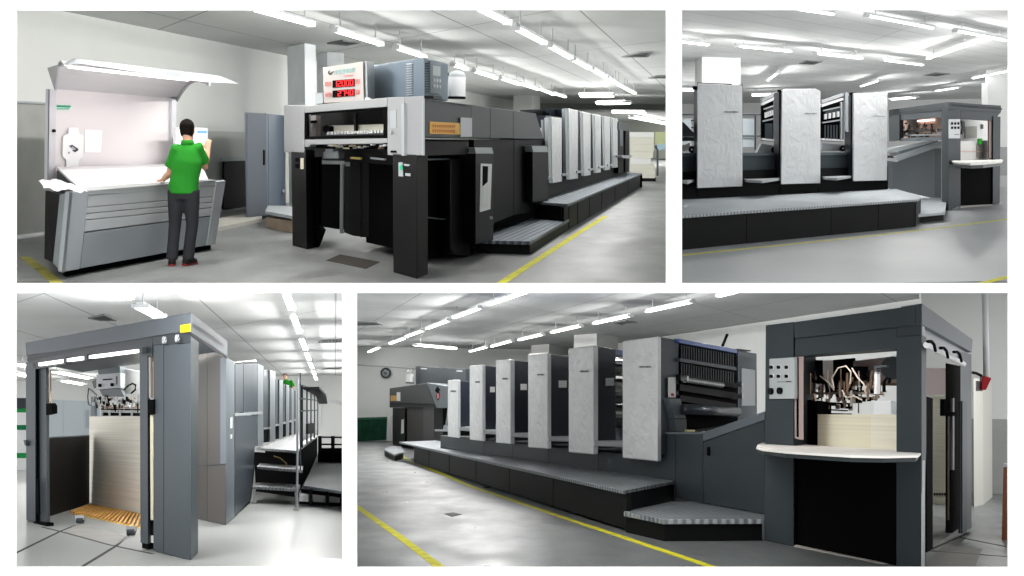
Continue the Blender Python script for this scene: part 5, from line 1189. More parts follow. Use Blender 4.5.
    cb = MB(); k = h0.mv(L3*-.1); cb.tube([k.f(*zH(*p)) for p in ((318, 250), (345, 222), (378, 205), (400, 216), (398, 250), (370, 275))], .016, 6); part(hd, 'cable', cb, M_dblack)
    cb = MB(); cb.tube([k.f(*zH(*p)) for p in ((75, 362), (60, 355), (56, 300), (62, 240), (85, 255), (120, 290))], .012, 6); part(hd, 'cable', cb, M_dark)
    oh(h0.mv(L3*.1), 'side_post', [zH(78, 300), zH(106, 300), zH(106, 440), zH(78, 440)], M_grey, .05)
    tri = MB(); k = h0.mv(L3*1.2); tri.ext(k.q(zH(85, 190), zH(125, 165), zH(125, 235), zH(100, 240)), L3*.1); part(hd, 'side_lever', tri, M_dark)
    # panels behind the opening
    w0 = fF.mv(L3*2.2)
    sc = thing(R3, 'partition_screen', 'pale blue panel screen seen through the lower left feeder portal', 'screen', R3.P(66, 478))
    w1 = Face(R3, R3.P(46, 478), d=V((1, .25, 0)))
    on(w1, 'panel', [(36, 399), (63, 400), (63, 478), (36, 478)], mat('pale_blue_panel', (202, 212, 218), .5), .05, par=sc); on(w1, 'panel', [(63.3, 400), (82, 401), (82, 478), (63.3, 478)], MATS['pale_blue_panel'], .05, par=sc); on(w1, 'panel', [(82.3, 401), (100, 402), (100, 478), (82.3, 478)], MATS['pale_blue_panel'], .05, par=sc)
    on(w1, 'panel_grip', [(85.5, 410), (89, 410), (89, 428), (85.5, 428)], mat('grip_blue', (176, 188, 196), .5), .02, .02, par=sc)
    bp = thing(R3, 'pile_guard', 'black side guard panel left of the cream pile in the lower left picture', 'machine guard', R3.P(47, 516))
    w2 = Face(R3, R3.P(47, 517), B=R3.P(89.5, 504))
    on(w2, 'panel', [(47, 438.5), (89.5, 436), (89.5, 504), (47, 517)], mat('guard_black', (20, 20, 21), .6), .03, par=bp); on(w2, 'top_edge', [(47, 437.2), (89.5, 434.7), (89.5, 436), (47, 438.5)], M_grey, .04, .01, par=bp)
    ov = fF.mv(L3*3)
    # green banded rack at the left edge
    g = Face(R3, R3.P(20, 470), d=V((1, .1, 0)))
    rk = thing(R3, 'goods_rack', 'white goods stacked with green bands at the left edge of the lower left picture', 'rack', g.f(20, 470))
    for (y0, y1, m_) in ((398, 408.5, M_dark), (408.7, 412.3, M_green), (412.5, 425, M_white), (425.2, 429.7, mat('deep_green', (20, 110, 70), .5)), (429.9, 453, M_white), (453.2, 457.8, M_green), (458, 470, M_white)):
        x1 = 24 if m_ is not M_dark else 23.5
        on(g, 'pack' if m_ in (M_white, M_dark) else 'band', [(8 if m_ is not M_dark else 16.5, y0), (34, y0), (34, y1), (8, y1)], m_, vec=V((0, .8, 0)), off=.02 if m_ not in (M_white, M_dark) else 0, par=rk)
    wb = R3.P(314, 567); q0 = Face(R3, R3.P(316, 569), d=V((1, 0, 0))); zt = q0.f(316, 559).z
    t = thing(R3, 'white_box', 'white box corner on the floor at the lower right of the lower left picture', 'box', R3.P(330, 568))
    pl = [R3.P(314, 566, zt), R3.P(314.2, 558.3, zt), R3.P(316, 557.5, zt), R3.P(343, 558.8, zt), R3.P(343, 566, zt)]
    part(t, 'lid', MB().prism(pl, zt-.02, zt), M_white); cen = sum(pl, V())/5; part(t, 'body', MB().prism([cen+(p-cen)*.97 for p in pl], 0, zt-.022), M_light)
feeder3()
def rear3():
    z5 = zz(225, 355, 3.49)
    # deck with two steps, guard posts and clear panels
    c0 = R3.P(253, 503); s1 = R3.P(295.5, 510.5); fs = Face(R3, c0, B=s1)
    SA = (c0-s1).normalized()
    def on(t, fc, name, pts, m, th=.04, off=0.0, vec=None, **k):
        return part(t, name, MB().ext(fc.sh(off).q(*pts), vec if vec is not None else -fc.n*th), m, **k)
    tm = tread_mat('tread_plate_c', (172, 175, 177), L3, .1)
    t = thing(R3, 'access_steps', 'steel access steps with two pale treads below the deck in the lower left picture', 'steps', c0)
    for (p, zrow) in ((((252.3, 486.5), (299, 489), (300.5, 484.5), (257, 482.5)), 492), (((257, 466.5), (302.5, 470), (303, 466), (259.5, 463)), 470)):
        pl0 = fs if zrow == 492 else fs.mv(L3*.9)
        z = pl0.f(p[0][0], p[0][1]).z; pl = [R3.P(*q, z) for q in p]
        part(t, 'tread', MB().prism(pl, z-.05, z), tm, .004)
    for x, y0, y1 in ((254.5, 490, 503), (296, 492, 510)):
        part(t, 'leg', MB().tube([fs.f(x, y1-1), fs.f(x, y0)], .022, 8), M_metal); part(t, 'foot', MB().tube([fs.f(x, y1), fs.f(x, y1-1.6)], .05, 10), M_metal)
    f2 = fs.mv(L3*2.6)
    on(t, f2, 'back_panel', [(254, 452), (297, 455), (297, 500), (256, 496)], M_dblack, .05, -.3)
    ho = MB(); ho.tube([f2.sh(.05).f(*p) for p in ((274, 456), (280, 458), (286, 463), (288, 468))], .012, 6); part(t, 'hose', ho, mat('hose_yellow', (190, 160, 70), .5), label='yellow hose')
    # deck
    fd = fs.mv(L3*1.8); zd = fd.f(257, 448.5).z
    pl = [R3.P(256.5, 447.8, zd), R3.P(296.5, 450.6, zd), R3.P(319.5, 434.8, zd), R3.P(300, 433.6, zd)]
    t = thing(R3, 'deck', 'raised pale deck beside the printing units of the lower left picture', 'deck', R3.P(270, 500))
    part(t, 'deck_plate', MB().prism(pl, zd-.05, zd), tm, .005)
    part(t, 'under_panel', MB().prism([V((p.x, p.y, 0)) for p in (pl[0]+L3*3.2, pl[1].lerp(pl[0], .06)+L3*3.2, pl[2].lerp(pl[3], .1), pl[3])], 0.02, zd-.06), M_dblack)
    # guard rail
    e0, e1 = R3.P(297.6, 450.3, zd), R3.P(319, 434.6, zd); e0.z = e1.z = 0; fg = Face(R3, e0, B=e1)
    t = thing(R3, 'guard_rail', 'metal guard rail with clear panels and a tall steel post on the lower left deck', 'railing', R3.P(297, 509))
    fp = fs.mv(L3*.02)
    part(t, 'tall_post', MB().tube([fp.f(297, 509), fp.f(298, 378)], .02, 8), M_metal)
    part(t, 'tall_post', MB().tube([fp.f(300.5, 470), fp.f(300.3, 373)], .012, 8), M_dark)
    gl = mat('clear_panel', (225, 232, 235), .1); 
    for (xa, xb) in ((302.5, 306.3), (307.2, 310.4), (311.2, 314), (314.6, 317.3)):
        u = (xa-302)/16; yt = 386+u*6; ym = 411-u*1
        on(t, fg, 'panel', [(xa, yt+1), (xb, yt+1.4), (xb, ym-.5), (xa, ym)], mat('panel_haze', (222, 226, 228), .3), .01); on(t, fg, 'panel', [(xa, ym+1), (xb, ym+.6), (xb, 441-(xb-300)*.42), (xa, 443-(xa-300)*.42)], mat('panel_haze', (222, 226, 228), .3), .01)
    for x in (302, 306.8, 310.8, 314.3, 317.6):
        u = (x-302)/16; part(t, 'post', MB().tube([fg.f(x, 448-u*13), fg.f(x, 385+u*6)], .022, 6), M_black)
    for ya, yb in ((384.5, 391), (411, 410), (398.5, 400.5)): part(t, 'rail', MB().tube([fg.f(300, ya), fg.f(318, yb)], .016, 6), M_mid)
    on(t, fg, 'canopy', [(303, 387), (317, 394.5), (319.5, 403), (319, 404), (316, 396), (303, 389)], M_black, vec=V((.35, 0, 0)))
    on(t, fg, 'dark_box', [(308, 424), (315, 423), (315, 433), (308, 434)], M_black, .1, .05)
    # printing units along the deck
    fu = Face(R3, R3.P(262, 446.5, zd), B=R3.P(300, 433.8, zd))
    navy = mat('unit_blue', (52, 60, 72), .35, coat=.2)
    rows = [(263.9, 269.8, 275.4, 369.5, 371.5, 442, 'nearest printing unit beside the deck in the lower left picture'), (275.7, 279.2, 283, 379, 380.5, 438.8, 'second printing unit along the deck in the lower left picture'), (283.4, 286, 289.3, 384, 385.2, 436.6, 'third printing unit along the deck in the lower left picture'), (289.6, 291.4, 294.2, 387.5, 388.6, 435, 'fourth printing unit along the deck in the lower left picture'), (294.4, 295.6, 297.6, 390.5, 391.2, 433.8, 'fifth printing unit along the deck in the lower left picture')]
    for i, (x0, x1, x2, y0, y1, yb, lab) in enumerate(rows):
        u = thing(R3, 'printing_unit', lab, 'printing unit', fu.f(x1, yb), 'printing units along the deck of the lower left picture')
        k = fu.sh(.02)
        on(u, fu, 'front_cover', [(x1, y0+.5), (x2, y1), (x2, yb-1), (x1, yb)], mat('unit_cover_c', (128, 134, 138), .4), vec=A3*.6, bevel=.006)
        on(u, fu, 'side_frame', [(x0, y0), (x1-.1, y0+.4), (x1-.1, yb-14), (x0, yb-13)], navy, vec=A3*.7, off=-.03)
        on(u, fu, 'lower_frame', [(x0, yb-13), (x1-.1, yb-14), (x1-.1, yb), (x0, yb+.5)], M_dblack, vec=A3*.7, off=-.05)
        on(u, fu, 'band', [(x0, yb-14.5), (x1, yb-15), (x1, yb-13), (x0, yb-12.5)], M_light, .02, .0)
    # operator far along the units
    org = R3.at(285, 440, fu.f(291, 436).y+3.5); s = R3.scale(org)
    zf = org.z = R3.at(285, 376.5, org.y).z-1.57
    J = dict(head=(0, .0, 1.57), neck=(.03, .0, 1.43), chest=(.1, .0, 1.2), pelvis=(.16, .0, .9), sh_l=(-.1, 0, 1.34), sh_r=(.27, 0, 1.36), el_l=(-.17, .12, 1.1), wr_l=(-.2, .3, 1.2), hand_l=(-.2, .38, 1.25), el_r=(.36, .1, 1.08), wr_r=(.25, .28, 1.02), hand_r=(.2, .34, 1.02), hip_l=(.07, 0, .86), hip_r=(.25, 0, .86), kn_l=(.06, .02, .47), kn_r=(.26, .02, .47), an_l=(.05, 0, .09), an_r=(.27, 0, .09))
    J = {k: (-v[0], v[1], v[2]) if True else v for k, v in J.items()}
    J2 = {}
    for k, v in J.items():
        k2 = k[:-1]+('r' if k.endswith('_l') else 'l') if k[-2:] in ('_l', '_r') else k; J2[k2] = v
    person(R3, 'person with dark hair in a green shirt standing far behind the printing units', org, V((0, -1, 0)), J2, mat('green_shirt', (52, 170, 46), .75), mat('charcoal_trousers', (52, 53, 56), .8), voxel=.012)
    # tray and black barrier at the right
    z = zz(176, 380, 5.82)
    t0 = R3.P(299, 507); ft = Face(R3, R3.P(299, 507.5), B=R3.P(341, 506.5))
    zt = ft.f(304, 487).z
    tr = thing(R3, 'roller_table', 'low steel table on black legs at the right edge of the lower left picture', 'table', R3.P(320, 507))
    pl = [R3.P(303.5, 485.8, zt), R3.P(345.5, 491.8, zt), R3.P(345.5, 455, zt), R3.P(318.5, 452.5, zt)]
    part(tr, 'table_top', MB().prism(pl, zt-.03, zt), tread_mat('table_plate_c', (88, 90, 92), A3, .09))
    q = ft.sh(.0); on(tr, Face(R3, pl[0], B=pl[1]), 'edge_trim', [(303, 485.5), (345.5, 491.6), (345.5, 494.4), (303, 488.3)], M_mid, .03, .02)
    for x in (310.5, 327, 341):
        on(tr, ft, 'leg', [(x-1.2, 488), (x+1.2, 488), (x+1.2, 505.5), (x-1.2, 505)], M_black, vec=V((0, .1, 0)))
    on(tr, ft, 'lower_beam', [(299, 501.5), (344, 503.5), (344, 506.5), (299, 504)], M_dblack, .05, -.1)
    on(tr, ft, 'upper_beam', [(301, 489), (344, 494.5), (344, 498), (301, 493)], M_dblack, .05, -.1)
    for x0, x1 in ((299.5, 308.5), (312, 325), (328, 339)): on(tr, ft, 'white_box', [(x0, 494), (x1, 495), (x1, 502.5), (x0, 501.5)], M_white, vec=V((0, .3, 0)), off=-.2)
    fb = Face(R3, R3.P(318, 475), B=R3.P(345, 476)); 
    b = thing(R3, 'barrier', 'black tubular barrier behind the low steel table in the lower left picture', 'barrier', fb.f(330, 475))
    for y in (436.3, 443.5, 450.5): on(b, fb, 'rail', [(318, y), (345.5, y+.4), (345.5, y+2), (318, y+1.6)], M_black, .06)
    for x in (318, 331, 344): on(b, fb, 'post', [(x, 436), (x+2, 436), (x+2, 475), (x, 475)], M_black, .06)
    on(b, fb, 'dark_panel', [(318, 448), (345.5, 448), (345.5, 475), (318, 475)], M_dblack, .03, -.1)
    fd = Face(R3, R3.P(330, 450), d=V((1, 0, 0)))
    d = thing(R3, 'desk_machine', 'black desk machine with tilted top in the far right of the lower left picture', 'machine', fd.f(332, 450))
    on(d, fd, 'top', [(326, 425.5), (330, 424), (345.5, 424), (345.5, 429), (326, 429)], M_dblack, vec=V((0, .5, 0))); on(d, fd, 'body', [(328, 429), (345.5, 429), (345.5, 434), (330, 434)], M_black, vec=V((0, .4, 0))); on(d, fd, 'base', [(331, 434), (345.5, 434), (345.5, 450), (331, 450)], M_light, vec=V((0, .4, 0)))
    zr = zt+.02
    rg = solo(R3, 'red_cloth', MB().prism([R3.P(335, 454.3, zr), R3.P(343, 454.5, zr), R3.P(343, 456, zr), R3.P(336, 455.8, zr)], zr-.018, zr+.04), M_red, 'red cloth lying on the far corner of the low steel table', 'cloth')
rear3()
# ================================================================== lower right: the press seen from its feeder
R4 = Room(1.55, 4.6, 682, 413, 690)
L4 = R4.vp(230, 409)          # along the press, away from the viewer
A4 = R4.vp(1118, 424)         # across the press, away from the viewer
TAG4 = 'in the lower right picture'
def setting4():
    far = R4.P(357, 439.5).y
    sheet(R4, 'floor', floor_mat('floor_paint_d', (108, 112, 112)), 0, 351, 1120, 11.8, far+2, -.02)
    c0 = R4.C(690, 290.6).y
    sheet(R4, 'ceiling', grid_mat('ceiling_panels_d', (182, 184, 184), (132, 134, 134), L4, 2.4, A4, 5.2, .035), R4.H, 351, 1120, c0, far+2, .05)
    wm = mat('wall_paint_d', (205, 207, 206), .85, var=.04, vscale=.5)
    # end wall beyond the delivery
    upright(R4, 'wall_back', wm, 351, 640, far, 0, R4.H)
    # long wall behind the press
    p, q = R4.C(680, 334), R4.C(946, 294.7); p.z = q.z = 0
    d = (q-p).normalized(); a = p-d*(p.y-far)/(-d.y) if d.y else p
    a = p+d*((far-p.y)/d.y); n = V((d.y, -d.x, 0)); n = n if n.y > 0 else -n
    struct(R4, 'wall_long', MB().ext([a, q, q+V((0, 0, R4.H)), a+V((0, 0, R4.H))], n*.1), wm)
    # return wall on the right, two tone, running beyond the frame
    e = R4.P(1060, 487); e2 = R4.P(946, 497)
    fa = Face(R4, R4.P(960, 493), d=V((1, -.12, 0)))
    zt = 5.6
    u0, u1 = fa.f(925, 500), fa.f(1045, 500)
    for z0, z1, m_ in ((0, R4.up(fa.f(995, 500), 419), mat('wall_dado_d', (150, 152, 150), .8, var=.05)), (R4.up(fa.f(995, 500), 419), zt, wm)):
        g0, g1 = V(u0), V(u1); g0.z = g1.z = z0
        struct(R4, 'wall_right', MB().ext([g0, g1, g1+V((0, 0, z1-z0)), g0+V((0, 0, z1-z0))], V((0, .1, 0))), m_)
    # painted line beside the walkway, and a second one nearer
    for pts in (((392, 452.5), (470, 486), (560, 516.5), (640, 543), (724, 571)), ((353, 504), (400, 537), (445, 571))):
        pl = [R4.P(*p) for p in pts]; mb = MB()
        for i in range(len(pl)-1):
            dd = (pl[i+1]-pl[i]); nn = V((dd.y, -dd.x, 0)).normalized()*.055; ee = dd.normalized()*.004
            mb.ext([pl[i]-nn-ee, pl[i+1]-nn, pl[i+1]+nn, pl[i]+nn-ee], V((0, 0, .003)))
        struct(R4, 'floor_line', mb, M_yellow)
    # trench covers at the right
    for pts in (((915, 556), (946, 543), (968, 533)), ((930, 551), (1012, 557)), ((960, 537.5), (1012, 548))):
        pl = [R4.P(*p) for p in pts]; mb = MB()
        for i in range(len(pl)-1):
            dd = (pl[i+1]-pl[i]); nn = V((dd.y, -dd.x, 0)).normalized()*.02
            mb.ext([pl[i]-nn, pl[i+1]-nn, pl[i+1]+nn, pl[i]+nn], V((0, 0, .004)))
        struct(R4, 'floor_joint', mb, mat('joint_dark', (70, 70, 70), .8))
    pl = [R4.P(944, 545), R4.P(982, 549), R4.P(974, 570), R4.P(922, 566)]
    struct(R4, 'floor_plate', MB().ext(pl, V((0, 0, .003))), mat('trench_plate', (128, 127, 124), .6, var=.1))
    solo(R4, 'floor_drain', MB().ext([R4.P(444, 514), R4.P(453, 512.5), R4.P(462, 514.5), R4.P(452, 517)], V((0, 0, .004))), mat('drain_grey', (90, 92, 92), .6, var=.4, vscale=40), 'small dark drain cover set in the open floor left of the yellow line', 'drain')
setting4()
lamp_row(R4, 'of the left row over the walkway, in the lower right picture', 'left row of lights over the feeder side walkway', [(489, 304.5, 527, 292), (454.5, 317.5, 480.5, 308), (427.5, 328.5, 449, 320.5), (407, 336.5, 423.5, 330.5), (390.5, 343.5, 405.5, 338), (369, 352, 379.5, 347.5)], .17, 2, power=120, fall=.7)
lamp_row(R4, 'of the right row over the units, in the lower right picture', 'right row of lights over the printing units', [(719, 296, 753, 288), (648, 311.5, 692, 302), (595, 323.5, 630, 316), (552.5, 332.5, 581, 326), (519.5, 340, 543, 334.5), (492, 346.5, 512, 341), (470.5, 351.5, 487.5, 347), (471.5, 361, 485, 358.5)], .17, 2, power=85, fall=.75)
lamp_row(R4, 'lying crosswise beyond the rows, in the lower right picture', None, [(415.5, 345, 454.5, 348.5)], .3, 2)
vent(R4, 'dark ceiling vent at the left edge of the lower right picture', [(350, 321), (377, 322), (383, 324.5), (352, 325)])
vent(R4, 'ceiling vent beside the third light over the printing units', [(612, 322), (626, 320), (637, 322), (622, 324.5)])
vent(R4, 'small ceiling vent near the crosswise light in the lower right picture', [(463, 354), (470, 353), (477, 354.5), (469, 356)])

def press4():
    # ---- walkway: riser on the floor, chequer plate on top
    b0, b1 = R4.P(412.6, 463.2), R4.P(627, 532)
    fr = Face(R4, b0, B=b1)
    c1 = fr.f(627, 520); zw = R4.up(c1, 490.5)
    c0 = fr.f(401, 460); dl = (c1-c0); dl.z = 0; L = dl.normalized()      # true run of the walkway, towards the viewer
    bk = Face(R4, R4.P(572, 466.5, zw), B=R4.P(674, 480.8, zw))
    # plan corners of the top
    t = thing(R4, 'walkway_platform', 'long chequer plate walkway with black riser panels along the wrapped printing units', 'walkway', V((c1.x, c1.y, 0)))
    top = [fr.f(400.5, 443.4), fr.f(627.5, 490.3)]
    n0, n1 = V((top[0].x, top[0].y, 0)), V((top[1].x, top[1].y, 0))
    k1 = R4.P(674, 480.8, zw); k1.z = 0
    k0 = n0+(k1-n1)*1.0
    # back corner at the far end on the back line
    k0 = R4.P(408, 441.6, zw); k0.z = 0
    k0 = k1+(n0-n1)
    plan = [n0, n1, k1, k0]
    out = fr.n*.05
    part(t, 'tread_plate', MB().prism([n0+out, n1+out, k1, k0], zw-.05, zw), tread_mat('tread_plate_d', (160, 166, 170), L, .16), .006)
    xs = [401, 412.6, 428, 448.5, 475.5, 509, 553, 627.2]
    for i in range(1, len(xs)-1):
        a, b = fr.f(xs[i]+.25, 500), fr.f(xs[i+1]-.25, 500); a.z = b.z = .03
        part(t, 'riser_panel', MB().ext([a, b, b+V((0, 0, zw-.09)), a+V((0, 0, zw-.09))], -fr.n*.06), M_black, .006)
    a = V((n1.x, n1.y, .03)); b = V((k1.x, k1.y, .03))
    part(t, 'end_panel', MB().ext([a, b, b+V((0, 0, zw-.09)), a+V((0, 0, zw-.09))], (n0-n1).normalized()*.06), M_black)
    fb = MB()
    for i in range(7):
        p = n0.lerp(n1, (i+.5)/7)-fr.n*.15; fb.tube([p, p+V((0, 0, .1))], .04, 8)
    part(t, 'foot', fb, M_metal)
    # low step at the far end
    s0 = R4.P(384.5, 455)
    zz = R4.up(s0, 449)
    pl = [R4.P(384, 449.5, zz), R4.P(395, 454.6, zz), R4.P(404, 452, zz), R4.P(401, 446.3, zz), R4.P(390, 446, zz)]
    t2 = thing(R4, 'walkway_step', 'low chequer plate step at the far delivery end of the long walkway', 'step', V((pl[0].x, pl[0].y, 0)), None)
    part(t2, 'tread_plate', MB().prism(pl, zz-.05, zz), MATS['tread_plate_d'])
    cc = sum(pl, V())/5
    part(t2, 'riser_panel', MB().prism([cc+(p-cc)*.94 for p in pl], .0, zz-.06), M_black)
    # near step before the feeder
    s = R4.P(663, 541.3); z2 = R4.up(s, 519)
    pl = [R4.P(623.7, 511.5, z2), R4.P(663, 519.3, z2), R4.P(764, 519, z2), R4.P(764, 513.3, z2), R4.P(703.4, 501.8, z2), R4.P(671, 501.4, z2)]
    t3 = thing(R4, 'walkway_step', 'angled chequer plate step with black sides in front of the sloping feeder cover', 'step', V((s.x, s.y, 0)))
    cc = sum(pl, V())/6
    part(t3, 'tread_plate', MB().prism(pl, z2-.06, z2), MATS['tread_plate_d'], .005)
    part(t3, 'riser_panel', MB().prism([cc+(p-cc)*.97 for p in pl], .0, z2-.065), M_black)
    # ---- the press bed behind the walkway
    zb = R4.up(bk.f(607, 470), 449)
    b_n = bk.f(660.7, 477); b_f = bk.f(440, 446); b_n.z = b_f.z = 0
    W = A4*6.5
    t = thing(R4, 'press_bed', 'long dark grey base of the press under the wrapped printing units', 'press bed', b_n)
    part(t, 'side_panel', MB().ext([p+A4*.02 for p in (b_n, b_f, b_f+V((0, 0, zb-.05)), b_n+V((0, 0, zb-.05)))], W), M_dark, .01)
    jm = MB()
    for x in (483, 512, 548, 598):
        p = bk.sh(.004).f(x, 460); p.z = zw; jm.box(p, L*.012, V((0, 0, zb-zw-.06)), bk.n*-.003)
    part(t, 'panel_joint', jm, M_dblack)
    tr = [(459.4, 469.5, 430.5), (482.3+1, 495.8, 433.7), (511, 528, 437), (548, 568.5, 441), (594, 622, 446)]
    pf = bk.sh(.22)
    for (xa, xb, y) in tr:
        p, q = pf.f(xa-1, y), pf.f(xb+2, y+.9)
        part(t, 'foot_board', MB().ext([p, q, q+V((0, 0, .09)), p+V((0, 0, .09))], A4*1.2), mat('tread_flat', (168, 172, 174), .5), .006)
    # ---- six printing units
    cf = bk.sh(.25)
    film = MATS['wrapped_cover']; side_l = mat('cover_edge', (176, 182, 185), .4)
    rows = [ # xl, xs(front/edge), xe(edge/side), xd(side end), y top l, s, y bottom l, s, label
        (622.5, 657.6, 661.3, 678.7, 341.0, 336.2, 458.0, 461.6, 'largest film wrapped printing unit, the one nearest the feeder in the lower right picture', M_mid),
        (568.5, 593.4, 598.3, 615.8, 348.3, 345.4, 452.3, 454.8, 'film wrapped printing unit second from the feeder in the lower right picture', M_dark),
        (527.9, 547.4, 551.5, 568.5, 353.9, 353.0, 447.4, 449.0, 'film wrapped printing unit third from the feeder in the lower right picture', M_dark),
        (495.8, 510.4, 514.9, 528.2, 360.4, 359.4, 442.8, 444.2, 'film wrapped printing unit fourth from the feeder in the lower right picture', M_dark),
        (469.5, 482.3, 485.7, 496.0, 365.6, 364.6, 439.7, 441.2, 'film wrapped printing unit fifth from the feeder in the lower right picture', M_dark),
        (447.7, 458.0, 460.6, 470.0, 380.2, 379.6, 436.8, 438.0, 'shortest film wrapped unit, the one nearest the delivery in the lower right picture', M_dark)]
    navy = mat('navy_side', (38, 43, 52), .35, coat=.3)
    for i, (xl, xs, xe, xd, yl, ys, bl, bs, lab, sm) in enumerate(rows):
        q = cf.q((xl, yl), (xs, ys), (xs, bs), (xl, bl))
        S = Face(R4, cf.f(xs, bs), d=A4)
        wd = (q[0]-q[1]); wd.z = 0
        e0 = S.f(xe, ys); tk = (V((e0.x, e0.y, 0))-V((q[1].x, q[1].y, 0)))
        t = thing(R4, 'printing_unit', lab, 'printing unit', V((q[2].x, q[2].y, zb)), 'printing units of the press in the lower right picture')
        cov = part(t, 'front_cover', MB().ext(q, tk*.995), film, .02)
        # name strip on the cover
        nx0, nx1 = xl+(xs-xl)*.47, xl+(xs-xl)*.82; ny = yl+(bl-yl)*.22
        if i < 5: text_mesh(cov, 'lettering', 'HEIDELBERG', cf, nx0, ny+1.0, nx1, ny-.7, M_dark)
        else: text_mesh(cov, 'lettering', 'HEIDELBERG', cf, xl+3, ny-.5, xs-2, ny-2.2, M_dark)
        # operator side frame
        sp = S.q((xe, ys+1.0), (xd, ys+1.0+(xd-xe)*.11), (xd, bs-8), (xe, bs-8))
        ztop = sp[0].z; zlo = zb
        for k, zz in ((0, ztop), (1, ztop), (2, zlo), (3, zlo)): sp[k].z = zz
        part(t, 'side_frame', MB().ext(sp, wd), navy if i else sm, .01)
        if i in (1, 2, 3, 4):   # white data sheet on the frame
            f = (xd-xe); part(t, 'data_sheet', MB().ext(Face(R4, S.p, S.n).sh(.01).rect(xe+f*.42, yl+(bl-yl)*.285, xe+f*.9, yl+(bl-yl)*.36), wd.normalized()*.005), M_paper, label='white sheet')
        # cylinder pack across the press, far frame, guard bar
        fr0 = V((sp[1].x, sp[1].y, 0)); dd = wd.normalized(); wl = wd.length
        aw = A4*3.4
        cy = MB()
        for (u, h, r) in ((.3, .28, .16), (.62, .34, .2), (.35, .55, .15), (.7, .66, .17), (.4, .82, .12), (.65, .9, .1)):
            p = fr0+dd*wl*u+V((0, 0, zb+(ztop-zb)*h)); cy.tube([p, p+aw], r*(ztop-zb)*.55, 14)
        part(t, 'cylinder', cy, mat('roller_black', (30, 31, 34), .3, coat=.4), smooth=False)
        g = fr0+A4*3.4
        part(t, 'far_frame', MB().ext([g+V((0, 0, zb)), g+wd+V((0, 0, zb)), g+wd+V((0, 0, ztop-.05)), g+V((0, 0, ztop-.05))], A4*1.2), M_grey, .02)
        p = fr0+dd*.02+V((0, 0, ztop-.1))
        part(t, 'guard_bar', MB().ext([p, p+dd*.5, p+dd*.5+V((0, 0, .09)), p+V((0, 0, .09))], aw), mat('guard_blue', (62, 92, 160), .35, coat=.3))
        # inner deck box with a rag of paper between the units
        if i in (1, 2, 3):
            pass
    # details on the nearest unit's open flank
    xl, xs, xe, xd, yl, ys, bl, bs = rows[0][:8]
    S = Face(R4, cf.f(xs, bs), d=A4); Sn = S.sh(0.02)
    t = thing(R4, 'inking_guard', 'dark barred guard and rollers on the open flank of the largest wrapped unit', 'machine guard', Sn.f(700, 430))
    up = Sn.n*.04
    def onS(name, pts, m, off=0.0, th=.05, **k): return part(t, name, MB().ext(S.sh(off).q(*pts), -S.n*th), m, **k)
    onS('back_plate', [(679.2, 341), (736.8, 352.6), (737.5, 431), (684, 431.5)], M_dblack, 0.0, .04)
    onS('guard_rail', [(679.2, 338.6), (737, 349.4), (737, 353.4), (679.2, 343)], mat('guard_blue', (62, 92, 160), .35), .06, .1, bevel=.01)
    bars = MB(); fS = S.sh(.05)
    for (ya, yb) in ((345, 355.5), (363, 372)):
        for k in range(22):
            x = 681.5+k*2.45; s = (x-680)*.17
            p = fS.q((x, ya+s), (x+.7, ya+s), (x+.7, yb+s*1.25+3), (x, yb+s*1.25+3)); bars.ext(p, -S.n*.01)
    part(t, 'guard_bar', bars, mat('bar_grey', (62, 66, 70), .4))
    for (y0, y1, m_) in ((358.2, 361.5, M_mid), (374.5, 379, M_black), (384, 390.5, M_black), (395, 401, M_black)):
        onS('cross_bar', [(680, y0), (736.5, y0+9), (736.5, y1+9), (680, y1)], m_, .07, .06)
    fS = S.sh(.16); rl = MB()
    p, q = fS.f(684.5, 379.8), fS.f(722, 385.3); rl.tube([p, q], .045, 10); part(t, 'ink_roller', rl, mat('roller_steel', (150, 152, 152), .3, metal=.7, var=.5, vscale=25))
    rl = MB(); p, q = fS.f(684.5, 409), fS.f(737, 412); rl.tube([p, q], .085, 16); part(t, 'impression_cylinder', rl, mat('cylinder_steel', (92, 96, 104), .25, metal=.6), smooth=True)
    onS('sill', [(684, 431.5), (738, 424), (738, 428), (684, 433.5)], M_black, .1, .3)
    onS('arm_plate', [(668.6, 398.5), (680.5, 398.5), (686.5, 418.5), (675, 418.5)], M_grey, .10, .12, bevel=.01)
    onS('arm_plate', [(675, 418.5), (686.5, 418.5), (687, 432), (675.5, 432)], M_mid, .10, .12, bevel=.01)
    onS('notice', [(668.7, 377.3), (675.7, 377.3), (675.7, 397.3), (668.7, 397.3)], M_paper, .05, .01, label='white notice with red mark')
    onS('red_mark', [(671.5, 393.3), (674, 393.3), (674, 396), (671.5, 396)], M_red, .056, .006)
    onS('lamp_cover', [(687, 429.7), (695, 429.7), (695, 433), (687, 433)], mat('amber_lens', (235, 225, 170), .3), .14, .06)
    # knobs on the rail
    kb = MB()
    for (x, y) in ((681.8, 378.5), (737, 384.5), (737.3, 396)): 
        p = S.sh(.12).f(x, y); kb.tube([p, p+S.n*.1], .045, 8)
    part(t, 'knob', kb, M_metal)
    # far side column of the same unit (drive side housing)
    fcol = Face(R4, S.f(738, 420)+A4*.0, d=A4).mv(V((0, 0, 0)))
    t = thing(R4, 'drive_housing', 'mid grey drive side housing behind the barred guard', 'machine housing', S.f(742, 420))
    q = S.q((737.8, 350.2), (756.8, 353.5), (757.2, 432), (738.3, 432))
    part(t, 'housing', MB().ext(q, L4*1.0), M_grey, .02)
    q = S.sh(.02).q((742, 368), (755.3, 370), (755.3, 406), (742, 406)); part(t, 'door', MB().ext(q, -S.n*.03), M_light, .01)
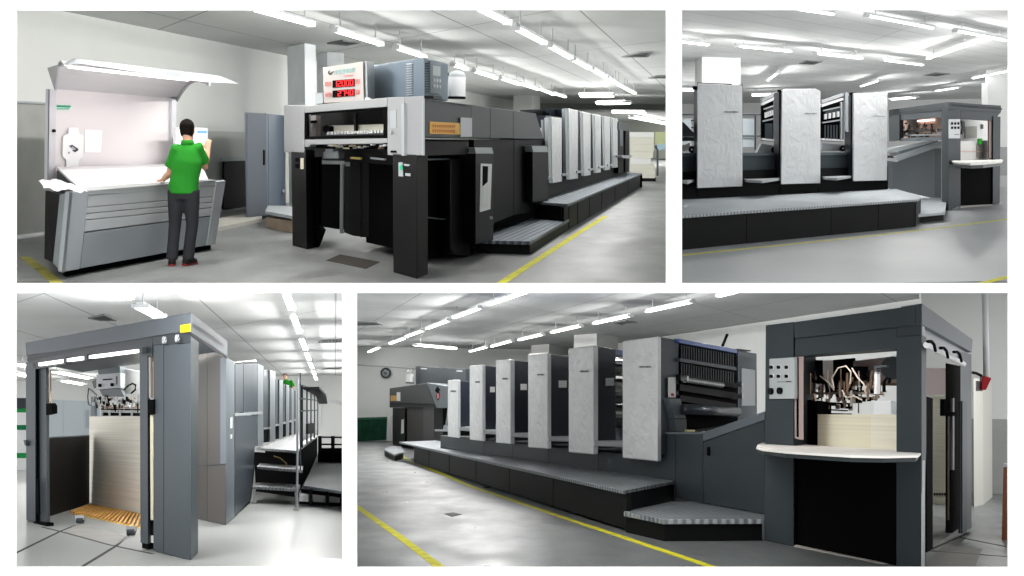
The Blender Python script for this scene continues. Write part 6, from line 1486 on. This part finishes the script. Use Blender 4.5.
    q = S.sh(.01).q((738.5, 348.6), (751, 350.4), (751, 351.2), (738.5, 350)); part(t, 'cap', MB().ext(q, L4*.8), M_dark)
    lv = MB(); p = S.sh(.06).f(722.3, 346.5); lv.tube([p, p+V((.09, 0, .22))], .025, 6); part(t, 'lever', lv, M_black)
    # ---- sheet infeed housing between the last unit and the feeder
    f1 = bk.sh(.02)
    t = thing(R4, 'infeed_housing', 'dark grey housing with a sloping cover between printing unit and feeder', 'machine housing', f1.f(703, 501))
    def on(fc, name, pts, m, off=0.0, th=.05, vec=None, **k):
        return part(t, name, MB().ext(fc.sh(off).q(*pts), vec if vec is not None else -fc.n*th), m, **k)
    on(f1, 'low_panel', [(660.9, 462), (675.4, 432.3), (675.4, 481), (660.9, 478)], M_dark, .0, vec=A4*1.0)
    on(f1, 'low_panel', [(661.0, 432.1), (675.4, 432.3), (675.4, 503), (661.0, 495)], M_dark, -.01, vec=A4*1.0)
    on(f1, 'low_panel', [(675.7, 432.3), (702.8, 432.8), (702.8, 503), (675.7, 498)], M_dark, .0, vec=A4*1.0, bevel=.012)
    on(f1, 'side_panel', [(703.2, 442.3), (764.7, 420.3), (764.7, 514.5), (703.2, 503)], M_dark, .0, vec=A4*1.2, bevel=.012)
    on(f1, 'sloping_cover', [(702.8, 432.3), (764.7, 411.2), (764.7, 420), (702.8, 441.8)], M_grey, .01, vec=A4*5.0, bevel=.012)
    on(f1, 'latch', [(707, 447), (709, 447), (709, 455.5), (707, 455.5)], M_dblack, .02, .03)
    on(f1, 'top_plate', [(661, 432.3), (702.8, 432.6), (702.8, 434), (661, 434)], mat('plate_grey', (120, 126, 130), .4), .015, vec=A4*1.0)
press4()

def delivery4():
    bkd = Face(R4, R4.P(391, 446.5), B=R4.P(447, 455))
    # front plane of the delivery: parallel to the walkway
    f = Face(R4, R4.P(398, 446), d=R4.vp(230, 409)-R4.vp(1118, 424)*0.0)
    A = A4
    t = thing(R4, 'delivery_unit', 'dark delivery unit with warning plate at the far end of the lower right press', 'press delivery', f.f(395, 446))
    def on(name, pts, m, off=0.0, th=.05, vec=None, **k):
        return part(t, name, MB().ext(f.sh(off).q(*pts), vec if vec is not None else -f.n*th), m, **k)
    mx = 5.76
    def z(x, y): return (384+x/mx, 360+y/mx)
    hood = mat('delivery_hood', (52, 55, 57), .45)
    on('hood', [z(32, 162), z(245, 132), z(292, 258), z(32, 244)], hood, .25, vec=A*5, bevel=.03)
    on('hood_skirt', [z(32, 244), z(292, 258), z(295, 275), z(32, 274)], M_black, .25, vec=A*5)
    on('warning_plate', [z(248, 130), z(362, 150), z(366, 276), z(300, 276)], M_grey, .28, vec=A*2.0, bevel=.02, label='lighter grey plate with a warning mark')
    on('warning_mark', [z(306, 152), z(320, 170), z(313, 182), z(318, 196), z(309, 232), z(300, 210), z(303, 188), z(292, 176)], M_dblack, .30, .015)
    on('warning_mark', [z(303, 192), z(316, 192), z(314, 222), z(306, 222)], mat('pale_red', (210, 120, 120), .5), .31, .015)
    on('amber_sign', [z(38, 206), z(75, 204), z(75, 234), z(38, 236)], mat('amber_sign', (225, 175, 95), .5), .27, .015)
    on('notice', [z(73, 186), z(92, 186), z(92, 236), z(73, 236)], M_paper, .28, .015)
    on('body', [z(50, 276), z(290, 276), z(290, 470), z(50, 494)], M_black, .0, vec=A*4.5)
    on('body_panel', [z(132, 276), z(226, 276), z(226, 466), z(132, 470)], mat('delivery_brown', (62, 60, 58), .45), .05, .06)
    on('control_post', [z(82, 276), z(120, 276), z(120, 470), z(82, 490)], M_black, .12, .2)
    on('post_cap', [z(85, 263), z(126, 263), z(126, 277), z(85, 277)], M_light, .15, .22)
    on('gauge_window', [z(100, 345), z(112, 340), z(112, 420), z(98, 425)], M_paper, .14, .02)
    on('control_post', [z(226, 276), z(288, 276), z(288, 470), z(226, 470)], mat('post_grey', (82, 82, 82), .45), .12, .3)
    on('post_cap', [z(228, 262), z(298, 262), z(298, 277), z(228, 277)], M_light, .15, .32)
    on('rail', [z(292, 398), z(368, 400), z(368, 412), z(292, 410)], M_light, .2, .3)
    tb = MB(); fs = f.sh(.1); tb.tube([fs.f(*z(372, 270)), fs.f(*z(366, 330)), fs.f(*z(356, 395))], .03, 6); part(t, 'pipe', tb, M_metal)
    on('pedal', [z(345, 375), z(366, 378), z(366, 398), z(340, 398)], M_light, .15, .2)
    # dryer cabinet on the top
    g = f.mv(A*1.8)
    t = thing(R4, 'dryer_cabinet', 'blue grey dryer cabinet on top of the far delivery unit in the lower right picture', 'cabinet', g.f(*z(180, 150)))
    part(t, 'cabinet', MB().ext(g.q(z(182, 34), z(470, 50), z(474, 150), z(182, 150)), A*2), mat('dryer_slate', (66, 73, 79), .45), .03)
    lb = MB(); h = g.sh(.02)
    lb.ext(h.q(z(212, 46), z(246, 48), z(246, 54), z(212, 52)), -g.n*.01); lb.ext(h.q(z(418, 60), z(450, 61), z(450, 67), z(418, 66)), -g.n*.01)
    part(t, 'label_strip', lb, M_paper)
    g2 = f.mv(A*1.3)
    t = thing(R4, 'canister', 'white canister with steel lid standing beside the dryer cabinet in the lower right picture', 'canister', g2.f(*z(150, 135)))
    c = g2.f(*z(149, 135)); r = 23/5.76/R4.scale(c); zt = g2.f(*z(149, 82)).z-c.z
    part(t, 'canister_body', MB().tube([c, c+V((0, 0, zt))], r, 20), M_white, smooth=False)
    part(t, 'lid', MB().tube([c+V((0, 0, zt)), c+V((0, 0, zt*1.25)), c+V((0, 0, zt*1.55))], r, 20, taper=[r*.8, r*.8, r*.3]), M_metal)
    part(t, 'base_ring', MB().tube([c+V((0, 0, 0)), c+V((0, 0, zt*.12))], r*1.05, 20), M_black)
    # fan on the end wall
    wy = R4.P(357, 439.5).y
    c = R4.at(385.8, 373, wy-.12); r = abs(R4.at(391, 373, wy).x-R4.at(385.8, 373, wy).x)
    t = thing(R4, 'wall_fan', 'round dark fan fixed on the end wall beyond the lower right press', 'fan', c)
    n = V((0, -1, 0)); ring = [c+V((math.cos(a)*r*.85, 0, math.sin(a)*r*.85)) for a in [k*math.pi/12 for k in range(25)]]
    part(t, 'ring', MB().tube(ring, r*.2, 8), M_dark)
    part(t, 'hub', MB().tube([c, c+n*.12], r*.3, 12), M_dark)
    bl = MB()
    for k in range(4):
        a = k*math.pi/2+.4; d1 = V((math.cos(a), 0, math.sin(a))); d2 = V((-d1.z, 0, d1.x))
        bl.ext([c+d1*r*.25-d2*r*.1, c+d1*r*.8-d2*r*.28, c+d1*r*.8+d2*r*.2, c+d1*r*.25+d2*r*.1], V((0, -.02, 0)))
    part(t, 'blade', bl, M_light)
    part(t, 'bracket', MB().box(c+V((-.05, 0, 0)), V((.1, 0, 0)), V((0, .12, 0)), V((0, 0, .05))), M_dark)
    cp = MB(); 
    cb = [R4.at(352, 364.5, wy-.03), R4.at(386, 366.5, wy-.03), R4.at(440, 371, wy-.03)]; cp.tube(cb, .03, 6); 
    struct(R4, 'trim_1', cp, mat('conduit_grey', (165, 166, 166), .6))
    # green bin and pale cabinet behind it
    gy = R4.P(370, 441.5).y
    a = R4.P(355, 441.5); b = R4.P(386, 439.5)
    fg = Face(R4, a, B=V((b.x, a.y, 0)))
    t = thing(R4, 'waste_skip', 'dark green waste skip standing on the floor by the end wall', 'skip', a)
    gm = mat('skip_green', (22, 62, 45), .5, var=.35, vscale=3)
    part(t, 'tub', MB().loft(fg.q((355, 419), (387, 418), (385.5, 440), (355, 441.5)), [p+V((0, 1.4, 0)) for p in fg.q((355, 419), (387, 418), (385.5, 440), (355, 441.5))]), gm)
    part(t, 'rim', MB().ext(fg.sh(.05).q((355, 417.8), (387.6, 416.8), (387.6, 419), (355, 420)), V((0, 1.5, 0))), mat('skip_rim', (50, 95, 75), .5))
    rb = MB()
    for x in (362, 370, 378): rb.ext(fg.sh(.05).q((x, 420), (x+1, 420), (x+1, 438), (x, 438)), V((0, .06, 0)))
    part(t, 'rib', rb, gm)
    # cardboard pale box beside it
    solo(R4, 'storage_box', MB().ext(fg.sh(.3).q((387.5, 416), (391.5, 416), (391.5, 441), (386.5, 441)), V((0, .4, 0))), M_white, 'narrow white box between the green skip and the far delivery unit', 'box')
delivery4()

def feeder4():
    L = L4
    base = R4.P(921.5, 571.5)
    f = Face(R4, base, B=R4.P(764.5, 540.5))          # long face towards the viewer's left
    e = Face(R4, f.f(922, 500), d=A4)                   # end face
    dz = lambda p: V((p.x, p.y, 0))
    t = thing(R4, 'feeder_unit', 'large dark grey sheet feeder with white shelf in the foreground of the lower right picture', 'press feeder', base)
    def on(fc, name, pts, m, off=0.0, th=.05, vec=None, par=None, **k):
        return part(par or t, name, MB().ext(fc.sh(off).q(*pts), vec if vec is not None else -fc.n*th), m, **k)
    A = A4
    far = dz(e.f(972.2, 350))-dz(e.f(922, 324)); Wd = far              # full width across
    n1 = on(f, 'upper_beam', [(793.7, 322.1), (915.2, 305.4), (915.2, 324.7), (794.6, 338.6)], M_dark, .03, vec=A*.5, bevel=.01)
    on(f, 'corner_block', [(915.6, 305.3), (921.8, 303.4), (921.8, 324), (915.6, 324.7)], M_dark, .03, vec=A*.03)
    on(f, 'lower_beam', [(794.8, 339), (896.5, 327.5), (896.5, 348.6), (794.8, 356.3)], M_dark, 0, vec=A*.45, bevel=.008)
    on(f, 'corner_block', [(896.6, 327.3), (921.6, 324.6), (921.6, 334.6), (896.6, 336.5)], mat('block_dark', (46, 51, 55), .4), .0, vec=A*.03)
    on(f, 'corner_post', [(896.3, 336.5), (921.6, 334.8), (921.6, 571.5), (896.3, 567)], M_dark, .0, vec=A*.35, bevel=.01)
    on(f, 'left_panel', [(765.6, 325.2), (793.5, 321.8), (793.5, 546.5), (764.3, 540.5)], M_dark, .02, vec=A*1.2, bevel=.01)
    rp = MB().ext(f.sh(.0).q((794.6, 357), (803.5, 356.4), (803.5, 440), (794.6, 438)), V((0, .25, 0))); part(t, 'rail_post', rp, mat('pink_steel', (178, 160, 156), .4, metal=.3), label='bright steel rail post')
    on(f, 'rail_groove', [(796.5, 357.5), (798, 357.4), (798, 437), (796.5, 437)], M_dblack, .01, .02)
    # lower front: central black panel, grey posts
    on(f, 'front_panel', [(793.7, 458), (896, 463), (896, 567), (793.7, 546.5)], M_dblack, -.05, .05, label='black lower panel')
    on(f, 'kick_strip', [(794, 545), (884, 563.5), (884, 568), (794, 548)], mat('pale_strip', (170, 165, 160), .6), .02, .05)
    # control panel with six push buttons
    pn = on(f, 'control_panel', [(769.2, 358.8), (794.4, 357.2), (794.6, 398.7), (769.2, 399)], M_light, .05, .05, bevel=.006, label='light grey control panel')
    fb = f.sh(.055)
    for x in (773, 780.2, 788.1):
        for y in (367.3, 376.3):
            p = fb.f(x, y); r = 1.9/R4.scale(p)
            part(pn, 'button_ring', MB().tube([p, p+f.n*.012], r*1.25, 14), M_white)
            part(pn, 'push_button', MB().tube([p, p+f.n*.04], r*.9, 14), M_black)
    for x, y in ((772, 391.3), (781, 390.8)):
        p = fb.f(x, y); part(pn, 'key_switch', MB().tube([p, p+f.n*.04], .04, 10), M_black)
    mk = MB(); mk.ext(fb.rect(777, 381.6, 792, 382.2), -f.n*.004); mk.ext(fb.rect(786, 381, 790.5, 381.6), -f.n*.004); part(pn, 'panel_mark', mk, M_dark)
    # shelf
    zs = f.f(800, 446).z
    plan = [R4.P(766, 440.6, zs), R4.P(757.3, 444.5, zs), R4.P(756, 447.3, zs), R4.P(762, 449, zs), R4.P(784, 451.2, zs), R4.P(820, 453.4, zs), R4.P(851, 455.2, zs), R4.P(885, 455.8, zs), R4.P(918.5, 455.2, zs), R4.P(922.5, 451.5, zs), R4.P(922.6, 449, zs), R4.P(850, 446, zs)]
    th = zs-f.f(850, 452.6).z
    part(t, 'shelf', MB().prism(plan, zs-th*.6, zs), mat('shelf_white', (205, 203, 198), .5), .008)
    cc = sum(plan, V())/len(plan)
    part(t, 'shelf_bracket', MB().prism([cc+(p-cc)*.975 for p in plan], zs-th*1.6, zs-th*.62), mat('bracket_dark', (54, 60, 63), .4), .01)
    # end side: upper beam, cable rail, rear post
    lt = mat('lit_end_grey', (118, 123, 127), .5)  # light falling on the end face is put into this paler grey
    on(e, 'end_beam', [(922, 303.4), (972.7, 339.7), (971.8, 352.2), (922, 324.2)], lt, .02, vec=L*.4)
    on(e, 'end_strip', [(922.4, 325.5), (925, 327), (925, 570), (922.4, 571)], M_light, .004, .01)
    on(e, 'end_fascia', [(924.5, 327.5), (969.8, 352.8), (969.8, 361.5), (964.5, 362.5), (924.5, 343)], M_light, -.05, .06)
    fr = e.sh(.08); rl = MB(); a_, b_ = fr.f(926.5, 345), fr.f(963.5, 364); rl.tube([a_, b_], .034, 10); part(t, 'cable_duct', rl, M_white)
    cl = MB()
    for (x, y) in ((930, 341.5), (942.5, 348), (956, 352)):
        q = e.sh(.17); cl.tube([q.f(x-2.5, y), q.f(x+1.5, y), q.f(x+4, y+3), q.f(x+5.5, y+9.5)], .016, 6)
    part(t, 'cable', cl, M_dblack)
    on(e, 'rear_post', [(960.5, 352), (971.5, 354.5), (971.5, 528), (960.5, 533)], M_mid, -.02, vec=V((.14, .4, 0)))
    on(e, 'rear_panel', [(962.5, 401), (967, 401), (967, 533), (962.5, 533.5)], M_dark, .0, .05)
    on(e, 'front_rail', [(926.8, 396.5), (932.8, 398.5), (932.8, 549), (926.8, 552.5)], M_dblack, .01, .02, label='black guide rail')
    # chain post deeper in
    g = e.mv(L*.35)
    on(g, 'chain_post', [(945.5, 363), (960.2, 366), (960.2, 533), (945.5, 533)], M_dblack, -.02, vec=V((.08, .22, 0)), label='black chain column')
    on(g, 'chain', [(952.8, 398), (954.4, 398), (954.4, 470), (952.8, 470)], M_metal, .012, .03)
    on(g, 'chain_guide', [(948.5, 408), (949.6, 408), (949.6, 520), (948.5, 520)], M_brass, .008, .01)
    on(g, 'lift_bracket', [(944, 399), (949.5, 399), (949.5, 412), (957, 412), (957, 416), (944, 416)], M_dblack, .02, .05)
    # roof
    r0 = f.f(793.7, 323); roof = [dz(f.f(766, 326)), dz(f.f(921.8, 304)), dz(e.f(972.5, 340))]
    roof[1] = roof[1]+L*.2; roof[2] = roof[2]+L*.2; roof.append(roof[0]+(roof[2]-roof[1])); zr = f.f(915, 306).z
    part(t, 'roof', MB().prism([p+V((0, 0, 0)) for p in roof], zr-.12, zr-.06), M_dark)
    # inner lamp under the beam, back wall plate of the feeder
    fi = f.mv(A*.9)
    on(f, 'inner_lamp', [(822, 351.5), (896, 345.5), (896, 349), (822, 354.3)], mat('feeder_lamp', (255, 235, 230), .4, emit=(255, 226, 220), es=4), -.3, vec=A*.1, label='lit strip lamp')
    la, lb = f.sh(-.3).f(822, 354), f.sh(-.3).f(896, 349); sx = (lb-la).normalized(); zv = V((0, 0, 1)); zv = (zv-sx*zv.dot(sx)).normalized()
    ld = bpy.data.lights.new('strip_light', 'AREA'); ld.shape = 'RECTANGLE'; ld.size = (lb-la).length; ld.size_y = .08; ld.energy = 5; ld.color = (1, .93, .9)
    lo = bpy.data.objects.new('strip_light', ld); COL.objects.link(lo); lo.parent = t
    lo.matrix_local = Matrix.Translation((la+lb)/2-BASE[t.name]-zv*.06+A*.2) @ Matrix((sx, zv.cross(sx), zv)).transposed().to_4x4()
    # mechanism: suction head carriage with bars, rods and hoses
    hd = thing(R4, 'suction_head', 'cluster of bars, rods and pale hoses above the paper pile in the lower right feeder', 'suction head', f.mv(A*1.2).f(850, 412))
    m0 = f.mv(A*1.0); rnd = random.Random(3)
    brs = MB(); blk = MB(); stl = MB()
    for (x0, y0, x1, y1, w, gg) in ((812, 392, 872, 392, 2.2, stl), (806, 401, 850, 403, 1.6, blk), (812, 408, 846, 410, 1.4, blk), (808, 413, 850, 413.5, 1.6, blk), (840, 397, 874, 397, 2, stl), (830, 387, 858, 390, 1.6, blk)):
        k = m0.mv(A*rnd.uniform(0, .5)); gg.ext(k.q((x0, y0), (x1, y1), (x1, y1+w), (x0, y0+w)), A*.12)
    for i in range(70):
        x = rnd.uniform(806, 884); y = rnd.uniform(386, 407) if x < 850 else rnd.uniform(386, 399); k = m0.mv(A*rnd.uniform(-.2, .7)); w = rnd.uniform(1, 3.2); h = rnd.uniform(1.5, 6)
        rnd.choice((brs, blk, stl, blk)).ext(k.rect(x, y, x+w, y+h), A*.1)
    for i in range(60):
        x = rnd.uniform(808, 880); y = rnd.uniform(368, 396); k = m0.mv(A*rnd.uniform(-.2, .6)); dx = rnd.choice((0, 0, rnd.uniform(-7, 7))); h = rnd.uniform(9, 24)
        rnd.choice((brs, blk, stl, brs)).tube([k.f(x, y), k.f(x+dx, min(y+h, 413))], rnd.uniform(.006, .016), 6)
    part(hd, 'bar', stl, mat('head_steel', (176, 168, 162), .35, metal=.5)); part(hd, 'block', blk, M_dblack); part(hd, 'rod', brs, M_brass)
    hs = MB(); hb = MB()
    for pts in (((834, 388), (832, 378), (838, 368), (846, 366), (851, 372), (850, 384)), ((852, 368), (858, 378), (864, 384), (866, 394)), ((820, 376), (828, 382), (834, 390)), ((842, 390), (846, 398), (854, 396), (862, 400))):
        hs.tube([m0.mv(-A*.2).f(*p) for p in pts], .009, 6)
    for pts in (((805, 362), (806, 374), (812, 381), (822, 382)), ((884, 392), (884, 382), (887, 378), (890, 379), (889, 383)), ((816, 368), (818, 376), (826, 384), (828, 392))):
        hb.tube([m0.mv(-A*.15).f(*p) for p in pts], .02, 6)
    part(hd, 'hose', hs, mat('pale_hose', (190, 182, 170), .5), label='pale hoses'); part(hd, 'cable', hb, M_dblack)
    wh = MB(); k = m0.mv(A*.8); c = k.f(893, 368)
    wh.tube([c+V((0, 0, 0))+L*0, c-A*.06], .14, 16); part(hd, 'hand_wheel', wh, M_dark)
    on(m0, 'carriage_post', [(815, 360), (817.5, 360), (817.5, 384), (815, 384)], M_dblack, .0, .08, par=hd)
    on(m0, 'carriage_box', [(836, 366), (848, 366), (848, 380), (836, 380)], M_dblack, -.2, .3, par=hd)
    on(m0, 'suction_tube', [(874, 372), (876.5, 372), (876.5, 394), (874, 394)], M_white, .1, .05, par=hd)
    on(m0, 'lever', [(874, 366), (886, 365), (886, 367), (876.5, 368), (876.5, 374), (874, 374)], M_dark, .1, .04, par=hd)
    # light back panel of the machine frame behind the head
    kb = f.mv(A*2.0)
    bp = thing(R4, 'head_guard', 'pale guard plate behind the suction head in the lower right picture', 'machine guard', kb.f(870, 383))
    on(kb, 'plate', [(853, 361), (897, 356), (897, 383), (853, 383)], mat('guard_pale', (205, 190, 187), .5), 0, .04, par=bp)
    on(kb, 'plate', [(803, 362), (833, 360), (833, 390), (803, 390)], mat('guard_pale2', (205, 200, 198), .5), -.2, .04, par=bp)
    on(kb, 'edge', [(853, 383), (897, 383), (897, 385.5), (853, 385.5)], M_brass, .02, .05, par=bp)
    on(kb, 'edge', [(833, 360), (853, 358), (853, 392), (833, 392)], M_dblack, -.05, .04, par=bp)
    # paper pile
    pf = f.mv(A*.55)
    pl = thing(R4, 'paper_pile', 'tall cream pile of paper sheets inside the feeder of the lower right picture', 'paper stack', pf.f(850, 500))
    q = pf.q((817.7, 414.4), (871, 414.4), (871, 520), (817.7, 520)); 
    part(pl, 'sheets', MB().ext(q, A*2.2), sheet_mat('cream_sheets', (226, 222, 200)))
    q = pf.sh(.01).q((871, 414.4), (896.6, 414.4), (896.6, 520), (871, 520)); part(pl, 'end_sheets', MB().ext(q, A*2.2), sheet_mat('cream_sheets_end', (232, 229, 212)))
    q = pf.mv(A*.3).q((873, 401), (891, 401), (891, 415), (873, 415)); 
    solo(R4, 'side_stop', MB().ext(q, A*.5), mat('pale_blue_grey', (200, 206, 212), .5), 'pale square block standing on the paper pile in the lower right feeder', 'stop block', bevel=.01)
    q = pf.mv(A*.5).q((806, 392), (817.5, 392), (817.5, 500), (806, 500)); on(pf, 'inner_frame', [(803.5, 400), (817.5, 402), (817.5, 470), (803.5, 470)], M_dblack, -.1, .2)
    # the pale column seen through the end
    q = e.mv(L*1.6)
    cq = thing(R4, 'paper_pile', 'pale tall stack standing behind the end opening of the lower right feeder', 'paper stack', R4.P(939, 505))
    w0 = Face(R4, R4.P(930, 503), B=R4.P(948, 506))
    part(cq, 'sheets', MB().ext(w0.q((931, 396), (948, 396), (948, 506), (931, 503)), V((.1, 1.2, 0))), sheet_mat('cream_sheets', (226, 222, 200)))
    part(cq, 'cover_board', MB().ext(w0.sh(.0).q((926, 368), (947, 368), (947, 395), (926, 395)), V((.0, .3, 0))), mat('pale_pink', (225, 208, 206), .6))
    st = MB()
    for k in range(5): st.ext(w0.sh(.02).rect(934+k*2.6, 493, 935.6+k*2.6, 495.5), V((0, .02, 0)))
    part(cq, 'slot', st, M_dblack)
feeder4()

def right4():
    # pale post and suspended white pipe with its red socket, wooden board at the edge
    w0 = Face(R4, R4.P(974, 507), B=R4.P(984, 499))
    struct(R4, 'column', MB().ext(w0.q((973.5, 378), (984, 380), (984, 499), (974, 507)), V((.4, .6, 0))), mat('post_pale', (198, 198, 190), .6))
    fp = Face(R4, R4.P(986, 525), d=V((1, 0, 0)))
    t = thing(R4, 'supply_pipe', 'white pipe hanging from above with red socket at its lower end', 'pipe', fp.f(986, 393))
    part(t, 'pipe', MB().tube([fp.f(984.6, 280), fp.f(986.5, 379)], .045, 12), M_white, smooth=True)
    a, b = fp.f(985.5, 378), fp.f(983, 390)
    part(t, 'socket', MB().loft([a+V((-.06, -.06, .03)), a+V((.07, -.06, .0)), a+V((.07, .06, .0)), a+V((-.06, .06, .03))], [b+V((-.05, -.05, 0)), b+V((.03, -.05, 0)), b+V((.03, .05, 0)), b+V((-.05, .05, 0))]), M_red, .01)
    part(t, 'plug', MB().ext(fp.rect(976, 381, 983, 391), V((.02, .06, 0))), mat('plug_grey', (150, 148, 148), .5))
    part(t, 'cable', MB().tube([fp.f(972, 372.5), fp.f(976, 373), fp.f(982, 376)], .022, 6), M_black)
    s = R4.P(1003, 540)
    fw_ = Face(R4, s, B=s+V((1, 0, 0)))
    t = thing(R4, 'wooden_board', 'reddish brown wooden board standing upright at the right edge of the lower right picture', 'board', s)
    part(t, 'board', MB().ext(fw_.q((1003.5, 466), (1012, 466), (1012, 541), (1001.5, 540)), V((.3, .6, 0))), mat('red_wood', (124, 76, 52), .6, var=.25, vscale=2, stretch=(6, 6, .6)), .01)
    part(t, 'top_sheet', MB().ext(fw_.sh(.02).q((1003.5, 464), (1012, 464), (1012, 467), (1003, 467)), V((.3, .6, 0))), M_light)
right4()
def columns4():
    wm = mat('column_white_d', (196, 197, 196), .7); gm = mat('column_grey_d', (165, 168, 168), .7)
    for (xa, xb, xc, yc) in ((574, 597, 618, 333.5), (531, 549, 568, 344)):
        a, b = R4.C(xa, yc+1.5), R4.C(xb, yc); c = R4.C(xc, yc+3.5)
        pl = [V((p.x, p.y, 0)) for p in (a, b, c)]; pl.append(pl[0]+(pl[2]-pl[1]))
        struct(R4, 'column', MB().prism(pl, 0, R4.H), wm)
columns4()
# ------------------------------------------------------------------ the wall with the four openings
D = 11.5
def wx(px): return (px-CX)/F*D
def wz(py): return -(py-CY)/F*D
class _W: pass
WORLD = _W(); WORLD.M = Matrix.Translation(CAM); WORLD.R = Matrix.Identity(3)
M_facade = mat('facade_white', (250, 250, 250), .9)
def wall_strip(name, x0, y0, x1, y1):
    mb = MB().box(V((wx(x0), D, wz(y1))), V((wx(x1)-wx(x0), 0, 0)), V((0, 0, wz(y0)-wz(y1))), V((0, .018, 0)))
    struct(WORLD, name, mb, M_facade)
X0, X1, Y0, Y1 = -350, 1374, -180, 780
wall_strip('wall_top', X0, Y0, X1, 10)
wall_strip('wall_bottom', X0, 567, X1, Y1)
wall_strip('wall_middle', 16, 283, 1008, 293)
wall_strip('wall_left', X0, 10, 16, 567)
wall_strip('wall_right', 1008, 10, X1, 567)
wall_strip('wall_upper_divider', 666, 10, 682, 283)
wall_strip('wall_lower_divider', 342, 293, 357, 567)
# partitions between the rooms, running back from the wall
def partition(name, px, ya, yb):
    a = V((wx(px), D+.02, 0)); d = V(((px-CX)/F, 1, 0)).normalized(); n = V((d.y, -d.x, 0))*.01
    lo, hi = wz(yb), wz(ya); a.z = 0; k = 9.2
    q = [a-n+V((0, 0, lo)), a-n+V((0, 0, hi)), (a-n*.1)*k+V((0, 0, hi*k)), (a-n*.1)*k+V((0, 0, lo*k))]
    mb = MB().ext(q, n*2)
    struct(WORLD, name, mb, mat('partition_paint', (205, 207, 207), .8))
partition('wall_partition_upper', 674, -300, 286)
partition('wall_partition_lower', 349.5, 290, 900)
struct(WORLD, 'slab', MB().ext([V((wx(-100), D+.02, -.012)), V((wx(1130), D+.02, -.012)), V((wx(1130)*9.2, 106, -.012)), V((wx(-100)*9.2, 106, -.012))], V((0, 0, .024))), mat('slab_concrete', (200, 200, 200), .8))

# ------------------------------------------------------------------ light
w = bpy.data.worlds.new('world'); SC.world = w; w.use_nodes = True
bg = w.node_tree.nodes['Background']; bg.inputs[0].default_value = (1, 1, 1, 1); bg.inputs[1].default_value = 1.25
SC.view_settings.view_transform = 'Standard'; SC.view_settings.look = 'None'
SC.view_settings.gamma = 1.0; SC.view_settings.exposure = 0.0; SC.view_settings.use_curve_mapping = False
SC.cycles.use_denoising = True
SC.cycles.max_bounces = 8; SC.cycles.diffuse_bounces = 5; SC.cycles.sample_clamp_indirect = 6

batten(13.2, 560, 700, 'first added fill batten under the slab before the lower right walkway', 60, tilt=.5)
batten(20.0, 985, 1006, 'second added fill batten under the slab above the lower right feeder end', 140)
batten(15.0, 400, 520, 'third added fill batten under the slab over the open floor of the lower right room', 60, tilt=.5)
batten(12.4, 40, 150, 'added fill batten under the slab before the lower left portal', 85, tilt=.8)
batten(12.4, 215, 330, 'added fill batten under the slab before the lower left steps', 22, tilt=.5)
